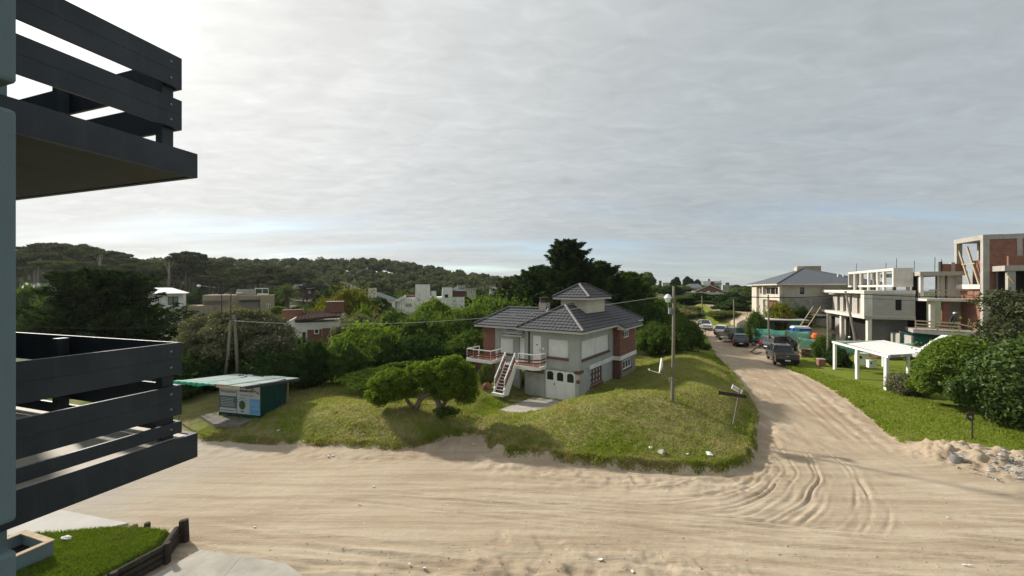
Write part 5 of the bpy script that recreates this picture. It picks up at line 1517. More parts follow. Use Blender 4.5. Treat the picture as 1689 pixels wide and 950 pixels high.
def figure(stoop=0.0, armf=0.15, legs=0.12):
    y = -stoop
    J = [(0, 0.0, 0.93), (0, y*0.4, 1.15), (0, y, 1.42), (0, y*1.15, 1.52),
         (-0.10, 0, 0.90), (-0.12, -legs, 0.48), (-0.12, 0.02-legs*0.2, 0.09),
         (-0.20, y, 1.40), (-0.25, y-0.05, 1.12), (-0.24, y-armf-0.1, 0.90),
         (0.20, y, 1.40), (0.26, y+0.02, 1.12), (0.24, y-armf, 0.88),
         (0.10, 0, 0.90), (0.12, legs*0.4, 0.48), (0.12, 0.10+legs*0.5, 0.09), (-0.12, -0.16-legs*0.2, 0.04), (0.12, -0.06+legs*0.5, 0.04)]
    E = [(0, 1), (1, 2), (2, 3), (0, 4), (4, 5), (5, 6), (6, 16), (2, 7), (7, 8), (8, 9), (2, 10), (10, 11), (11, 12), (0, 13), (13, 14), (14, 15), (15, 17)]
    RD = [0.135, 0.135, 0.145, 0.055, 0.095, 0.068, 0.05, 0.07, 0.052, 0.035, 0.07, 0.052, 0.035, 0.095, 0.068, 0.05, 0.035, 0.035]
    return J, E, RD, (0, y*1.3-0.02, 1.66)
J, E, RD, hd_ = figure(0.22, 0.3)
p = D(1567, 544, 40)
WORKER_SLAB = p
person('person', (p.x, p.y, p.z), R(60), J, E, RD, M['cloth_dark'], M['white_clean'], 'worker in dark clothes and white helmet bending on the concrete landing', hd_)
J, E, RD, hd_ = figure(0.04, 0.1)
person('person', (37.9, 43.7, 0.25), R(30), J, E, RD, M['cloth_dark'], M['white_clean'], 'worker in dark clothes and white helmet behind the netting fence', hd_)
J, E, RD, hd_ = figure(0.30, 0.35)
person('person', (36.0, 44.6, 0.25), R(-40), J, E, RD, M['cloth_blue'], None, 'stooping worker in a grey blue shirt behind the netting fence', hd_)

# ================================================================== RUBBLE, STONES, LITTER
def rock(p, r, seed, name, mat, label, cat, group=None, flat=0.5):
    o = MB().blob((0, 0, 0), r, seed, 2, 0.30, flat).build(name, mat)
    o.location = p; o.rotation_euler = (0, 0, seed*1.3)
    tag(o, label, cat, group)
for i, (u, v, r) in enumerate(((1073, 740, 0.09), (1091, 748, 0.16), (1134, 750, 0.08), (1170, 750, 0.19))):
    p = on_ground(u, v); p.z += 0.03
    lab = ['small white stone uphill of the bigger stone on the mound', 'largest pale lumpy stone on the front slope of the mound', 'small white stone between the lump and the flat slab', 'flat pale slab lying on the mound near the sand bank'][i]
    rock(p, (r, r*0.8, r*(0.75 if i < 2 else 0.3)), i+3, 'stone', M['stone'] if i in (1,) else M['litter'], lab, 'stone')
bu = on_ground(1575, 762)
o = MB().lathe([(0.15, 0), (0.17, 0.02), (0.185, 0.36), (0.20, 0.38), (0.17, 0.38), (0.15, 0.1)], 16).build('bucket', M['metal_grey'], smooth=True); o.location = bu - Vector((0, 0, 0.05)); o.rotation_euler = (0.12, 0.1, 0)
tag(o, 'grey cement stained bucket standing on the sand heap', 'bucket')
def rubble():
    q = random.Random(4)
    for nm, mat_, n, lab in (('rubble', M['ash'], 260, 'ashy grey broken rubble strewn over the sand heap'), ('debris', M['wood_dark'], 90, 'dark twigs and scraps strewn over the sand heap')):
        mb = MB(); k = 0
        while k < n:
            x = q.gauss(20.7, 0.9); y = q.gauss(15.4, 0.45)
            if nm == 'debris': x = q.uniform(18.6, 22.5); y = q.uniform(14.8, 17.8)
            if y < 14.3: continue
            z = float(H1[np.abs(YS-y).argmin(), np.abs(XS-x).argmin()])
            s_ = q.uniform(0.02, 0.085)
            if nm == 'rubble': mb.blob((x, y, z+s_*0.1), (s_, s_*q.uniform(.5, 1), s_*q.uniform(.3, .7)), q.randrange(99), 1, 0.4)
            else:
                a = q.uniform(0, 6.28); l = q.uniform(0.06, 0.28); mb.tube([(x, y, z+0.01), (x+l*math.cos(a), y+l*math.sin(a), z+q.uniform(0.0, .06))], [0.012, 0.006], 4)
            k += 1
        tag(mb.build(nm, mat_), lab, 'rubble', kind='stuff')
rubble()
def litter():
    q = random.Random(9)
    spots = [(459, 716, .17), (549, 746, .09), (541, 748, .07), (616, 797, .05), (420, 861, .05), (593, 826, .05), (990, 915, .10), (1043, 933, .07), (1572, 733, .06), (1527, 733, .09), (1563, 848, .05), (1590, 924, .06), (1600, 925, .05), (855, 750, .05), (1280, 634, .08), (1194, 608, .08), (675, 925, .05), (700, 930, .05)]
    for i, (u, v, r) in enumerate(spots):
        p = G(u, v, 0.15); p.z = float(H1[np.abs(YS-p.y).argmin(), np.abs(XS-p.x).argmin()])+0.012
        n = 7; pts = [(r*q.uniform(.6, 1.1)*math.cos(2*math.pi*k/n), r*q.uniform(.6, 1.1)*math.sin(2*math.pi*k/n)*0.6, q.uniform(0, .02)) for k in range(n)]
        o = MB().extr(pts, (0, 0, 0.02)).build('litter', M['litter']); o.location = p; o.rotation_euler = (0, 0, q.uniform(0, 3))
        tag(o, 'larger white scrap of litter on the verge near the kiosk' if i == 0 else 'small white scrap of litter lying on the ground', 'litter', None if i == 0 else 'scraps of white litter')
litter()
o = MB().blob((0, 0, 0), (0.12, 0.07, 0.06), 8, 2, 0.35, 0.6).build('litter', M['litter']); o.location = (-12.3, 10.7, 0.60); tag(o, 'crumpled white bag on the raised front lawn', 'litter')
# scattered pebbles and clods, too many to count
def clods():
    q = np.random.default_rng(12); n = 2600
    x = q.uniform(-11, 24, n); y = 9.6+q.random(n)**2*9.5
    h, g, gd = ground(x, y)
    near = (y < 11.8) | (np.abs(gd+0.6) < 0.7) | (q.random(n) < 0.10)
    k = near & ~g; x, y = x[k], y[k]; n = len(x)
    z = np.array([H1[np.abs(YS-b).argmin(), np.abs(XS-a_).argmin()] for a_, b in zip(x, y)])
    r = q.uniform(0.008, 0.028, n)*(1+0.6*(q.random(n) > 0.9))
    base = np.array([(1, 0, 0), (-.5, .87, 0), (-.5, -.87, 0), (0, 0, .9)])
    V = base[None]*r[:, None, None]*q.uniform(.7, 1.3, (n, 4, 1)) + np.stack([x, y, z], 1)[:, None]
    F = np.array([(0, 1, 3), (1, 2, 3), (2, 0, 3)])[None]+4*np.arange(n)[:, None, None]
    tag(link('pebbles', np_mesh('pebbles', V.reshape(-1, 3), F.reshape(-1, 3)), M['sand_heap']), 'loose clods and pebbles strewn over the sand', 'pebbles', kind='stuff')
clods()

# ================================================================== UNFINISHED CONCRETE BUILDING
SR = math.atan2(-0.40, 0.916)
SO = (40.7, 44.5, 0.0)
def site_pt(x, y, z=0.0):
    c, s = math.cos(SR), math.sin(SR)
    return Vector((SO[0]+x*c-y*s, SO[1]+x*s+y*c, z))
def construction():
    t = empty('unfinished_building', SO, SR, 'unfinished concrete house with white framed cantilever boxes on columns', 'building')
    # lower cantilever box
    b1 = empty('lower_box'); b1.parent = t
    MB().box(-0.25, 4.2, 0, 19, 3.95, 4.32).build('floor_slab', M['frame_white'], b1)
    MB().box(-0.25, 4.2, 0, 19, 6.86, 7.22).build('roof_slab', M['frame_white'], b1)
    MB().box(-0.25, 0.5, 0.0, 0.95, 4.32, 6.86).build('frame_end', M['frame_white'], b1)
    MB().box(-0.25, 0.9, 18.0, 19, 4.32, 6.86).build('frame_end', M['frame_white'], b1)
    mb = MB(); wall(mb, 'x', 0.02, 0.24, 0.5, 4.18, 4.32, 6.86, [(2.5, 3.05, 5.0, 6.2)])
    mb.build('block_wall', M['block'], b1)
    MB().box(-0.22, 4.17, -0.025, -0.003, 3.97, 4.28).build('edge_beam', M['concrete'], b1)
    MB().box(2.5, 3.05, 0.15, 0.22, 5.0, 6.2).build('window_void', M['dark_in'], b1)  # near-black panel, the unlit room put into its colour
    MB().box(2.2, 3.3, 0.5, 18.6, 4.33, 6.85).build('dark_inside_block', M['dark_in'], b1)  # near-black block, shade between the wall panels put into its colour
    for y0, y1 in ((2.4, 4.3), (5.0, 6.6), (7.4, 8.6), (9.6, 10.8), (11.8, 13.6)):
        MB().box(0.75, 0.95, y0, y1, 4.32, 6.86).build('wall_panel', M['tan'] if y0 < 5 else M['concrete'], b1)
    MB().box(0.75, 0.95, 16.3, 18.6, 4.32, 6.86).build('wall_panel', M['concrete'], b1)
    # ground floor
    g = empty('ground_floor'); g.parent = t
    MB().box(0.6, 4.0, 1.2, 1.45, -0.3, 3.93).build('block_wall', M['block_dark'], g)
    for x, y in ((0.3, 0.4), (0.3, 8.5), (0.3, 13.5), (0.3, 18)):
        MB().box(x-0.18, x+0.18, y-0.3, y+0.3, -0.3, 3.94).build('column', M['frame_white'], g)
    MB().box(0.9, 1.1, 9.2, 13.3, -0.3, 3.93).build('block_wall', M['block'], g)
    MB().box(1.2, 3.6, 2.0, 18, -0.3, 3.9).build('dark_inside_block', M['dark_in'], g)  # near-black block standing for shade under the cantilever
    MB().lathe([(1.7, 0), (1.7, 3.3)], 24, (0.6, 15.6, -0.3)).build('round_wall', M['block'], g)
    MB().box(-1.6, 1.2, 13.8, 20.5, 3.35, 3.6).build('canopy_slab', M['frame_white'], g)
    MB().box(-1.2, -0.9, 18.9, 19.2, -0.3, 3.34).build('column', M['frame_white'], g)
    # upper frame on the roof
    b2 = empty('upper_frame'); b2.parent = t
    MB().box(2.7, 4.4, 1.0, 14.2, 9.5, 9.78).build('top_slab', M['frame_white'], b2)
    MB().box(2.7, 4.4, 1.0, 10.6, 7.62, 7.86).build('bottom_slab', M['frame_white'], b2)
    MB().box(2.7, 4.4, 13.0, 14.2, 7.62, 7.86).build('bottom_slab', M['frame_white'], b2)
    MB().box(2.7, 4.4, 1.0, 1.28, 7.86, 9.5).build('end_wall', M['frame_white'], b2)
    MB().box(2.72, 4.38, 13.9, 14.2, 7.86, 9.5).build('end_wall', M['concrete'], b2)
    for y in (3.6, 5.2, 7.8, 10.2, 12.2): MB().box(2.75, 2.97, y-0.13, y+0.13, 7.22, 9.5).build('column', M['frame_white'], b2)
    for y in (1.4, 4.5, 7.0, 9.9): MB().box(4.0, 4.25, y-0.15, y+0.15, 7.22, 9.5).build('column', M['concrete'], b2)
    MB().box(4.1, 4.3, 2.0, 4.2, 7.86, 9.4).build('wall_panel', M['tan_dark'], b2)
    for k, (x, y, h) in enumerate(((3.2, 1.6, 10.9), (3.9, 6.0, 10.6), (3.4, 13.4, 11.0), (6.2, 1.0, 10.9), (7.0, 1.6, 10.7), (4.9, 2.0, 10.6))):
        MB().tube([(x, y, 9.2), (x+0.02, y, h)], 0.028, 5).build('rebar', M['wood_dark'], t)
    # middle bay: slabs and columns
    m = empty('middle_bay'); m.parent = t
    MB().box(4.45, 8.2, -0.3, 9, 8.85, 9.28).build('roof_slab', M['concrete'], m)
    MB().box(4.3, 8.6, -1.9, 9, 6.1, 6.36).build('floor_slab', M['frame_white'], m)
    for x, y, w in ((4.75, 0.2, 0.13), (5.5, 3.0, 0.10), (5.9, 4.6, 0.12), (6.5, 0.9, 0.13)): MB().box(x-w, x+w, y-w, y+w, 6.36, 8.85).build('column', M['frame_white'] if w > .12 else M['wood_dark'], m)
    MB().box(6.5, 6.85, 0.6, 1.0, 6.362, 8.848).build('pier', M['concrete'], m); MB().box(7.0, 7.6, 0.4, 0.8, 6.36, 8.85).build('pier', M['concrete'], m)
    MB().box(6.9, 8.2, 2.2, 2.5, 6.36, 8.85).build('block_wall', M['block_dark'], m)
    MB().box(6.35, 8.2, 0.0, 0.3, 9.28, 10.1).build('brick_parapet', M['hollow_brick'], m)
    MB().box(7.05, 7.35, -0.05, 0.35, 9.282, 10.25).build('stub_column', M['concrete'], m); MB().box(6.2, 6.35, -0.05, 0.35, 9.28, 10.35).build('stub_column', M['wood_dark'], m)
    for k, z in enumerate((6.75, 7.15)): MB().beam((4.5, -1.7, z+0.1), (8.3, -1.75, z+0.18 if k else z), 0.05, 0.12).build('guard_plank', M['wood_pale'], m)
    for x, mat_, w in ((5.05, M['frame_white'], 0.17), (6.1, M['hollow_brick'], 0.20)): MB().box(x-w, x+w, -1.2, -1.2+2*w, 3.16, 6.1).build('column', mat_, m)
    MB().box(6.6, 8.2, 0.2, 0.5, 3.16, 6.1).build('block_wall', M['block'], m)
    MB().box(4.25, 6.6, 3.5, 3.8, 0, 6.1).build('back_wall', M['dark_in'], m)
    # landing with timber guard rail
    l = empty('landing'); l.parent = t
    MB().extr([(3.0, -2.4, 2.75), (8.6, -4.0, 2.45), (8.6, -4.0, 3.14), (3.0, -2.4, 3.14)], (0.6, 3.2, 0)).build('slab', M['concrete'], l)
    for k, z in enumerate((3.3, 3.6, 3.95)): MB().beam((3.1, -2.45, z+0.1), (6.2, -3.35, z-0.02), 0.05, 0.13).build('guard_plank', M['wood_pale'], l)
    for x in (3.2, 4.7, 6.1): MB().beam((x, -2.4-(x-3.1)*0.29, 3.1), (x, -2.4-(x-3.1)*0.29, 4.05), 0.07, 0.07).build('guard_post', M['wood_pale'], l)
    MB().beam((6.2, -3.4, 3.85), (8.4, -4.1, 3.2), 0.05, 0.12).build('guard_plank', M['wood_pale'], l)
    MB().box(6.0, 6.3, -2.9, -2.6, -0.3, 2.6).build('column', M['frame_white'], l)
    MB().box(2.4, 2.6, -3.5, 0.8, -0.3, 2.5).build('side_wall', M['concrete'], l)
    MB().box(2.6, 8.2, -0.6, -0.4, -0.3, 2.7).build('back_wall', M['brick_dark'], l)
    # tower: framed opening and brick mass
    w = empty('tower'); w.parent = t
    MB().box(7.6, 8.05, -3.75, -3.35, 3.0, 12.25).build('frame_post', M['concrete'], w); MB().box(7.6, 8.05, 0.25, 0.65, 3.0, 12.25).build('frame_post', M['concrete'], w)
    MB().box(7.58, 9.0, -3.77, 0.67, 12.25, 12.72).build('frame_beam', M['concrete'], w)
    MB().box(7.55, 9.4, -3.4, 0.3, 7.4, 7.86).build('balcony_slab', M['frame_white'], w)
    MB().box(9.0, 9.25, -3.35, 0.6, 7.86, 10.4).build('back_wall', M['hollow_brick'], w)
    MB().box(7.9, 8.1, -3.3, 0.25, 3.0, 7.4).build('lower_wall', M['hollow_brick'], w)
    for y in (-2.9, -1.4, -0.3): MB().box(8.95, 9.2, y-0.12, y+0.12, 10.4, 12.25).build('column', M['concrete'], w)
    for a, b in ((-2.6, -3.0), (-1.2, -1.7)): MB().beam((7.8, a+1.6, 11.8), (7.9, a, 7.9), 0.12, 0.16).build('prop', M['wood_pale'], w)
    MB().beam((7.8, -2.2, 10.0), (7.8, -0.2, 10.0), 0.08, 0.12).build('prop', M['wood_pale'], w)
    mb = MB(); mb.box(8.05, 17, -3.74, -3.5, 7.2, 12.24); mb.build('brick_wall', M['hollow_brick'], w)
    MB().box(9.0, 17, -3.8, 0.6, 12.24, 12.7).build('roof_beam', M['concrete'], w)
    MB().box(9.9, 10.25, -3.80, -3.742, 7.2, 12.23).build('tie_column', M['concrete'], w)
    MB().box(8.2, 17, -5.4, -3.75, 9.1, 9.6).build('terrace_slab', M['concrete'], w)
    MB().box(8.5, 12.4, -5.3, -5.1, 9.6, 10.5).build('brick_parapet', M['hollow_brick'], w); MB().box(12.4, 12.75, -5.32, -5.05, 9.6, 10.7).build('stub_column', M['frame_white'], w)
    for x, ww in ((8.5, 0.5), (9.9, 0.25), (11.4, 0.7), (13.6, 0.6)): MB().box(x, x+ww, -5.25, -4.9, 3.0, 9.1).build('column', M['concrete'], w)
    MB().box(8.4, 17, -4.2, -3.9, 3.0, 9.1).build('dark_inside_block', M['dark_in'], w)  # near-black block standing for shade behind the columns
    MB().beam((8.4, -5.3, 8.9), (8.9, -5.3, 7.9), 0.12, 0.15).build('prop', M['wood_pale'], w)
construction()
ld = empty('ladder', D(1313, 548, 51), 0, 'long pale ladder leaning towards the white framed box', 'ladder')
dv = D(1341, 506, 53)-D(1313, 548, 51)
for off in (Vector((0, 0, 0)), Vector((0.9, -0.2, 0))):
    MB().beam(off, off+dv, 0.07, 0.12).build('rail', M['wood_pale'], ld)
for k in range(9): MB().beam(dv*(k+0.5)/9.5, Vector((0.9, -0.2, 0))+dv*(k+0.5)/9.5, 0.06, 0.06).build('rung', M['wood_pale'], ld)
# retaining wall and soil in front of the landing
tag(MB().extr([site_pt(-1, -3.4, -0.2), site_pt(7, -5.4, -0.2), site_pt(7, -5.4, 1.1), site_pt(-1, -3.4, 1.0)], (0.1, 0.3, 0)).build('retaining_wall', M['concrete']), 'low raw concrete wall before the unfinished landing', 'wall')
o = MB().blob((0, 0, 0), (4.2, 1.2, 1.0), 5, 3, 0.25, 0.5).build('soil_heap', plain('soil', (0.12, 0.085, 0.06), 0.95, 0.3, 3, 0.6, 8), smooth=True)
o.location = site_pt(2.5, -5.0, 0.5); o.rotation_euler = (0, 0, SR); tag(o, 'brown soil bank behind the carport', 'soil heap')
gw = empty('garden_wall', D(1550, 572, 27), 0, 'white sloping roof edge showing above the big right hand shrub', 'roof')
MB().beam((-1.6, 0, -0.6), (1.5, 0.9, 0.55), 0.5, 0.30).build('roof_edge', M['white_clean'], gw)
MB().beam((1.5, 0.9, 0.55), (2.4, 1.8, 0.1), 0.5, 0.30).build('roof_edge', M['white_clean'], gw)
MB().box(0.9, 1.2, 1.2, 1.5, -4.4, 0.2).build('post', M['white'], gw)

# ================================================================== STONE HOUSE (right, behind)
def stone_house():
    t = empty('house', (41.7, 60, 0), BROT, 'pale stone two storey house with slate hip roof above the building site', 'house')
    W_, D_ = 11.6, 15; zb, ze = 1.5, 8.15
    mb = MB()
    wall(mb, 'y', 0, 0.25, 0, D_, zb, ze, [(0.9, 8.0, 6.35, 7.7), (8.9, 11.3, 6.35, 7.7), (1.2, 7.0, 4.0, 5.35)])
    wall(mb, 'x', 0, 0.25, 0.25, W_, 6.0, ze, [(2.4, 2.95, 6.55, 7.6)])
    mb.box(W_-0.25, W_, 0.25, D_, zb, ze); mb.box(0.25, W_-0.25, D_-0.25, D_, zb, ze)
    mb.build('wall', M['stone_house'], t)
    MB().box(-0.05, W_, -0.06, 0.24, zb, 5.99).build('stone_base', plain('grey_stone_cladding', (0.26, 0.255, 0.235), 0.95, 0.3, 2.2, 0.8, 4), t, label='grey rough stone cladding')
    MB().box(-0.35, -0.003, -0.3, 8.6, 5.55, 6.34).build('balcony_parapet', M['cream'], t); MB().box(-0.38, -0.003, -0.3, 0.4, 1.5, 8.1).build('pier', M['cream'], t)
    MB().box(-0.38, -0.003, 11.8, 14.8, 1.5, 8.1).build('pier', M['cream'], t); MB().box(-0.36, -0.003, 8.1, 8.7, 1.5, 8.1).build('pier', M['cream'], t)
    grid_win(t, 'y', 0, -1, 0.9, 8.0, 6.35, 7.7, 3, 1, M['cream'], 0.14, depth=0.15); grid_win(t, 'y', 0, -1, 8.9, 11.3, 6.35, 7.7, 1, 1, M['cream'], 0.12, depth=0.15)
    MB().box(0.16, 0.2, 1.2, 7.0, 4.0, 5.35).build('garage_door', M['terracotta'], t)
    grid_win(t, 'x', 0, -1, 2.4, 2.95, 6.55, 7.6, 1, 2, M['dark_grey'], 0.07, depth=0.15)
    rf = empty('roof'); rf.parent = t
    x0, x1, y0, y1 = -0.9, W_+0.9, -0.9, D_+0.9; zr = 10.75
    v = [(x0, y0, ze), (x1, y0, ze), (x1, y1, ze), (x0, y1, ze), (4.9, 6.2, zr), (6.7, 8.8, zr)]
    MB().add(v, [(0, 1, 4), (1, 2, 5, 4), (2, 3, 5), (3, 0, 4, 5), (3, 2, 1, 0)]).build('slates', M['slate'], rf)
    mb = MB(); mb.box(x0, x1, y0, y0+0.08, ze-0.2, ze-0.003); mb.box(x0, x0+0.08, y0+0.08, y1, ze-0.2, ze-0.003); mb.build('eave_board', M['cream'], rf)
    for a in ((x0, y0, ze), (x1, y0, ze), (x0, y1, ze)):
        b = v[4] if a[1] == y0 else v[5]
        MB().tube([Vector(a)+Vector((0, 0, .03)), Vector(b)+Vector((0, 0, .03))], 0.09, 6).build('hip_cap', M['slate'], rf)
    MB().box(4.3, 7.6, 6.6, 8.6, 10.2, 11.15).build('chimney', M['tan'], rf); MB().box(4.1, 5.2, 6.3, 7.4, 10.3, 10.95).build('chimney', M['cream'], rf)
    for x in (8.0, 8.7): MB().tube([(x, 2.0, 8.8), (x, 2.0, 9.7)], 0.1, 8).build('vent_pipe', M['lamp_white'], rf)
    # curved pale drive wall
    n = 14; vs = []
    for i in range(n+1):
        a = R(20+i*9); hh = 1.2+1.9*i/n; vs += [(-3.2-2.4*math.cos(a), 1+5*math.sin(a), 0.2), (-3.2-2.4*math.cos(a), 1+5*math.sin(a), hh)]
    o = MB().add(vs, [(2*i, 2*i+2, 2*i+3, 2*i+1) for i in range(n)]).build('drive_wall', M['conc_slab'], smooth=True)
    o.modifiers.new('t', 'SOLIDIFY').thickness = 0.3
    o.location = (41.7, 60, 0); o.rotation_euler = (0, 0, BROT); tag(o, 'curved pale concrete drive wall below the stone house', 'wall')
stone_house()

# ================================================================== DISTANT HOUSES
class PBX:
    """a thing placed at its real distance; parts given by picture outline and metres of depth"""
    def __init__(s, name, u, Y, label, cat='house', z0=0.0, group=None, turn=0.9):
        s.o = Vector(((u-844.5)/640*Y, Y, z0))
        a = turn*math.atan2(-s.o.x, s.o.y); s.c, s.s = math.cos(a), math.sin(a)
        s.t = empty(name, s.o, a, label, cat, group)
    def P(s, u, v, dy=0.0):
        r = (u-844.5)/640
        x = (r*(s.o.y+dy*s.c)-s.o.x+dy*s.s)/(s.c-r*s.s); Y = s.o.y+x*s.s+dy*s.c
        return Vector((x, dy, EYE-(v-475)/640*Y-s.o.z))
    def box(s, name, mat, u0, u1, v0, v1, dy=0.0, depth=5.0, parent=None, label=None):
        a = s.P(u0, v1, dy); b = s.P(u1, v0, dy)
        return MB().box(a.x, b.x, dy, dy+depth, a.z, b.z).build(name, mat, parent or s.t, label=label)
    def win(s, u0, u1, v0, v1, dy=0.0, fmat=None, gmat=None, nu=2):
        a = s.P(u0, v1, dy); b = s.P(u1, v0, dy)
        w = MB().box(a.x, b.x, dy-0.08, dy-0.01, a.z, b.z).build('window', fmat or M['white'], s.t)
        wd = (b.x-a.x)/nu
        for k in range(nu):
            MB().box(a.x+k*wd+0.10, a.x+(k+1)*wd-0.10, dy-0.12, dy-0.081, a.z+0.10, b.z-0.10).build('pane', gmat or M['glass'], w)
    def hip(s, name, mat, u0, u1, ve, vr, ur0, ur1, dy, depth, over=0.4, parent=None):
        a = s.P(u0, ve, dy); b = s.P(u1, ve, dy); r0 = s.P(ur0, vr, dy+depth/2); r1 = s.P(ur1, vr, dy+depth/2)
        y0, y1 = dy-over, dy+depth+over
        v = [(a.x, y0, a.z), (b.x, y0, a.z), (b.x, y1, a.z), (a.x, y1, a.z), (r0.x, (y0+y1)/2, r0.z), (r1.x, (y0+y1)/2, r1.z)]
        fs = [(0, 1, 5, 4), (1, 2, 5), (2, 3, 4, 5), (3, 0, 4), (3, 2, 1, 0)]
        return MB().add(v, fs).build(name, mat, parent or s.t)
# white three storey house
h = PBX('house', 285, 70, 'white three storey house with stacked balconies behind the dark cypress', z0=0)
h.box('wall', M['white'], 244, 302, 483, 560, 1.5, 8); h.hip('roof', M['white'], 240, 308, 484, 474.5, 254, 284, 0.5, 9)
h.box('wall', M['white'], 252, 300, 507, 512, 0.2, 1.3); h.box('balcony', M['white'], 250, 306, 507, 510.5, -0.4, 2)
h.box('balcony', M['white'], 262, 320, 530, 538, -1.4, 3); h.box('lower_wall', M['white'], 268, 318, 538, 565, 0.2, 3)
h.win(277, 294, 489, 503, 1.5, M['dark_grey'], M['tan_dark'], 2); h.win(272, 296, 514, 529, 1.5, M['dark_grey'], M['tan_dark'], 2); h.win(255, 263, 490, 500, 1.5)
for k, (u0, u1, v0) in enumerate(((268, 302, 501), (272, 304, 525))):
    for vv in (v0, v0+4): h.box('rail', M['dark_grey'], u0, u1, vv, vv+0.8, -0.35 if k == 0 else -1.3, 0.06)
    for uu in (u0, (u0+u1)/2, u1-0.6): h.box('rail_post', M['dark_grey'], uu, uu+0.8, v0-1, v0+8, -0.3 if k == 0 else -1.25, 0.06)
# tan flat roofed building
h = PBX('apartment_house', 385, 76, 'tan flat roofed building of stepped blocks beyond the olive grey tree', 'building')
h.box('block', M['tan'], 334, 404, 486.5, 560, 2, 9); h.box('block', M['tan'], 395, 431, 487.5, 560, 1.0, 9); h.box('block', M['tan'], 429, 453, 486.5, 516, -0.4, 7)
h.box('lower_block', M['tan'], 308, 352, 504, 560, 0.2, 6); h.box('lower_block', M['tan'], 352, 402, 503, 560, 0.9, 6)
h.box('bay', M['tan_dark'], 398, 428, 497, 521, 0.2, 1); h.box('awning', M['dark_grey'], 392, 429, 494, 496.2, -0.6, 1.5); h.box('awning', M['tan_dark'], 333, 373, 494.5, 497.5, 1.0, 1.2)
h.box('lower_storey', M['white'], 432, 449, 516, 560, 0.6, 4); h.win(439, 446, 501, 508.5, -0.4, M['white'], M['glass'], 2)
h.box('roof_room', M['concrete'], 390, 421, 477.5, 487, 4, 4); h.box('tank_slab', M['white'], 389, 400, 482, 484, 3.4, 2); h.box('roof_canopy', M['white'], 420, 443, 475, 476.5, 5, 3); h.box('roof_canopy_base', M['white'], 424, 442, 484, 486.5, 4, 3)
for u in (421, 432, 442): h.box('canopy_post', M['white'], u, u+1, 476, 487, 5.2, 0.15)
# brick and white house with a shed tile roof
def brick_house():
    h = PBX('house', 510, 42, 'white and brick house with red shed roof and two brick chimneys', z0=0)
    a, b = h.P(486, 530, 0), h.P(566, 517, 0)
    h.box('wall', M['white'], 486, 562, 530, 600, 0.0, 5)
    MB().extr([h.P(455, 541, 0), h.P(487, 524, 0), h.P(487, 530, 0), h.P(487, 600, 0), h.P(455, 600, 0)], (0, 5, 0)).build('gable_wall', M['white'], h.t)
    MB().extr([h.P(458, 543.5, -0.03), h.P(480, 534, -0.03), h.P(480, 545, -0.03), h.P(458, 556, -0.03)], (0, 0.028, 0)).build('brick_panel', M['brick'], h.t)
    h.box('brick_panel', M['brick'], 507, 531, 543, 575, -0.03, 0.027); h.box('brick_panel', M['brick'], 531.5, 545, 541, 575, -0.03, 0.027)
    h.win(518, 526.5, 542, 551, -0.04, M['white'], M['glass'], 1); h.win(497, 506, 546, 568, -0.01, M['white'], M['glass'], 1); h.win(545, 560, 540, 560, -0.01, M['white'], M['glass'], 2)
    rf = empty('roof'); rf.parent = h.t
    mb = MB(); e0 = h.P(486, 528, -0.8); e1 = h.P(563, 516, -0.8); e1.z = e0.z+0.35
    r0 = Vector((e0.x+0.2, 5, e0.z+0.42)); r1 = Vector((e1.x, 5, e1.z+0.42))
    tiled_slope(mb, e0, e1, r0, r1, 0.36, 0.32, 0.03, 0.04); mb.build('tiles', M['tile_red'], rf, kind='stuff')
    MB().add([e0-Vector((0, 0, .03)), e1-Vector((0, 0, .03)), r1-Vector((0, 0, .03)), r0-Vector((0, 0, .03)), e0-Vector((0, 0, .2)), e1-Vector((0, 0, .2)), r1-Vector((0, 0, .2)), r0-Vector((0, 0, .2))],
             [(0, 1, 2, 3), (7, 6, 5, 4), (0, 4, 5, 1), (1, 5, 6, 2), (2, 6, 7, 3), (3, 7, 4, 0)]).build('roof_deck', M['wood_dark'], rf)
    for u0, u1, v0, v1, dy in ((464.5, 498, 511, 530, 3.0), (539, 567, 497, 522, 2.0)):
        c = h.box('chimney', M['brick'], u0, u1, v0+1.2, v1, dy, 1.6); h.box('cap', M['terracotta'] if u0 < 500 else M['conc_slab'], u0-0.7, u1+0.7, v0, v0+1.3, dy-0.05, 1.7, parent=c)
        if u0 > 500: h.box('base', M['white'], 538, 568, 517, 526, dy-0.06, 1.7, parent=c)
brick_house()
# slate roofed bungalow
h = PBX('house', 636, 86, 'low white bungalow with grey slate roof and cream chimney', z0=1)
h.box('wall', M['white'], 616, 652, 496, 515, 0.5, 7); h.hip('roof', M['slate'], 596, 656, 496, 482, 612, 626, 0, 8); h.box('chimney', M['cream'], 607, 621, 475, 492, 1.0, 1.2); h.win(628, 634, 499, 506, 0.5); h.win(640, 647, 499, 506, 0.5)
h.box('garden_wall', M['white'], 622, 652, 509.5, 513, -6, 0.4); h.box('terrace', M['conc_slab'], 620, 646, 513, 530, -8, 2)
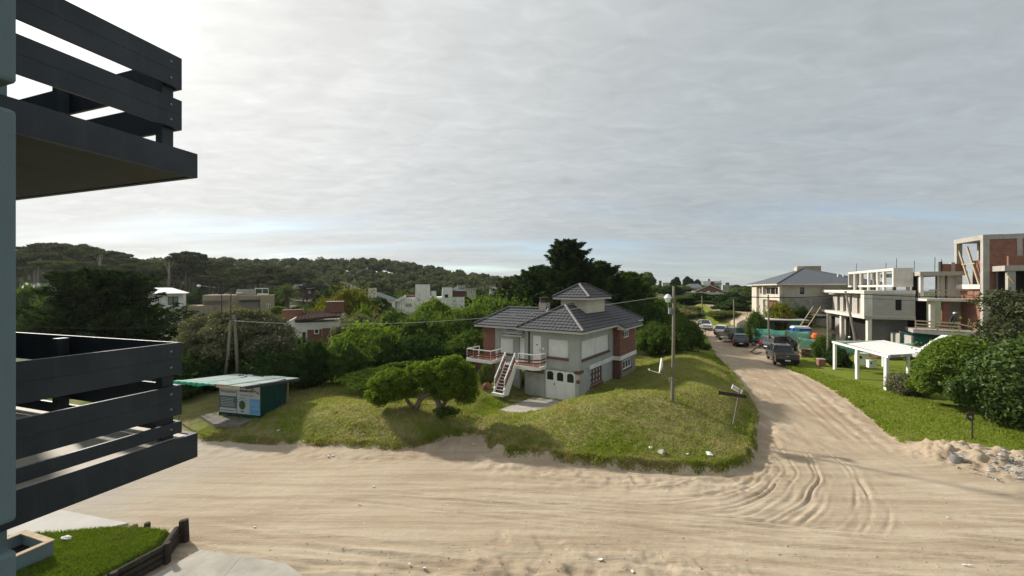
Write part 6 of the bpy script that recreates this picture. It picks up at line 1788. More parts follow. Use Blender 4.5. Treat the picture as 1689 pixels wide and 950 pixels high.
# white house with tapered tower chimneys
def tower_house():
    h = PBX('house', 705, 82, 'white house with two tall tapered tower chimneys above the hedge', z0=1)
    h.box('wall', M['white'], 659, 688, 491, 525, 0.4, 8); h.box('wall', M['white'], 709, 766, 490, 525, 0.6, 8)
    h.box('roof', M['tile_red'], 664, 688, 487, 491, 2, 6); MB().extr([h.P(652, 495, 0), h.P(664, 489, 0), h.P(668, 487, 0), h.P(668, 492, 0), h.P(652, 498, 0)], (0, 3, 0)).build('porch_gable', M['white'], h.t)
    h.box('lower_wall', M['white'], 654, 662, 497, 525, 0.8, 4)
    def taper(u0, u1, w0, w1, v0, v1, dy, dep):
        a, b, c, d = h.P(u0, v0, dy), h.P(u1, v0, dy), h.P(w1, v1, dy), h.P(w0, v1, dy)
        return MB().extr([a, d, c, b], (0, dep, 0)).build('tower', M['white'], h.t)
    taper(685, 708.5, 684.5, 712, 469, 528, -0.4, 3); taper(711.5, 719, 711, 721, 480, 495, 0, 1.5); taper(730, 746, 727, 746.5, 474, 520, -0.2, 3)
    h.win(733.5, 739, 485.5, 491, -0.2, M['dark_grey'], M['glass'], 1); h.win(691, 697, 500, 505, -0.4, M['white'], M['poster_blue'], 2)
    for k in range(4): h.win(669+k*2.6, 671+k*2.6, 500.5, 506, 0.4, M['concrete'], M['tan_dark'], 1)
    h.box('annex', M['brick'], 746, 770, 479.5, 490, 1.5, 6); h.hip('annex_roof', M['slate'], 744, 772, 480, 473, 752, 760, 1, 7); h.box('chimney', M['conc_slab'], 755, 768, 470.5, 479, 3, 1.5)
tower_house()
h = PBX('house', 774, 100, 'grey flat house end beyond the tower chimney house', z0=1); h.box('wall', M['stone_house'], 766, 785, 477, 500, 0, 7); h.box('roof', M['concrete'], 765, 786, 476, 477, -0.4, 8); h.win(776, 782, 480, 484)
h = PBX('house', 815, 120, 'small white gabled house far beyond the hedge', z0=1)
MB().extr([h.P(806, 490, 0), h.P(808, 472.5, 0), h.P(821, 472.5, 0), h.P(825, 480, 0), h.P(825, 490, 0)], (0, 7, 0)).build('wall', M['white'], h.t); h.box('roof', M['slate'], 807, 822, 471.6, 472.4, -0.2, 7.4)
# brown roofed chalets in the wood
for i, (u0, u1, ve, vr, Y, lab) in enumerate(((478, 522, 476, 466.5, 118, 'brown chalet with long grey roof left of the steeper one in the wood'), (521, 553, 477, 465.5, 112, 'brown chalet with steep slate gable in the wood'), (32, 106, 478, 466.5, 92, 'long grey roofed house at the far left behind the cypress'),
                                                (228, 262, 479, 472, 105, 'low brown roofed cottage behind the white three storey house'))):
    h = PBX('house', (u0+u1)/2, Y, lab, z0=2)
    h.box('wall', M['brick_dark'] if i < 2 else M['stone_house'], u0+3, u1-3, ve, ve+14, 0.3, 7)
    if i == 1:
        MB().extr([h.P(u0, ve+1, -0.5), h.P((u0+u1)/2-2, vr, -0.5), h.P(u1, ve+1, -0.5)], (0, 8, 0)).build('roof', M['slate'], h.t); h.box('dormer', plain('pink_render', (0.4, 0.2, 0.17)), 529, 545, 478, 486, -2, 2)
    else: h.hip('roof', M['slate'] if i != 3 else M['tile_red'], u0, u1, ve, vr, u0+10, u1-12, 0, 8)
    h.win(u0+8, u0+13, ve+3, ve+8, 0.3); h.win(u1-14, u1-9, ve+3, ve+8, 0.3)
# far right centre
def far_centre():
    h = PBX('house', 1172, 128, 'red brick house with low pale gable on the dune crest', z0=3)
    h.box('wall', M['brick'], 1148, 1193, 482, 492, 0, 9); MB().extr([h.P(1144, 482, -0.6), h.P(1171, 470, -0.6), h.P(1196, 481, -0.6)], (0, 10, 0)).build('roof', M['tile_red'], h.t)
    MB().extr([h.P(1150, 482.5, -0.65), h.P(1171, 472, -0.65), h.P(1190, 482.5, -0.65)], (0, 0.04, 0)).build('gable_wall', M['brick'], h.t)
    mb = MB(); mb.beam(h.P(1144, 482, -0.7), h.P(1171, 470, -0.7), 0.3, 0.25); mb.beam(h.P(1171, 470, -0.7), h.P(1196, 481, -0.7), 0.3, 0.25); mb.build('verge_board', M['cream'], h.t)
    h.box('side_wall', M['white'], 1141, 1149, 480, 486, -0.3, 8)
    for u in (1154, 1166, 1181): h.win(u, u+5, 481 if u != 1166 else 480, 485, -0.66, M['white'], M['shutter'], 1)
    h.box('chimney', M['brick_dark'], 1172, 1178, 464.5, 474, 5, 1.2)
    h.box('terrace_wall', plain('pink_wall', (0.36, 0.25, 0.21)), 1144, 1210, 487.5, 491.5, -7, 1.0)
    h = PBX('house', 1136, 150, 'white house with grey pitched roof left of the red brick house', z0=3)
    h.box('wall', M['white'], 1128, 1158, 473, 484, 0, 8); h.hip('roof', M['slate'], 1126, 1160, 474.5, 468, 1136, 1152, -0.3, 9); h.win(1134, 1139, 476, 480)
    h = PBX('house', 1176, 175, 'white flat topped house with chimney behind the red brick house', z0=3)
    h.box('wall', M['white'], 1160, 1190, 463.5, 490, 0, 10); h.box('chimney', M['dark_grey'], 1168, 1171, 460, 464, 3, 1.0); h.box('tower', M['white'], 1154, 1160, 463, 480, 1, 4); h.hip('roof', M['tile_red'], 1171, 1192, 468, 463.5, 1178, 1184, -1.0, 8)
    h.box('chimney', M['concrete'], 1187, 1189, 462, 470, 2, 1.2)
    h = PBX('house', 1203, 180, 'pale flat roofed villa right of the red brick house', z0=3)
    h.box('wall', M['stone_house'], 1192, 1212, 470, 490, 0, 10); h.box('upper', M['slate'], 1197, 1203, 466, 471, 2, 5); h.win(1201, 1205, 471, 475); h.win(1207, 1211, 471, 475)
    h = PBX('house', 1099, 220, 'pale distant block between the tiny conifers and dark trees', z0=3, cat='building'); h.box('wall', M['stone_house'], 1093, 1105, 466.5, 485, 0, 8); h.box('parapet', M['white'], 1092.5, 1105.5, 466, 466.5, -0.2, 8.4)
    h = PBX('house', 1238, 210, 'pale distant building beside the stone house', z0=2, cat='building'); h.box('wall', M['stone_house'], 1232, 1246, 481, 492, 0, 8); h.box('roof', M['tan_dark'], 1231, 1246, 480, 481, -0.3, 8.6)
far_centre()

# ================================================================== VEGETATION
def unit(a): return a/np.maximum(np.linalg.norm(a, axis=-1, keepdims=True), 1e-9)
def leaves_to_mesh(name, c, nrm, size, q, aspect=0.55, along=None, core=None, extra=None):
    """diamond leaves at c facing nrm; along = preferred long axis"""
    n = len(c)
    t = along if along is not None else unit(q.normal(size=(n, 3)))
    t = unit(t - nrm*(t*nrm).sum(1, keepdims=True)); b = np.cross(nrm, t)
    s = size[:, None]
    fold = nrm*s*0.25
    V = np.stack([c-t*s, c+b*s*aspect+fold, c+t*s, c-b*s*aspect+fold], 1).reshape(-1, 3)
    F = np.arange(n*4).reshape(n, 4)
    if core is not None:
        cv, cf = core
        F2 = np.concatenate([cf, cf[:, 2:3]], 1) if cf.shape[1] == 3 else cf
        F2 = F2[:, :4]
        me = bpy.data.meshes.new(name)
        vv = np.concatenate([V, cv]); nv = len(V)
        me.vertices.add(len(vv)); me.vertices.foreach_set('co', vv.astype(np.float32).ravel())
        li = np.concatenate([F.ravel(), (cf+nv).ravel()]).astype(np.int32)
        me.loops.add(len(li)); me.loops.foreach_set('vertex_index', li)
        st = np.concatenate([np.arange(0, F.size, 4), F.size+np.arange(0, cf.size, 3)]).astype(np.int32)
        me.polygons.add(len(st)); me.polygons.foreach_set('loop_start', st)
        me.update(calc_edges=True)
        return me
    return np_mesh(name, V, F)
_ico = {}
def ico(sub):
    if sub not in _ico:
        bm = bmesh.new(); bmesh.ops.create_icosphere(bm, subdivisions=sub, radius=1)
        _ico[sub] = (np.array([v.co[:] for v in bm.verts]), np.array([[v.index for v in f.verts] for f in bm.faces])); bm.free()
    return _ico[sub]
def crown_mesh(name, blobs, n, size, seed, core=0.74, aspect=0.55, up=0.25, shell=(0.80, 1.07), jit=0.75, floor=None, spikes=0):
    q = np.random.default_rng(seed)
    B = np.array([(b if len(b) == 6 else (b[0], b[1], b[2], b[3], b[3], b[3])) for b in blobs], dtype=float)
    w = (B[:, 3]*B[:, 4]+B[:, 3]*B[:, 5]); w /= w.sum()
    k = q.choice(len(B), int(n*1.7), p=w)
    d = unit(q.normal(size=(len(k), 3))); d[:, 2] = np.where((d[:, 2] < -0.25) & (q.random(len(k)) < 0.6), -d[:, 2], d[:, 2])
    rr = q.uniform(shell[0], shell[1], (len(k), 1))
    c = B[k, :3] + d*B[k, 3:6]*rr
    keep = np.ones(len(c), bool)
    for i in range(len(B)):
        e = (((c-B[i, :3])/B[i, 3:6])**2).sum(1)
        keep &= ~((e < 0.62) & (k != i))
    if floor is not None: keep &= c[:, 2] > floor
    c, d = c[keep][:n], d[keep][:n]
    nr = unit(d + jit*q.normal(size=d.shape) + np.array([0, 0, up]))
    if spikes:
        ks = q.choice(len(B), spikes, p=w); ds = unit(q.normal(size=(spikes, 3))); ds[:, 2] = np.abs(ds[:, 2]); m = 11
        tt = np.linspace(0.95, 1.0, m)[None, :, None] + np.linspace(0, 1, m)[None, :, None]*q.uniform(0.15, 0.55, (spikes, 1, 1))
        bend = unit(ds + 0.5*q.normal(size=ds.shape))
        pc = B[ks, None, :3] + ds[:, None]*B[ks, None, 3:6]*tt + bend[:, None]*(tt-0.95)*0.3*B[ks, None, 3:4] + q.normal(size=(spikes, m, 3))*size*0.7
        pn = unit(np.repeat(ds[:, None], m, 1) + 0.9*q.normal(size=(spikes, m, 3)))
        pc, pn = pc.reshape(-1, 3), pn.reshape(-1, 3)
        if floor is not None: kf = pc[:, 2] > floor; pc, pn = pc[kf], pn[kf]
        c = np.concatenate([c, pc]); nr = np.concatenate([nr, pn])
    s = size*q.uniform(0.5, 1.55, len(c))
    cr = None
    if core:
        iv, jf = ico(1)
        cv = np.concatenate([B[i, :3] + iv*B[i, 3:6]*core for i in range(len(B))]); cf = np.concatenate([jf+i*len(iv) for i in range(len(B))])
        cr = (cv, cf)
    return leaves_to_mesh(name, c, nr, s, q, aspect, None, cr)
def lumps(seed, nl, lr=(0.22, 0.38), flat=1.0):
    """unit shrub: footprint radius ~1, height ~1"""
    q = random.Random(seed)
    bl = [(0, 0, 0.45, 0.70, 0.70, 0.48)]
    for k in range(nl):
        a = k*2.399+q.uniform(-.3, .3); zf = (k+0.5)/nl; e = zf*1.45
        ro = 0.72*math.cos(e)*q.uniform(0.62, 1.22); z = 0.22+0.58*math.sin(e)*q.uniform(0.72, 1.14)
        r = q.uniform(*lr)
        bl.append((ro*math.cos(a), ro*math.sin(a), z, r, r, r*0.62*flat))
    return bl
def conifer_mesh(name, H, Rm, seed, nb, shape, droop=0.25, size=0.16, steps=14, per=8, spread=0.26, start=0.25):
    q = np.random.default_rng(seed); C_ = []; Nn = []; A = []
    for i in range(nb):
        f = (i+q.random())/nb; z0 = H*(0.06+0.92*f); a = i*2.399+q.uniform(-.3, .3)
        ln = Rm*shape(f)*(q.uniform(0.55, 1.0) if i % 3 else q.uniform(0.95, 1.22))+0.3
        d = np.array([math.cos(a), math.sin(a), droop+0.5*f])
        for sidx in range(steps):
            t = start+(1-start)*sidx/steps
            p = np.array([0, 0, z0]) + d*ln*t + np.array([0, 0, 0.10*ln*t*t])
            sp = spread*(1.2-1.02*t)*(0.55+0.22*ln)
            C_.append(p + q.normal(size=(per, 3))*np.array([sp, sp, sp*0.40])); A.append(np.tile(d, (per, 1))+0.35*q.normal(size=(per, 3)))
            Nn.append(np.array([0, 0, 1.0])+0.6*q.normal(size=(per, 3))+0.3*d)
    c = np.concatenate(C_); n = unit(np.concatenate(Nn)); a = unit(np.concatenate(A))
    return leaves_to_mesh(name, c, n, size*1.25*q.uniform(0.6, 1.3, len(c)), q, 0.26, a)
def trunk_mesh(h, r, seed, limbs=5, lean=0.1, spread=0.6, top=0.6):
    q = random.Random(seed); mb = MB()
    pts = [Vector((0, 0, -0.4)), Vector((lean*h*0.2, 0, h*0.3)), Vector((lean*h*0.5, lean*h*0.2, h*0.65)), Vector((lean*h*0.6, lean*h*0.2, h))]
    mb.tube(pts, [r*1.2, r, r*0.75, r*0.25], 8)
    for k in range(limbs):
        a = k*2.4+q.uniform(-.4, .4); z = h*q.uniform(0.35, 0.85); b = Vector((lean*z*0.6, 0, z)); ln = h*spread*q.uniform(0.4, 0.8)
        e = b+Vector((math.cos(a)*ln, math.sin(a)*ln, ln*0.7)); mb.tube([b, (b+e)/2+Vector((0, 0, ln*0.08)), e], [r*0.5, r*0.35, r*0.1], 6)
    return mb.mesh('trunk', True)

SHR = {}
for i in range(4): SHR['a%d' % i] = crown_mesh('shrub_foliage', lumps(20+i, 30+4*i, (0.12, 0.32)), 15000, 0.034, 30+i, spikes=260, jit=0.9)
for i in range(3): SHR['b%d' % i] = crown_mesh('shrub_foliage', lumps(50+i, 46, (0.10, 0.24)), 16000, 0.030, 60+i, spikes=320, jit=0.9)
for i in range(2): SHR['loose%d' % i] = crown_mesh('shrub_foliage', lumps(70+i, 26, (0.13, 0.30), 1.1), 15000, 0.036, 80+i, core=0.5, shell=(0.55, 1.25), jit=1.1, spikes=400)
SHR['far0'] = crown_mesh('tree_foliage', lumps(90, 14), 2200, 0.085, 91); SHR['far1'] = crown_mesh('tree_foliage', lumps(92, 18), 2400, 0.08, 93)
STEM = trunk_mesh(0.75, 0.035, 5, 6, 0.05, 0.7); STEM.materials.append(M['bark'])
_mm = {}
def mesh_mat(mesh, mat):
    """one mesh per foliage shape and material"""
    k = (mesh.name, mat.name)
    if k not in _mm:
        m = mesh.copy(); m.materials.clear(); m.materials.append(mat); _mm[k] = m
    return _mm[k]
def ground_z(x, y):
    return gz(x, y)
def shrub(shape, mat, u, vtop, hw, Y, label, group, name='shrub', cat='shrub', zb=None, ry=None, rot=None, stem=True):
    X = (u-844.5)/640*Y; zt = EYE-(vtop-475)/640*Y
    z0 = ground_z(X, Y)-0.05 if zb is None else zb
    rx = hw/640*Y/0.98; h = max(0.5, (zt-z0))/1.02
    t = empty(name, (X, Y, z0), rnd.uniform(0, 6.28) if rot is None else rot, label, cat, group)
    f = link('foliage', mesh_mat(SHR[shape], M[mat]), None, t); f.scale = (rx, rx if ry is None else ry, h)
    if stem:
        s_ = link('stem', STEM, None, t); s_.scale = (rx*0.7, rx*0.7, h)
    return t

G1 = 'evergreen hedge bushes behind the house'
mid = [  # shape, material, u, v_top, half width, Y, label
    ('a0', 'leaf_bright', 606, 531, 66, 34, 'bright rounded bush in the hedge right of the brick and white house'),
    ('a1', 'leaf_mid', 700, 522, 62, 38, 'lumpy green bush in the hedge centre left of the house wing'),
    ('b0', 'leaf_mid', 772, 507, 64, 41, 'tall lumpy bush directly behind the left house wing'),
    ('b1', 'leaf_bright', 716, 494, 46, 56, 'domed bush just below the white tower chimney'),
    ('a2', 'leaf_mid', 838, 497, 62, 47, 'broad bush showing above the left wing ridge'),
    ('b2', 'leaf_bright', 800, 490, 45, 58, 'yellowish green bush left of the house chimney'),
    ('a3', 'leaf_bright', 872, 497, 38, 52, 'bright clipped bush beside the house chimney'),
    ('b0', 'leaf_mid', 652, 512, 42, 48, 'bush below the grey slate bungalow'),
    ('loose0', 'leaf_olive', 592, 522, 44, 39, 'grey olive shrub right of the brick house windows'),
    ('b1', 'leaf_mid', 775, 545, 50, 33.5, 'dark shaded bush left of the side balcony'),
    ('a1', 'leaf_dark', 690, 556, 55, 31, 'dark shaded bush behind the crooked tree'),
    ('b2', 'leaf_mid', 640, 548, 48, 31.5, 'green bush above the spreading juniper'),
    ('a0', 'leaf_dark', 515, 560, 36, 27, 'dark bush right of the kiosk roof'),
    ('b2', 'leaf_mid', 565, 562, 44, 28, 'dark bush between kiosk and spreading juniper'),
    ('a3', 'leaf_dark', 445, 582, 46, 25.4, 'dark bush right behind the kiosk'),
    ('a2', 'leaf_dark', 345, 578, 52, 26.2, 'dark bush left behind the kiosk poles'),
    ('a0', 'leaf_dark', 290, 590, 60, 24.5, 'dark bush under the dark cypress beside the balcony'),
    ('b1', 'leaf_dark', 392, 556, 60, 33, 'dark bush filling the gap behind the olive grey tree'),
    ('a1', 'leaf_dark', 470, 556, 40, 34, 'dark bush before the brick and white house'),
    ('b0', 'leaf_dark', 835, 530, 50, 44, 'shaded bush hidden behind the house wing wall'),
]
for sh, mt, u, v, hw, Y, lab in mid: shrub(sh, mt, u, v, hw, Y, lab, G1, 'bush', 'bush')
G2 = 'shrubs along the side road'
for sh, mt, u, v, hw, Y, lab in [
    ('b1', 'leaf_mid', 1086, 530, 46, 40, 'dark bush right of the brick side of the house'),
    ('loose1', 'leaf_mid', 1132, 528, 30, 43, 'leafy bush at the road end of the hedge'),
    ('b0', 'leaf_dark', 1062, 497, 42, 50, 'dark high bush behind the right house gable'),
    ('a2', 'leaf_mid', 1110, 520, 34, 50, 'mid green bush behind the mound pole'),
    ('loose0', 'leaf_mid', 1163, 567, 11, 46, 'small low shrub at the road edge below the hedge'),
    ('b2', 'leaf_mid', 1090, 492, 40, 62, 'dark green mass behind the lantern'),
    ('a1', 'leaf_dark', 1035, 505, 38, 46, 'dark bush tucked behind the house roof end'),
    ('a0', 'leaf_duneshrub', 1192, 512, 34, 77, 'spreading bright dune shrub beyond the white car'),
    ('a3', 'leaf_mid', 1132, 488, 32, 96, 'rounded dune shrub left of the red brick house terrace'),
    ('b1', 'leaf_duneshrub', 1180, 495, 40, 100, 'low dune shrub below the red brick house'),
    ('a2', 'leaf_mid', 1216, 484, 28, 118, 'dune shrub right of the red brick house'),
    ('loose1', 'leaf_duneshrub', 1228, 497, 24, 92, 'dune shrub left of the stone house base'),
    ('a1', 'leaf_mid', 1222, 506, 30, 82, 'green dune shrub above the curved drive wall'),
    ('a0', 'leaf_mid', 1160, 500, 28, 92, 'green dune shrub behind the pale dry shrub'),
    ('b2', 'leaf_duneshrub', 1240, 505, 22, 80, 'bright dune shrub beside the stone house piers'),
    ('loose0', 'leaf_dry', 1124, 508, 26, 84, 'dry straw coloured reeds left of the white car'),
    ('loose1', 'leaf_dry', 1148, 506, 20, 88, 'pale dry shrub behind the white car'),
    ('loose0', 'leaf_duneshrub', 1106, 500, 24, 90, 'olive shrub behind the pole lantern'),
    ('loose1', 'leaf_mid', 1248, 516, 17, 53, 'dark young tree behind the teal netting'),
    ('loose0', 'leaf_mid', 1230, 545, 14, 56, 'small shrub left of the teal netting'),
    ('loose0', 'leaf_yellow', 1286, 502, 24, 57, 'yellow green shrub below the stone house'),
    ('loose1', 'leaf_dark', 1318, 508, 20, 57.5, 'dark shrub right below the stone cladding'),
    ('loose0', 'leaf_mid', 1358, 556, 18, 38.6, 'leafy shrub left of the carport by the netting'),
    ('a0', 'leaf_dark', 1380, 571, 20, 36.2, 'rounded dark bush behind the first carport post'),
    ('loose1', 'leaf_olive', 1493, 618, 27, 26.6, 'low grey green shrub beside the near carport post')]:
    shrub(sh, mt, u, v, hw, Y, lab, G2)
# big shrubs at the right edge, close
def near_shrub(seed, nl, n, size, mat, u, vtop, hw, Y, ry, label, zb=0.2, floor=0.0, aspect=0.55, sp=600, **kw):
    X = (u-844.5)/640*Y; zt = EYE-(vtop-475)/640*Y; rx = hw/640*Y; h = zt-zb
    bl = [(a*rx, b*ry, c*h+0.05, d*rx, e*ry, f*h*1.1) for a, b, c, d, e, f in lumps(seed, nl, (0.14, 0.25))]
    me = crown_mesh('shrub_foliage', bl, n, size, seed+1, floor=floor, aspect=aspect, spikes=sp, **kw)
    t = empty('shrub', (X, Y, zb), 0, label, 'shrub')
    link('foliage', me, M[mat], t)
    s_ = link('stem', STEM, None, t); s_.scale = (rx*0.8, ry*0.8, h)
near_shrub(101, 46, 60000, 0.075, 'leaf_bright', 1584, 556, 84, 23.6, 2.2, 'large clipped bright green shrub on the right lawn', floor=0.95, sp=120)
near_shrub(103, 60, 60000, 0.095, 'leaf_glossy', 1692, 566, 102, 20.4, 1.9, 'large glossy leaved shrub at the right edge above the sand heap', floor=0.12, aspect=0.5, jit=1.0, shell=(0.72, 1.12))
def airy_tree():
    Y = 31; X = (1676-844.5)/640*Y
    bl = [(rnd.uniform(-3, 3.4), rnd.uniform(-1.6, 1.6), rnd.uniform(3.0, 6.3), rnd.uniform(0.5, 1.1)) for _ in range(44)]
    bl = [b for b in bl if abs(b[0])/3.6+max(0, b[2]-4.4)/3.2 < 1.0]
    me = crown_mesh('tree_foliage', bl, 13000, 0.105, 7, core=0, shell=(0.2, 1.3), jit=1.2, spikes=250)
    t = empty('tree', (X, Y, 0.1), 0, 'airy dark tree with drooping leaves before the brick tower', 'tree')
    link('crown', me, M['leaf_pine'], t); tm = trunk_mesh(5.6, 0.16, 9, 9, 0.06, 0.55); link('trunk', tm, M['bark'], t)
airy_tree()
# crooked coastal tree on the left mound
def crooked_tree():
    Y = 20.3; X = -4.75; z0 = gz(X, Y)
    t = empty('tree', (X, Y, z0), 0, 'crooked wind bent tree with arching trunk on the left mound', 'tree')
    mb = MB()
    mb.tube([(-0.35, 0.1, -0.3), (-0.30, 0.1, 0.15), (-0.12, 0.05, 0.55), (0.20, 0, 0.92), (0.55, -0.05, 1.02), (0.78, -0.05, 0.82), (0.95, -0.05, 0.40), (0.98, 0, 0.05), (0.95, 0, -0.3)], [0.13, 0.12, 0.13, 0.14, 0.14, 0.13, 0.15, 0.17, 0.18], 9)
    mb.tube([(-0.30, 0.1, 0.0), (-0.75, 0.2, 0.5), (-1.2, 0.2, 1.15), (-1.6, 0.1, 1.7)], [0.10, 0.085, 0.07, 0.03], 7)
    mb.tube([(1.0, 0, 0.0), (1.25, 0.1, 0.6), (1.55, 0.2, 1.25), (1.85, 0.2, 1.9)], [0.11, 0.085, 0.07, 0.03], 7)
    mb.tube([(0.3, 0, 0.95), (0.25, 0.15, 1.5), (0.0, 0.2, 2.0)], [0.10, 0.07, 0.03], 7); mb.tube([(0.75, -0.05, 0.9), (1.05, 0.1, 1.5), (1.2, 0.1, 2.1)], [0.09, 0.07, 0.03], 7)
    q = random.Random(3)
    for k in range(26):
        b = Vector((q.uniform(-1.7, 2.1), q.uniform(-.5, .6), q.uniform(1.0, 1.5))); e = b+Vector((q.uniform(-.5, .5), q.uniform(-.4, .4), q.uniform(.3, .8))); mb.tube([b, e], [0.028, 0.010], 5)
    for k in range(16):
        a = q.choice((-0.3, 1.1)); b = Vector((a, 0.05, q.uniform(0.05, .3))); e = b+Vector((q.uniform(-.5, .9), q.uniform(-.5, .1), q.uniform(.15, .55))); mb.tube([b, (b+e)/2+Vector((0, 0, .05)), e], [0.02, 0.015, 0.006], 5)
    link('trunk', mb.mesh('trunk', True), M['bark'], t)
    bl = []
    def mass(cx, cz, rx, rz, n, sx):
        for k in range(n):
            a = k*2.4; f = math.sqrt((k+0.5)/n)
            bl.append((cx+rx*f*math.cos(a), 0.75*rx*f*math.sin(a)*0.9, cz+rz*(1-f*f)*q.uniform(.7, 1.1)-0.12*f+q.uniform(-.1, .1), q.uniform(.26, .44)*sx, q.uniform(.26, .44)*sx, q.uniform(.20, .30)*sx))
    def lobe(cx, cy, cz, rx, ry, rz, n):
        for k in range(n):
            z = 1-2*(k+.5)/n; a = k*2.4; rr = math.sqrt(1-z*z)*q.uniform(.8, 1.1)
            r_ = q.uniform(.20, .36)
            bl.append((cx+rx*rr*math.cos(a), cy+ry*rr*math.sin(a), cz+rz*z*q.uniform(.85, 1.1), r_, r_, r_*.8))
        bl.append((cx, cy, cz, rx*.7, ry*.7, rz*.7))
    lobe(-1.45, 0, 1.42, 1.0, 0.8, 0.62, 40); lobe(1.45, 0.05, 1.72, 1.12, 0.9, 0.92, 52); lobe(0.2, 0.1, 1.95, 0.75, 0.6, 0.45, 22); lobe(-2.15, 0, 0.85, 0.35, 0.4, 0.35, 12); lobe(2.35, 0, 1.05, 0.4, 0.4, 0.45, 14)
    me = crown_mesh('crown', bl, 56000, 0.066, 15, core=0.5, jit=1.0, up=0.2, shell=(0.55, 1.32), aspect=0.32, spikes=900); link('crown', me, M['leaf_bright'], t)
    me = crown_mesh('undergrowth', [(1.3, 0, 0.05, 0.30, 0.25, 0.18), (1.0, -0.1, 0.02, 0.25, 0.2, 0.18), (1.65, 0.05, -0.02, .3, .25, .15)], 1500, 0.055, 16, core=0, shell=(0.2, 1.7), jit=1.2); link('undergrowth', me, M['leaf_mid'], t)
crooked_tree()
# olive grey blossom tree behind the kiosk
def olive_tree():
    Y = 28.5; X = (392-844.5)/640*Y; z0 = 0.5
    q = random.Random(8); bl = []
    for k in range(60):
        a = k*2.4; f = math.sqrt((k+.5)/60); bl.append((3.75*f*math.cos(a), 2.6*f*math.sin(a), 2.9+2.2*(1-f*f)**0.5*q.uniform(.75, 1.1)+q.uniform(-.4, .3)-1.0*f*f, q.uniform(.55, .95), q.uniform(.55, .95), q.uniform(.45, .75)))
    t = empty('tree', (X, Y, z0), 0, 'broad olive grey tree with pale blossom behind the kiosk poles', 'tree')
    link('crown', crown_mesh('crown', bl, 42000, 0.085, 21, core=0.55, jit=1.1, shell=(0.65, 1.2), aspect=0.4), M['leaf_olive'], t)
    link('trunk', trunk_mesh(4.0, 0.2, 3, 8, 0.05, 0.7), M['bark'], t)
    n = 900; qq = np.random.default_rng(5); B = np.array(bl); kk = qq.integers(0, len(B), n); d = unit(qq.normal(size=(n, 3))); d[:, 2] = np.abs(d[:, 2])
    c = B[kk, :3]+d*B[kk, 3:6]*1.12
    link('blossom', leaves_to_mesh('blossom', c, unit(d+0.5*qq.normal(size=d.shape)), 0.07*qq.uniform(.6, 1.3, n), qq, 0.7), plain('blossom', (0.42, 0.40, 0.30), 0.8, 0.2, 5, 0), t, kind='stuff')
olive_tree()
def conifer(u, Y, vtop, hw, shape, seed, nb, label, mat='leaf_black', size=0.2, trunk=True, zb=None, name='cypress_tree', **kw):
    X = (u-844.5)/640*Y; z0 = gz(X, Y) if zb is None else zb; H_ = EYE-(vtop-475)/640*Y-z0; Rm = hw/640*Y
    t = empty(name, (X, Y, z0), 0, label, 'tree')
    link('crown', conifer_mesh('crown', H_, Rm, seed, nb, shape, size=size, **kw), M[mat], t)
    mb = MB(); mb.tube([(0, 0, -0.3), (0.05, 0, H_*0.5), (0, 0, H_*0.96)], [0.035*H_, 0.02*H_, 0.01], 8); link('trunk', mb.mesh('trunk', True), M['bark'], t)
conifer(172, 34, 455, 112, lambda f: ((1-f)**0.7*1.05+0.06)*(0.86+0.14*math.sin(f*11)), 1, 260, 'big spreading dark cypress behind the near balcony', size=0.22, spread=0.34, per=10)
conifer(935, 49, 400, 62, lambda f: (1-f)**0.62*1.12+0.04, 2, 190, 'tall dark cypress rising behind the house roof', size=0.26, spread=0.34, per=10)
conifer(886, 53, 440, 46, lambda f: math.sin(min(1, (1-f)*1.4)*math.pi*0.5), 3, 170, 'shorter dark cypress left of the tall one', 'leaf_dark', size=0.26, spread=0.36, per=9)
conifer(988, 55, 432, 55, lambda f: math.sin(min(1, (1-f)*1.3)*math.pi*0.5), 4, 190, 'dark conifer right of the tall cypress', 'leaf_dark', 0.26, spread=0.36, per=9)
conifer(1040, 58, 450, 42, lambda f: math.sin(min(1, (1-f)*1.4)*math.pi*0.5), 5, 170, 'green tinged conifer above the right house gable', 'leaf_mid', 0.25, spread=0.36, per=9)
conifer(848, 72, 458, 38, lambda f: math.sin(min(1, (1-f)*1.5)*math.pi*0.5), 6, 150, 'dull green conifer between hedge and wooded hill', 'leaf_pine', 0.3, spread=0.5, per=9)
conifer(640, 25.3, 588, 66, lambda f: 1.05-0.55*f, 7, 130, 'low spreading juniper behind the crooked tree', 'leaf_dark', 0.12, droop=0.12, spread=0.17, per=9, name='juniper_shrub', zb=0.45) if False else None
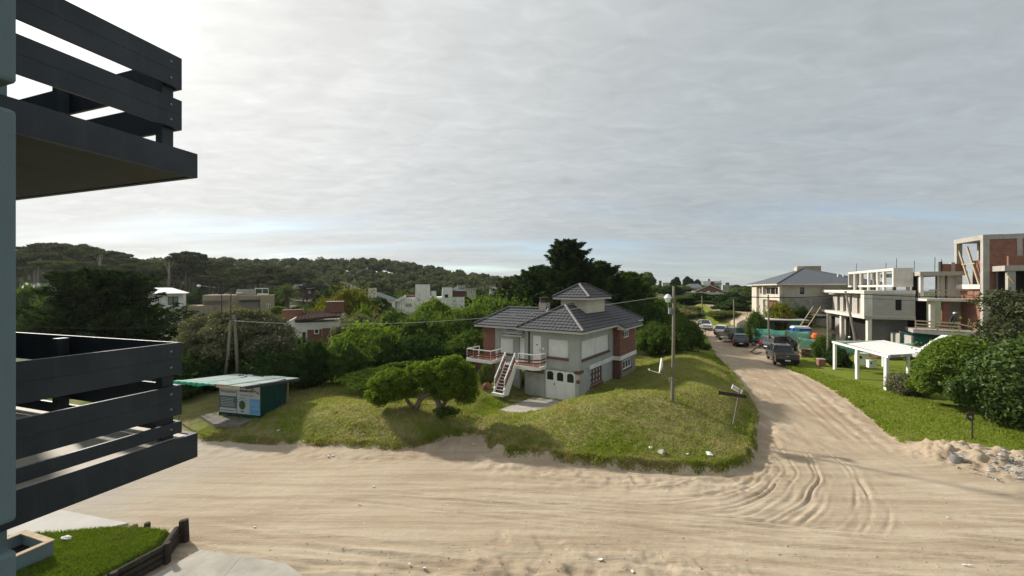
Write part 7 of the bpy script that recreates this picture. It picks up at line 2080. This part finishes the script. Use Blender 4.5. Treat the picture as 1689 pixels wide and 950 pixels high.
def juniper():
    Y = 25.0; X = (634-844.5)/640*Y
    q = np.random.default_rng(5); C_ = []; A = []
    for i in range(120):
        a = i*2.399; z0 = 0.15+1.9*((i*0.618) % 1); ln = (3.3-0.7*z0)*q.uniform(.6, 1.1)
        d = np.array([math.cos(a), math.sin(a)*0.65, 0.16])
        for s_ in range(14):
            tt = 0.2+0.8*s_/14; p = np.array([0, 0, z0])+d*ln*tt+np.array([0, 0, -0.06*ln*tt*tt])
            C_.append(p+q.normal(size=(12, 3))*np.array([.16, .14, .055])); A.append(np.tile(d, (12, 1))+0.5*q.normal(size=(12, 3)))
    c = np.concatenate(C_); al = unit(np.concatenate(A)); n = unit(np.array([0, 0, 1.0])+0.55*q.normal(size=c.shape))
    t = empty('juniper_shrub', (X, Y, 0.45), 0, 'low spreading dark juniper in tiers behind the crooked tree', 'shrub')
    link('foliage', leaves_to_mesh('juniper', c, n, 0.085*q.uniform(.6, 1.3, len(c)), q, 0.35, al), M['leaf_mid'], t)
    mb = MB()
    for k in range(7): a = k*0.9; mb.tube([(0, 0, -.2), (math.cos(a)*1.1, math.sin(a)*.7, .6), (math.cos(a)*2.3, math.sin(a)*1.4, 1.0)], [.07, .05, .02], 6)
    link('stem', mb.mesh('stem', True), M['bark'], t)
juniper()
# yellow green broadleaf trees in the middle distance
for sh, mt, u, v, hw, Y, lab in [('b2', 'leaf_yellow', 580, 476, 50, 54, 'tall yellowish green tree behind the brick chimney'), ('b0', 'leaf_yellow', 538, 492, 28, 56, 'smaller yellowish tree left of the tall one'),
                                 ('a1', 'leaf_bright', 500, 520, 18, 46, 'bright bush between the two brick chimneys'), ('a2', 'leaf_bright', 600, 508, 22, 48, 'bright shrub right of the brick chimney base'),
                                 ('loose0', 'leaf_mid', 52, 474, 34, 62, 'light green garden tree at the far left edge'), ('a0', 'leaf_mid', 96, 486, 34, 58, 'green garden bush left of the cypress'),
                                 ('b1', 'leaf_dark', 338, 518, 30, 66, 'dark bush before the tan building steps'), ('a3', 'leaf_dark', 322, 480, 24, 95, 'dark tree between white house and tan building'), ('b1', 'leaf_dark', 258, 462, 14, 96, 'round dome shaped dark tree behind the white house'),
                                 ('a1', 'leaf_dark', 448, 478, 26, 100, 'dark tree behind the tan building end'), ('b0', 'leaf_mid', 660, 488, 20, 95, 'dark bush left of the white tower house')]:
    shrub(sh, mt, u, v, hw, Y, lab, 'garden trees among the houses', 'garden_tree', 'tree')
def palm():
    Y = 86; X = (474-844.5)/640*Y; z0 = 1.0; H_ = EYE-(484-475)/640*Y-z0
    t = empty('palm_tree', (X, Y, z0), 0, 'bushy date palm beside the tan building', 'tree')
    mb = MB(); mb.tube([(0, 0, -.3), (0, 0, H_)], [0.5, 0.4], 10); link('trunk', mb.mesh('trunk'), M['bark'], t)
    q = np.random.default_rng(2); C_ = []; A = []; Nn = []
    for i in range(70):
        a = i*2.399; el = 1.35-1.9*(i/70); ln = q.uniform(2.9, 3.7)
        for s_ in range(16):
            f = (s_+1)/16; r = ln*f*math.cos(el)*(1-.1*f); z = H_+ln*f*math.sin(el)-1.1*f*f
            p = np.array([r*math.cos(a), r*math.sin(a), z]); side = np.array([-math.sin(a), math.cos(a), -.25]); w = 0.5*(1-abs(f-.5)*1.2)
            for sg in (-1, 1):
                C_.append(p+side*sg*w*.5*np.array([1, 1, sg*1.0])); A.append(side*sg+np.array([math.cos(a), math.sin(a), 0])*.6); Nn.append(np.array([math.cos(a)*.3, math.sin(a)*.3, 1]))
    c = np.array(C_); link('fronds', leaves_to_mesh('fronds', c, unit(np.array(Nn)+.2*q.normal(size=c.shape)), 0.34*q.uniform(.7, 1.2, len(c)), q, 0.22, unit(np.array(A))), M['leaf_duneshrub'], t)
palm()

# ------------------------------------------------------------------ umbrella pines on the left skyline
def pine_protos():
    out = []
    for s_ in range(4):
        q = random.Random(s_+40); H_ = 1.0; bl = []
        nl = 13
        for k in range(nl):
            a = k*2.4; f = math.sqrt((k+.5)/nl); bl.append((0.30*f*math.cos(a), 0.30*f*math.sin(a), 0.92-0.13*f*f+q.uniform(-.05, .03), q.uniform(.07, .12), q.uniform(.07, .12), q.uniform(.028, .05)))
        for k in range(2):
            a = q.uniform(0, 6.28); bl.append((.20*math.cos(a), .20*math.sin(a), q.uniform(.60, .74), .08, .08, .03))
        cm = crown_mesh('crown', bl, 2600, 0.021, s_+70, core=0.6, up=0.4, shell=(.75, 1.2), aspect=.5)
        mb = MB(); mb.tube([(0, 0, -.05), (q.uniform(-.02, .02), .01, .45), (q.uniform(-.03, .03), 0, .86)], [.026, .020, .010], 7)
        for b in bl[:9]: mb.tube([(0, 0, q.uniform(.5, .72)), (b[0]*.6, b[1]*.6, b[2]-.10), (b[0], b[1], b[2])], [.009, .006, .003], 5)
        for k in range(6):
            a = q.uniform(0, 6.28); z = q.uniform(.3, .6); mb.tube([(0, 0, z), (.13*math.cos(a), .13*math.sin(a), z+.03)], [.005, .002], 4)
        tm = mb.mesh('trunk', True); tm.materials.append(M['bark']); out.append((cm, tm))
    return out
PINES = pine_protos()
def pine(i, u, vtop, Y, wid, mat, label, group):
    X = (u-844.5)/640*Y; z0 = gz(X, Y)-0.3; H_ = EYE-(vtop-475)/640*Y-z0
    t = empty('pine_tree', (X, Y, z0), i*1.7, label, 'tree', group)
    cm, tm = PINES[i % 4]
    c = link('crown', mesh_mat(cm, M[mat]), None, t); c.scale = (wid*H_, wid*H_, H_)
    k = link('trunk', tm, None, t); k.scale = (wid*H_, wid*H_, H_)
q = random.Random(77)
prof = [(15, 412), (40, 404), (62, 399), (110, 402), (160, 405), (185, 412), (215, 419), (250, 426), (285, 424), (311, 412), (330, 424), (360, 430), (400, 435), (440, 436), (480, 438), (520, 440)]
def prof_v(u):
    for (a, b), (c, d) in zip(prof[:-1], prof[1:]):
        if a <= u <= c: return b+(d-b)*(u-a)/(c-a)
    return 440
GP = 'umbrella pines of the dark stand on the left'
for i in range(54):
    u = 8+i*9.6+q.uniform(-4, 4); back = i % 2
    v = prof_v(u)+(q.uniform(-3, 9) if back == 0 else q.uniform(8, 26)); Y = q.uniform(112, 150) if back == 0 else q.uniform(100, 118)
    pine(i, u, v, Y, q.uniform(0.72, 1.15), 'leaf_pine' if q.random() < 0.8 else 'leaf_pine_green', 'dark umbrella pine in the tall stand on the left skyline', GP)
pine(62, 311, 411, 108, 0.9, 'leaf_pine', 'lone round topped pine standing above the skyline beyond the white house', None)
# dead standing trunks
for i, (u, v0, v1, Y, lab) in enumerate(((277, 432, 476, 98, 'forked bare pale dead tree behind the white three storey house'), (163, 420, 465, 100, 'bare pale trunk in the pine stand above the cypress'), (62, 427, 465, 98, 'right hand bare curved trunk at the left pine stand'), (56, 430, 465, 98, 'left hand bare trunk at the left pine stand'))):
    p = D(u, v1, Y); tp = D(u+2, v0, Y)-p; t = empty('dead_tree', p, 0, lab, 'tree'); mb = MB()
    mb.tube([(0, 0, -3), tp*.5+Vector((.15, 0, 0)), tp], [.32, .26, .10], 7)
    if i != 3:
        for s_ in (-1, 1): mb.tube([tp*(.62+.08*s_), tp*.82+Vector((s_*0.6, 0, .1)), tp*(.95+.05*s_)+Vector((s_*(1.25 if i < 1 else .5), 0, .3))], [.13, .09, .03], 6)
    link('trunk', mb.mesh('trunk', True), M['bark_pale'], t)

# ------------------------------------------------------------------ wooded hill (one far mass)
def far_wood():
    q = np.random.default_rng(6); n = 1500
    x = q.uniform(-330, 75, n); y = 145+q.random(n)*135
    u = 844.5+640*x/y
    k = (u > -20) & (u < 1075) & ~((x > 25) & (y < 165)); x, y = x[k], y[k]; n = len(x)
    h = far_h(x, y)
    base_c = []; base_n = []; base_s = []
    for i in range(n):
        r = q.uniform(1.6, 5.4); ht = q.uniform(3.0, 8.0); m = 46
        d = unit(q.normal(size=(m, 3))); d[:, 2] = np.abs(d[:, 2])*1.0-0.15
        base_c.append(np.array([x[i], y[i], h[i]+ht-r*.35])+d*np.array([r, r, r*.62])*q.uniform(.8, 1.08, (m, 1)))
        base_n.append(d+.55*q.normal(size=d.shape)); base_s.append(np.full(m, 0.85)*q.uniform(.6, 1.3, m))
    c = np.concatenate(base_c); nn = unit(np.concatenate(base_n)); s_ = np.concatenate(base_s)
    iv, jf = ico(1); cv = []; cf = []
    for i in range(n):
        cen = base_c[i].mean(0); cv.append(cen+iv*np.array([2.4, 2.4, 1.9])-np.array([0, 0, .6])); cf.append(jf+i*len(iv))
    me = leaves_to_mesh('far_wood', c, nn, s_, q, 0.7, None, (np.concatenate(cv), np.concatenate(cf)))
    tag(link('far_wood', me, M['leaf_far']), 'wooded hill of umbrella pines closing the view on the left', 'wood', kind='stuff')
far_wood()
# undergrowth between the houses
def infill():
    q = random.Random(21); k = 0; n = 0
    while k < 78 and n < 4000:
        n += 1
        Y = q.uniform(48, 140); u = q.uniform(15, 880); X = (u-844.5)/640*Y
        if 640 < u < 780 and Y < 88: continue
        if u < 540 and Y > 88: continue
        if 430 < u < 660 and Y < 60: continue
        if 225 < u < 460 and Y < 77: continue
        r = q.uniform(2.2, 4.2); z0 = gz(X, Y); ht = q.uniform(2.6, 5.0) if Y < 95 else q.uniform(4, 7)
        vt = 475+(EYE-z0-ht)/Y*640
        if vt < 480 and Y < 95: continue
        t = empty('background_tree', (X, Y, z0-.2), q.uniform(0, 6), 'background bush or small tree among the distant houses', 'tree', 'undergrowth among the distant houses')
        f = link('foliage', mesh_mat(SHR[q.choice(('far0', 'far1'))], M[q.choice(('leaf_mid', 'leaf_dark', 'leaf_dark', 'leaf_pine_green', 'leaf_pine'))]), None, t); f.scale = (r, r, ht)
        s_ = link('stem', STEM, None, t); s_.scale = (r*.7, r*.7, ht*.9); k += 1
    for k in range(46):
        Y = q.uniform(78, 160); u = q.uniform(1045, 1245); X = (u-844.5)/640*Y
        if 1140 < u < 1215 and 104 < Y < 140: continue
        if X < 0.40*Y+6 and Y < 80: continue
        r = q.uniform(2.0, 4.5); z0 = gz(X, Y); ht = q.uniform(1.3, 2.6)
        t = empty('dune_shrub', (X, Y, z0-.2), q.uniform(0, 6), 'low dune shrub on the slope beyond the side road', 'shrub', 'low dune shrubs beyond the side road')
        f = link('foliage', mesh_mat(SHR[q.choice(('far0', 'far1'))], M[q.choice(('leaf_mid', 'leaf_duneshrub', 'leaf_pine_green', 'leaf_dark'))]), None, t); f.scale = (r, r, ht)
infill()
for u, v, hw, Y, lab in ((1115, 458.5, 11, 165, 'dark rounded far tree left of the pair on the dune crest'), (1135, 457.5, 11, 168, 'dark far tree in the middle on the dune crest'), (1149, 462, 9, 170, 'dark far tree sloping down beside the white house roof')):
    shrub('far0', 'leaf_black', u, v, hw, Y, lab, 'dark trees on the dune crest', 'far_tree', 'tree')
for u, v, lab in ((1079.5, 462, 'tiny left conifer on the far horizon'), (1089, 463, 'tiny right conifer on the far horizon')):
    p = D(u, v, 260); t = empty('far_conifer', (p.x, p.y, -1), 0, lab, 'tree', 'tiny conifers on the horizon')
    link('crown', conifer_mesh('crown', p.z+1, 2.0, 3, 40, lambda f: (1-f)**.9+.05, size=.5, steps=6, per=5, spread=.4), M['leaf_pine'], t)
    mb = MB(); mb.tube([(0, 0, -1), (0, 0, p.z)], [.3, .05], 6); link('trunk', mb.mesh('trunk'), M['bark'], t)
# potted shrub by the stairs
pp = house_pt(-6.6, -1.3)
t = empty('shrub', (pp.x, pp.y, 0.5), 0, 'small flowering shrub left of the house stairs', 'shrub')
f = link('foliage', mesh_mat(SHR['loose0'], M['leaf_duneshrub']), None, t); f.scale = (0.62, 0.62, 1.45); s_ = link('stem', STEM, None, t); s_.scale = (.4, .4, 1.4)

# ------------------------------------------------------------------ thin sea haze
def haze():
    m = bpy.data.materials.new('haze'); m.use_nodes = True; t = m.node_tree; t.nodes.clear()
    v = N(t, 'ShaderNodeVolumePrincipled'); v.inputs['Color'].default_value = (0.93, 0.96, 1.0, 1); v.inputs['Density'].default_value = 0.00012; v.inputs['Anisotropy'].default_value = 0.3
    out = N(t, 'ShaderNodeOutputMaterial'); L(t, v.outputs[0], out.inputs['Volume'])
    o = MB().box(-4600, 9600, -120, 14500, -46, 34).build('haze', m)
    tag(o, 'thin pale sea haze over the whole place', 'haze', kind='stuff')
haze()
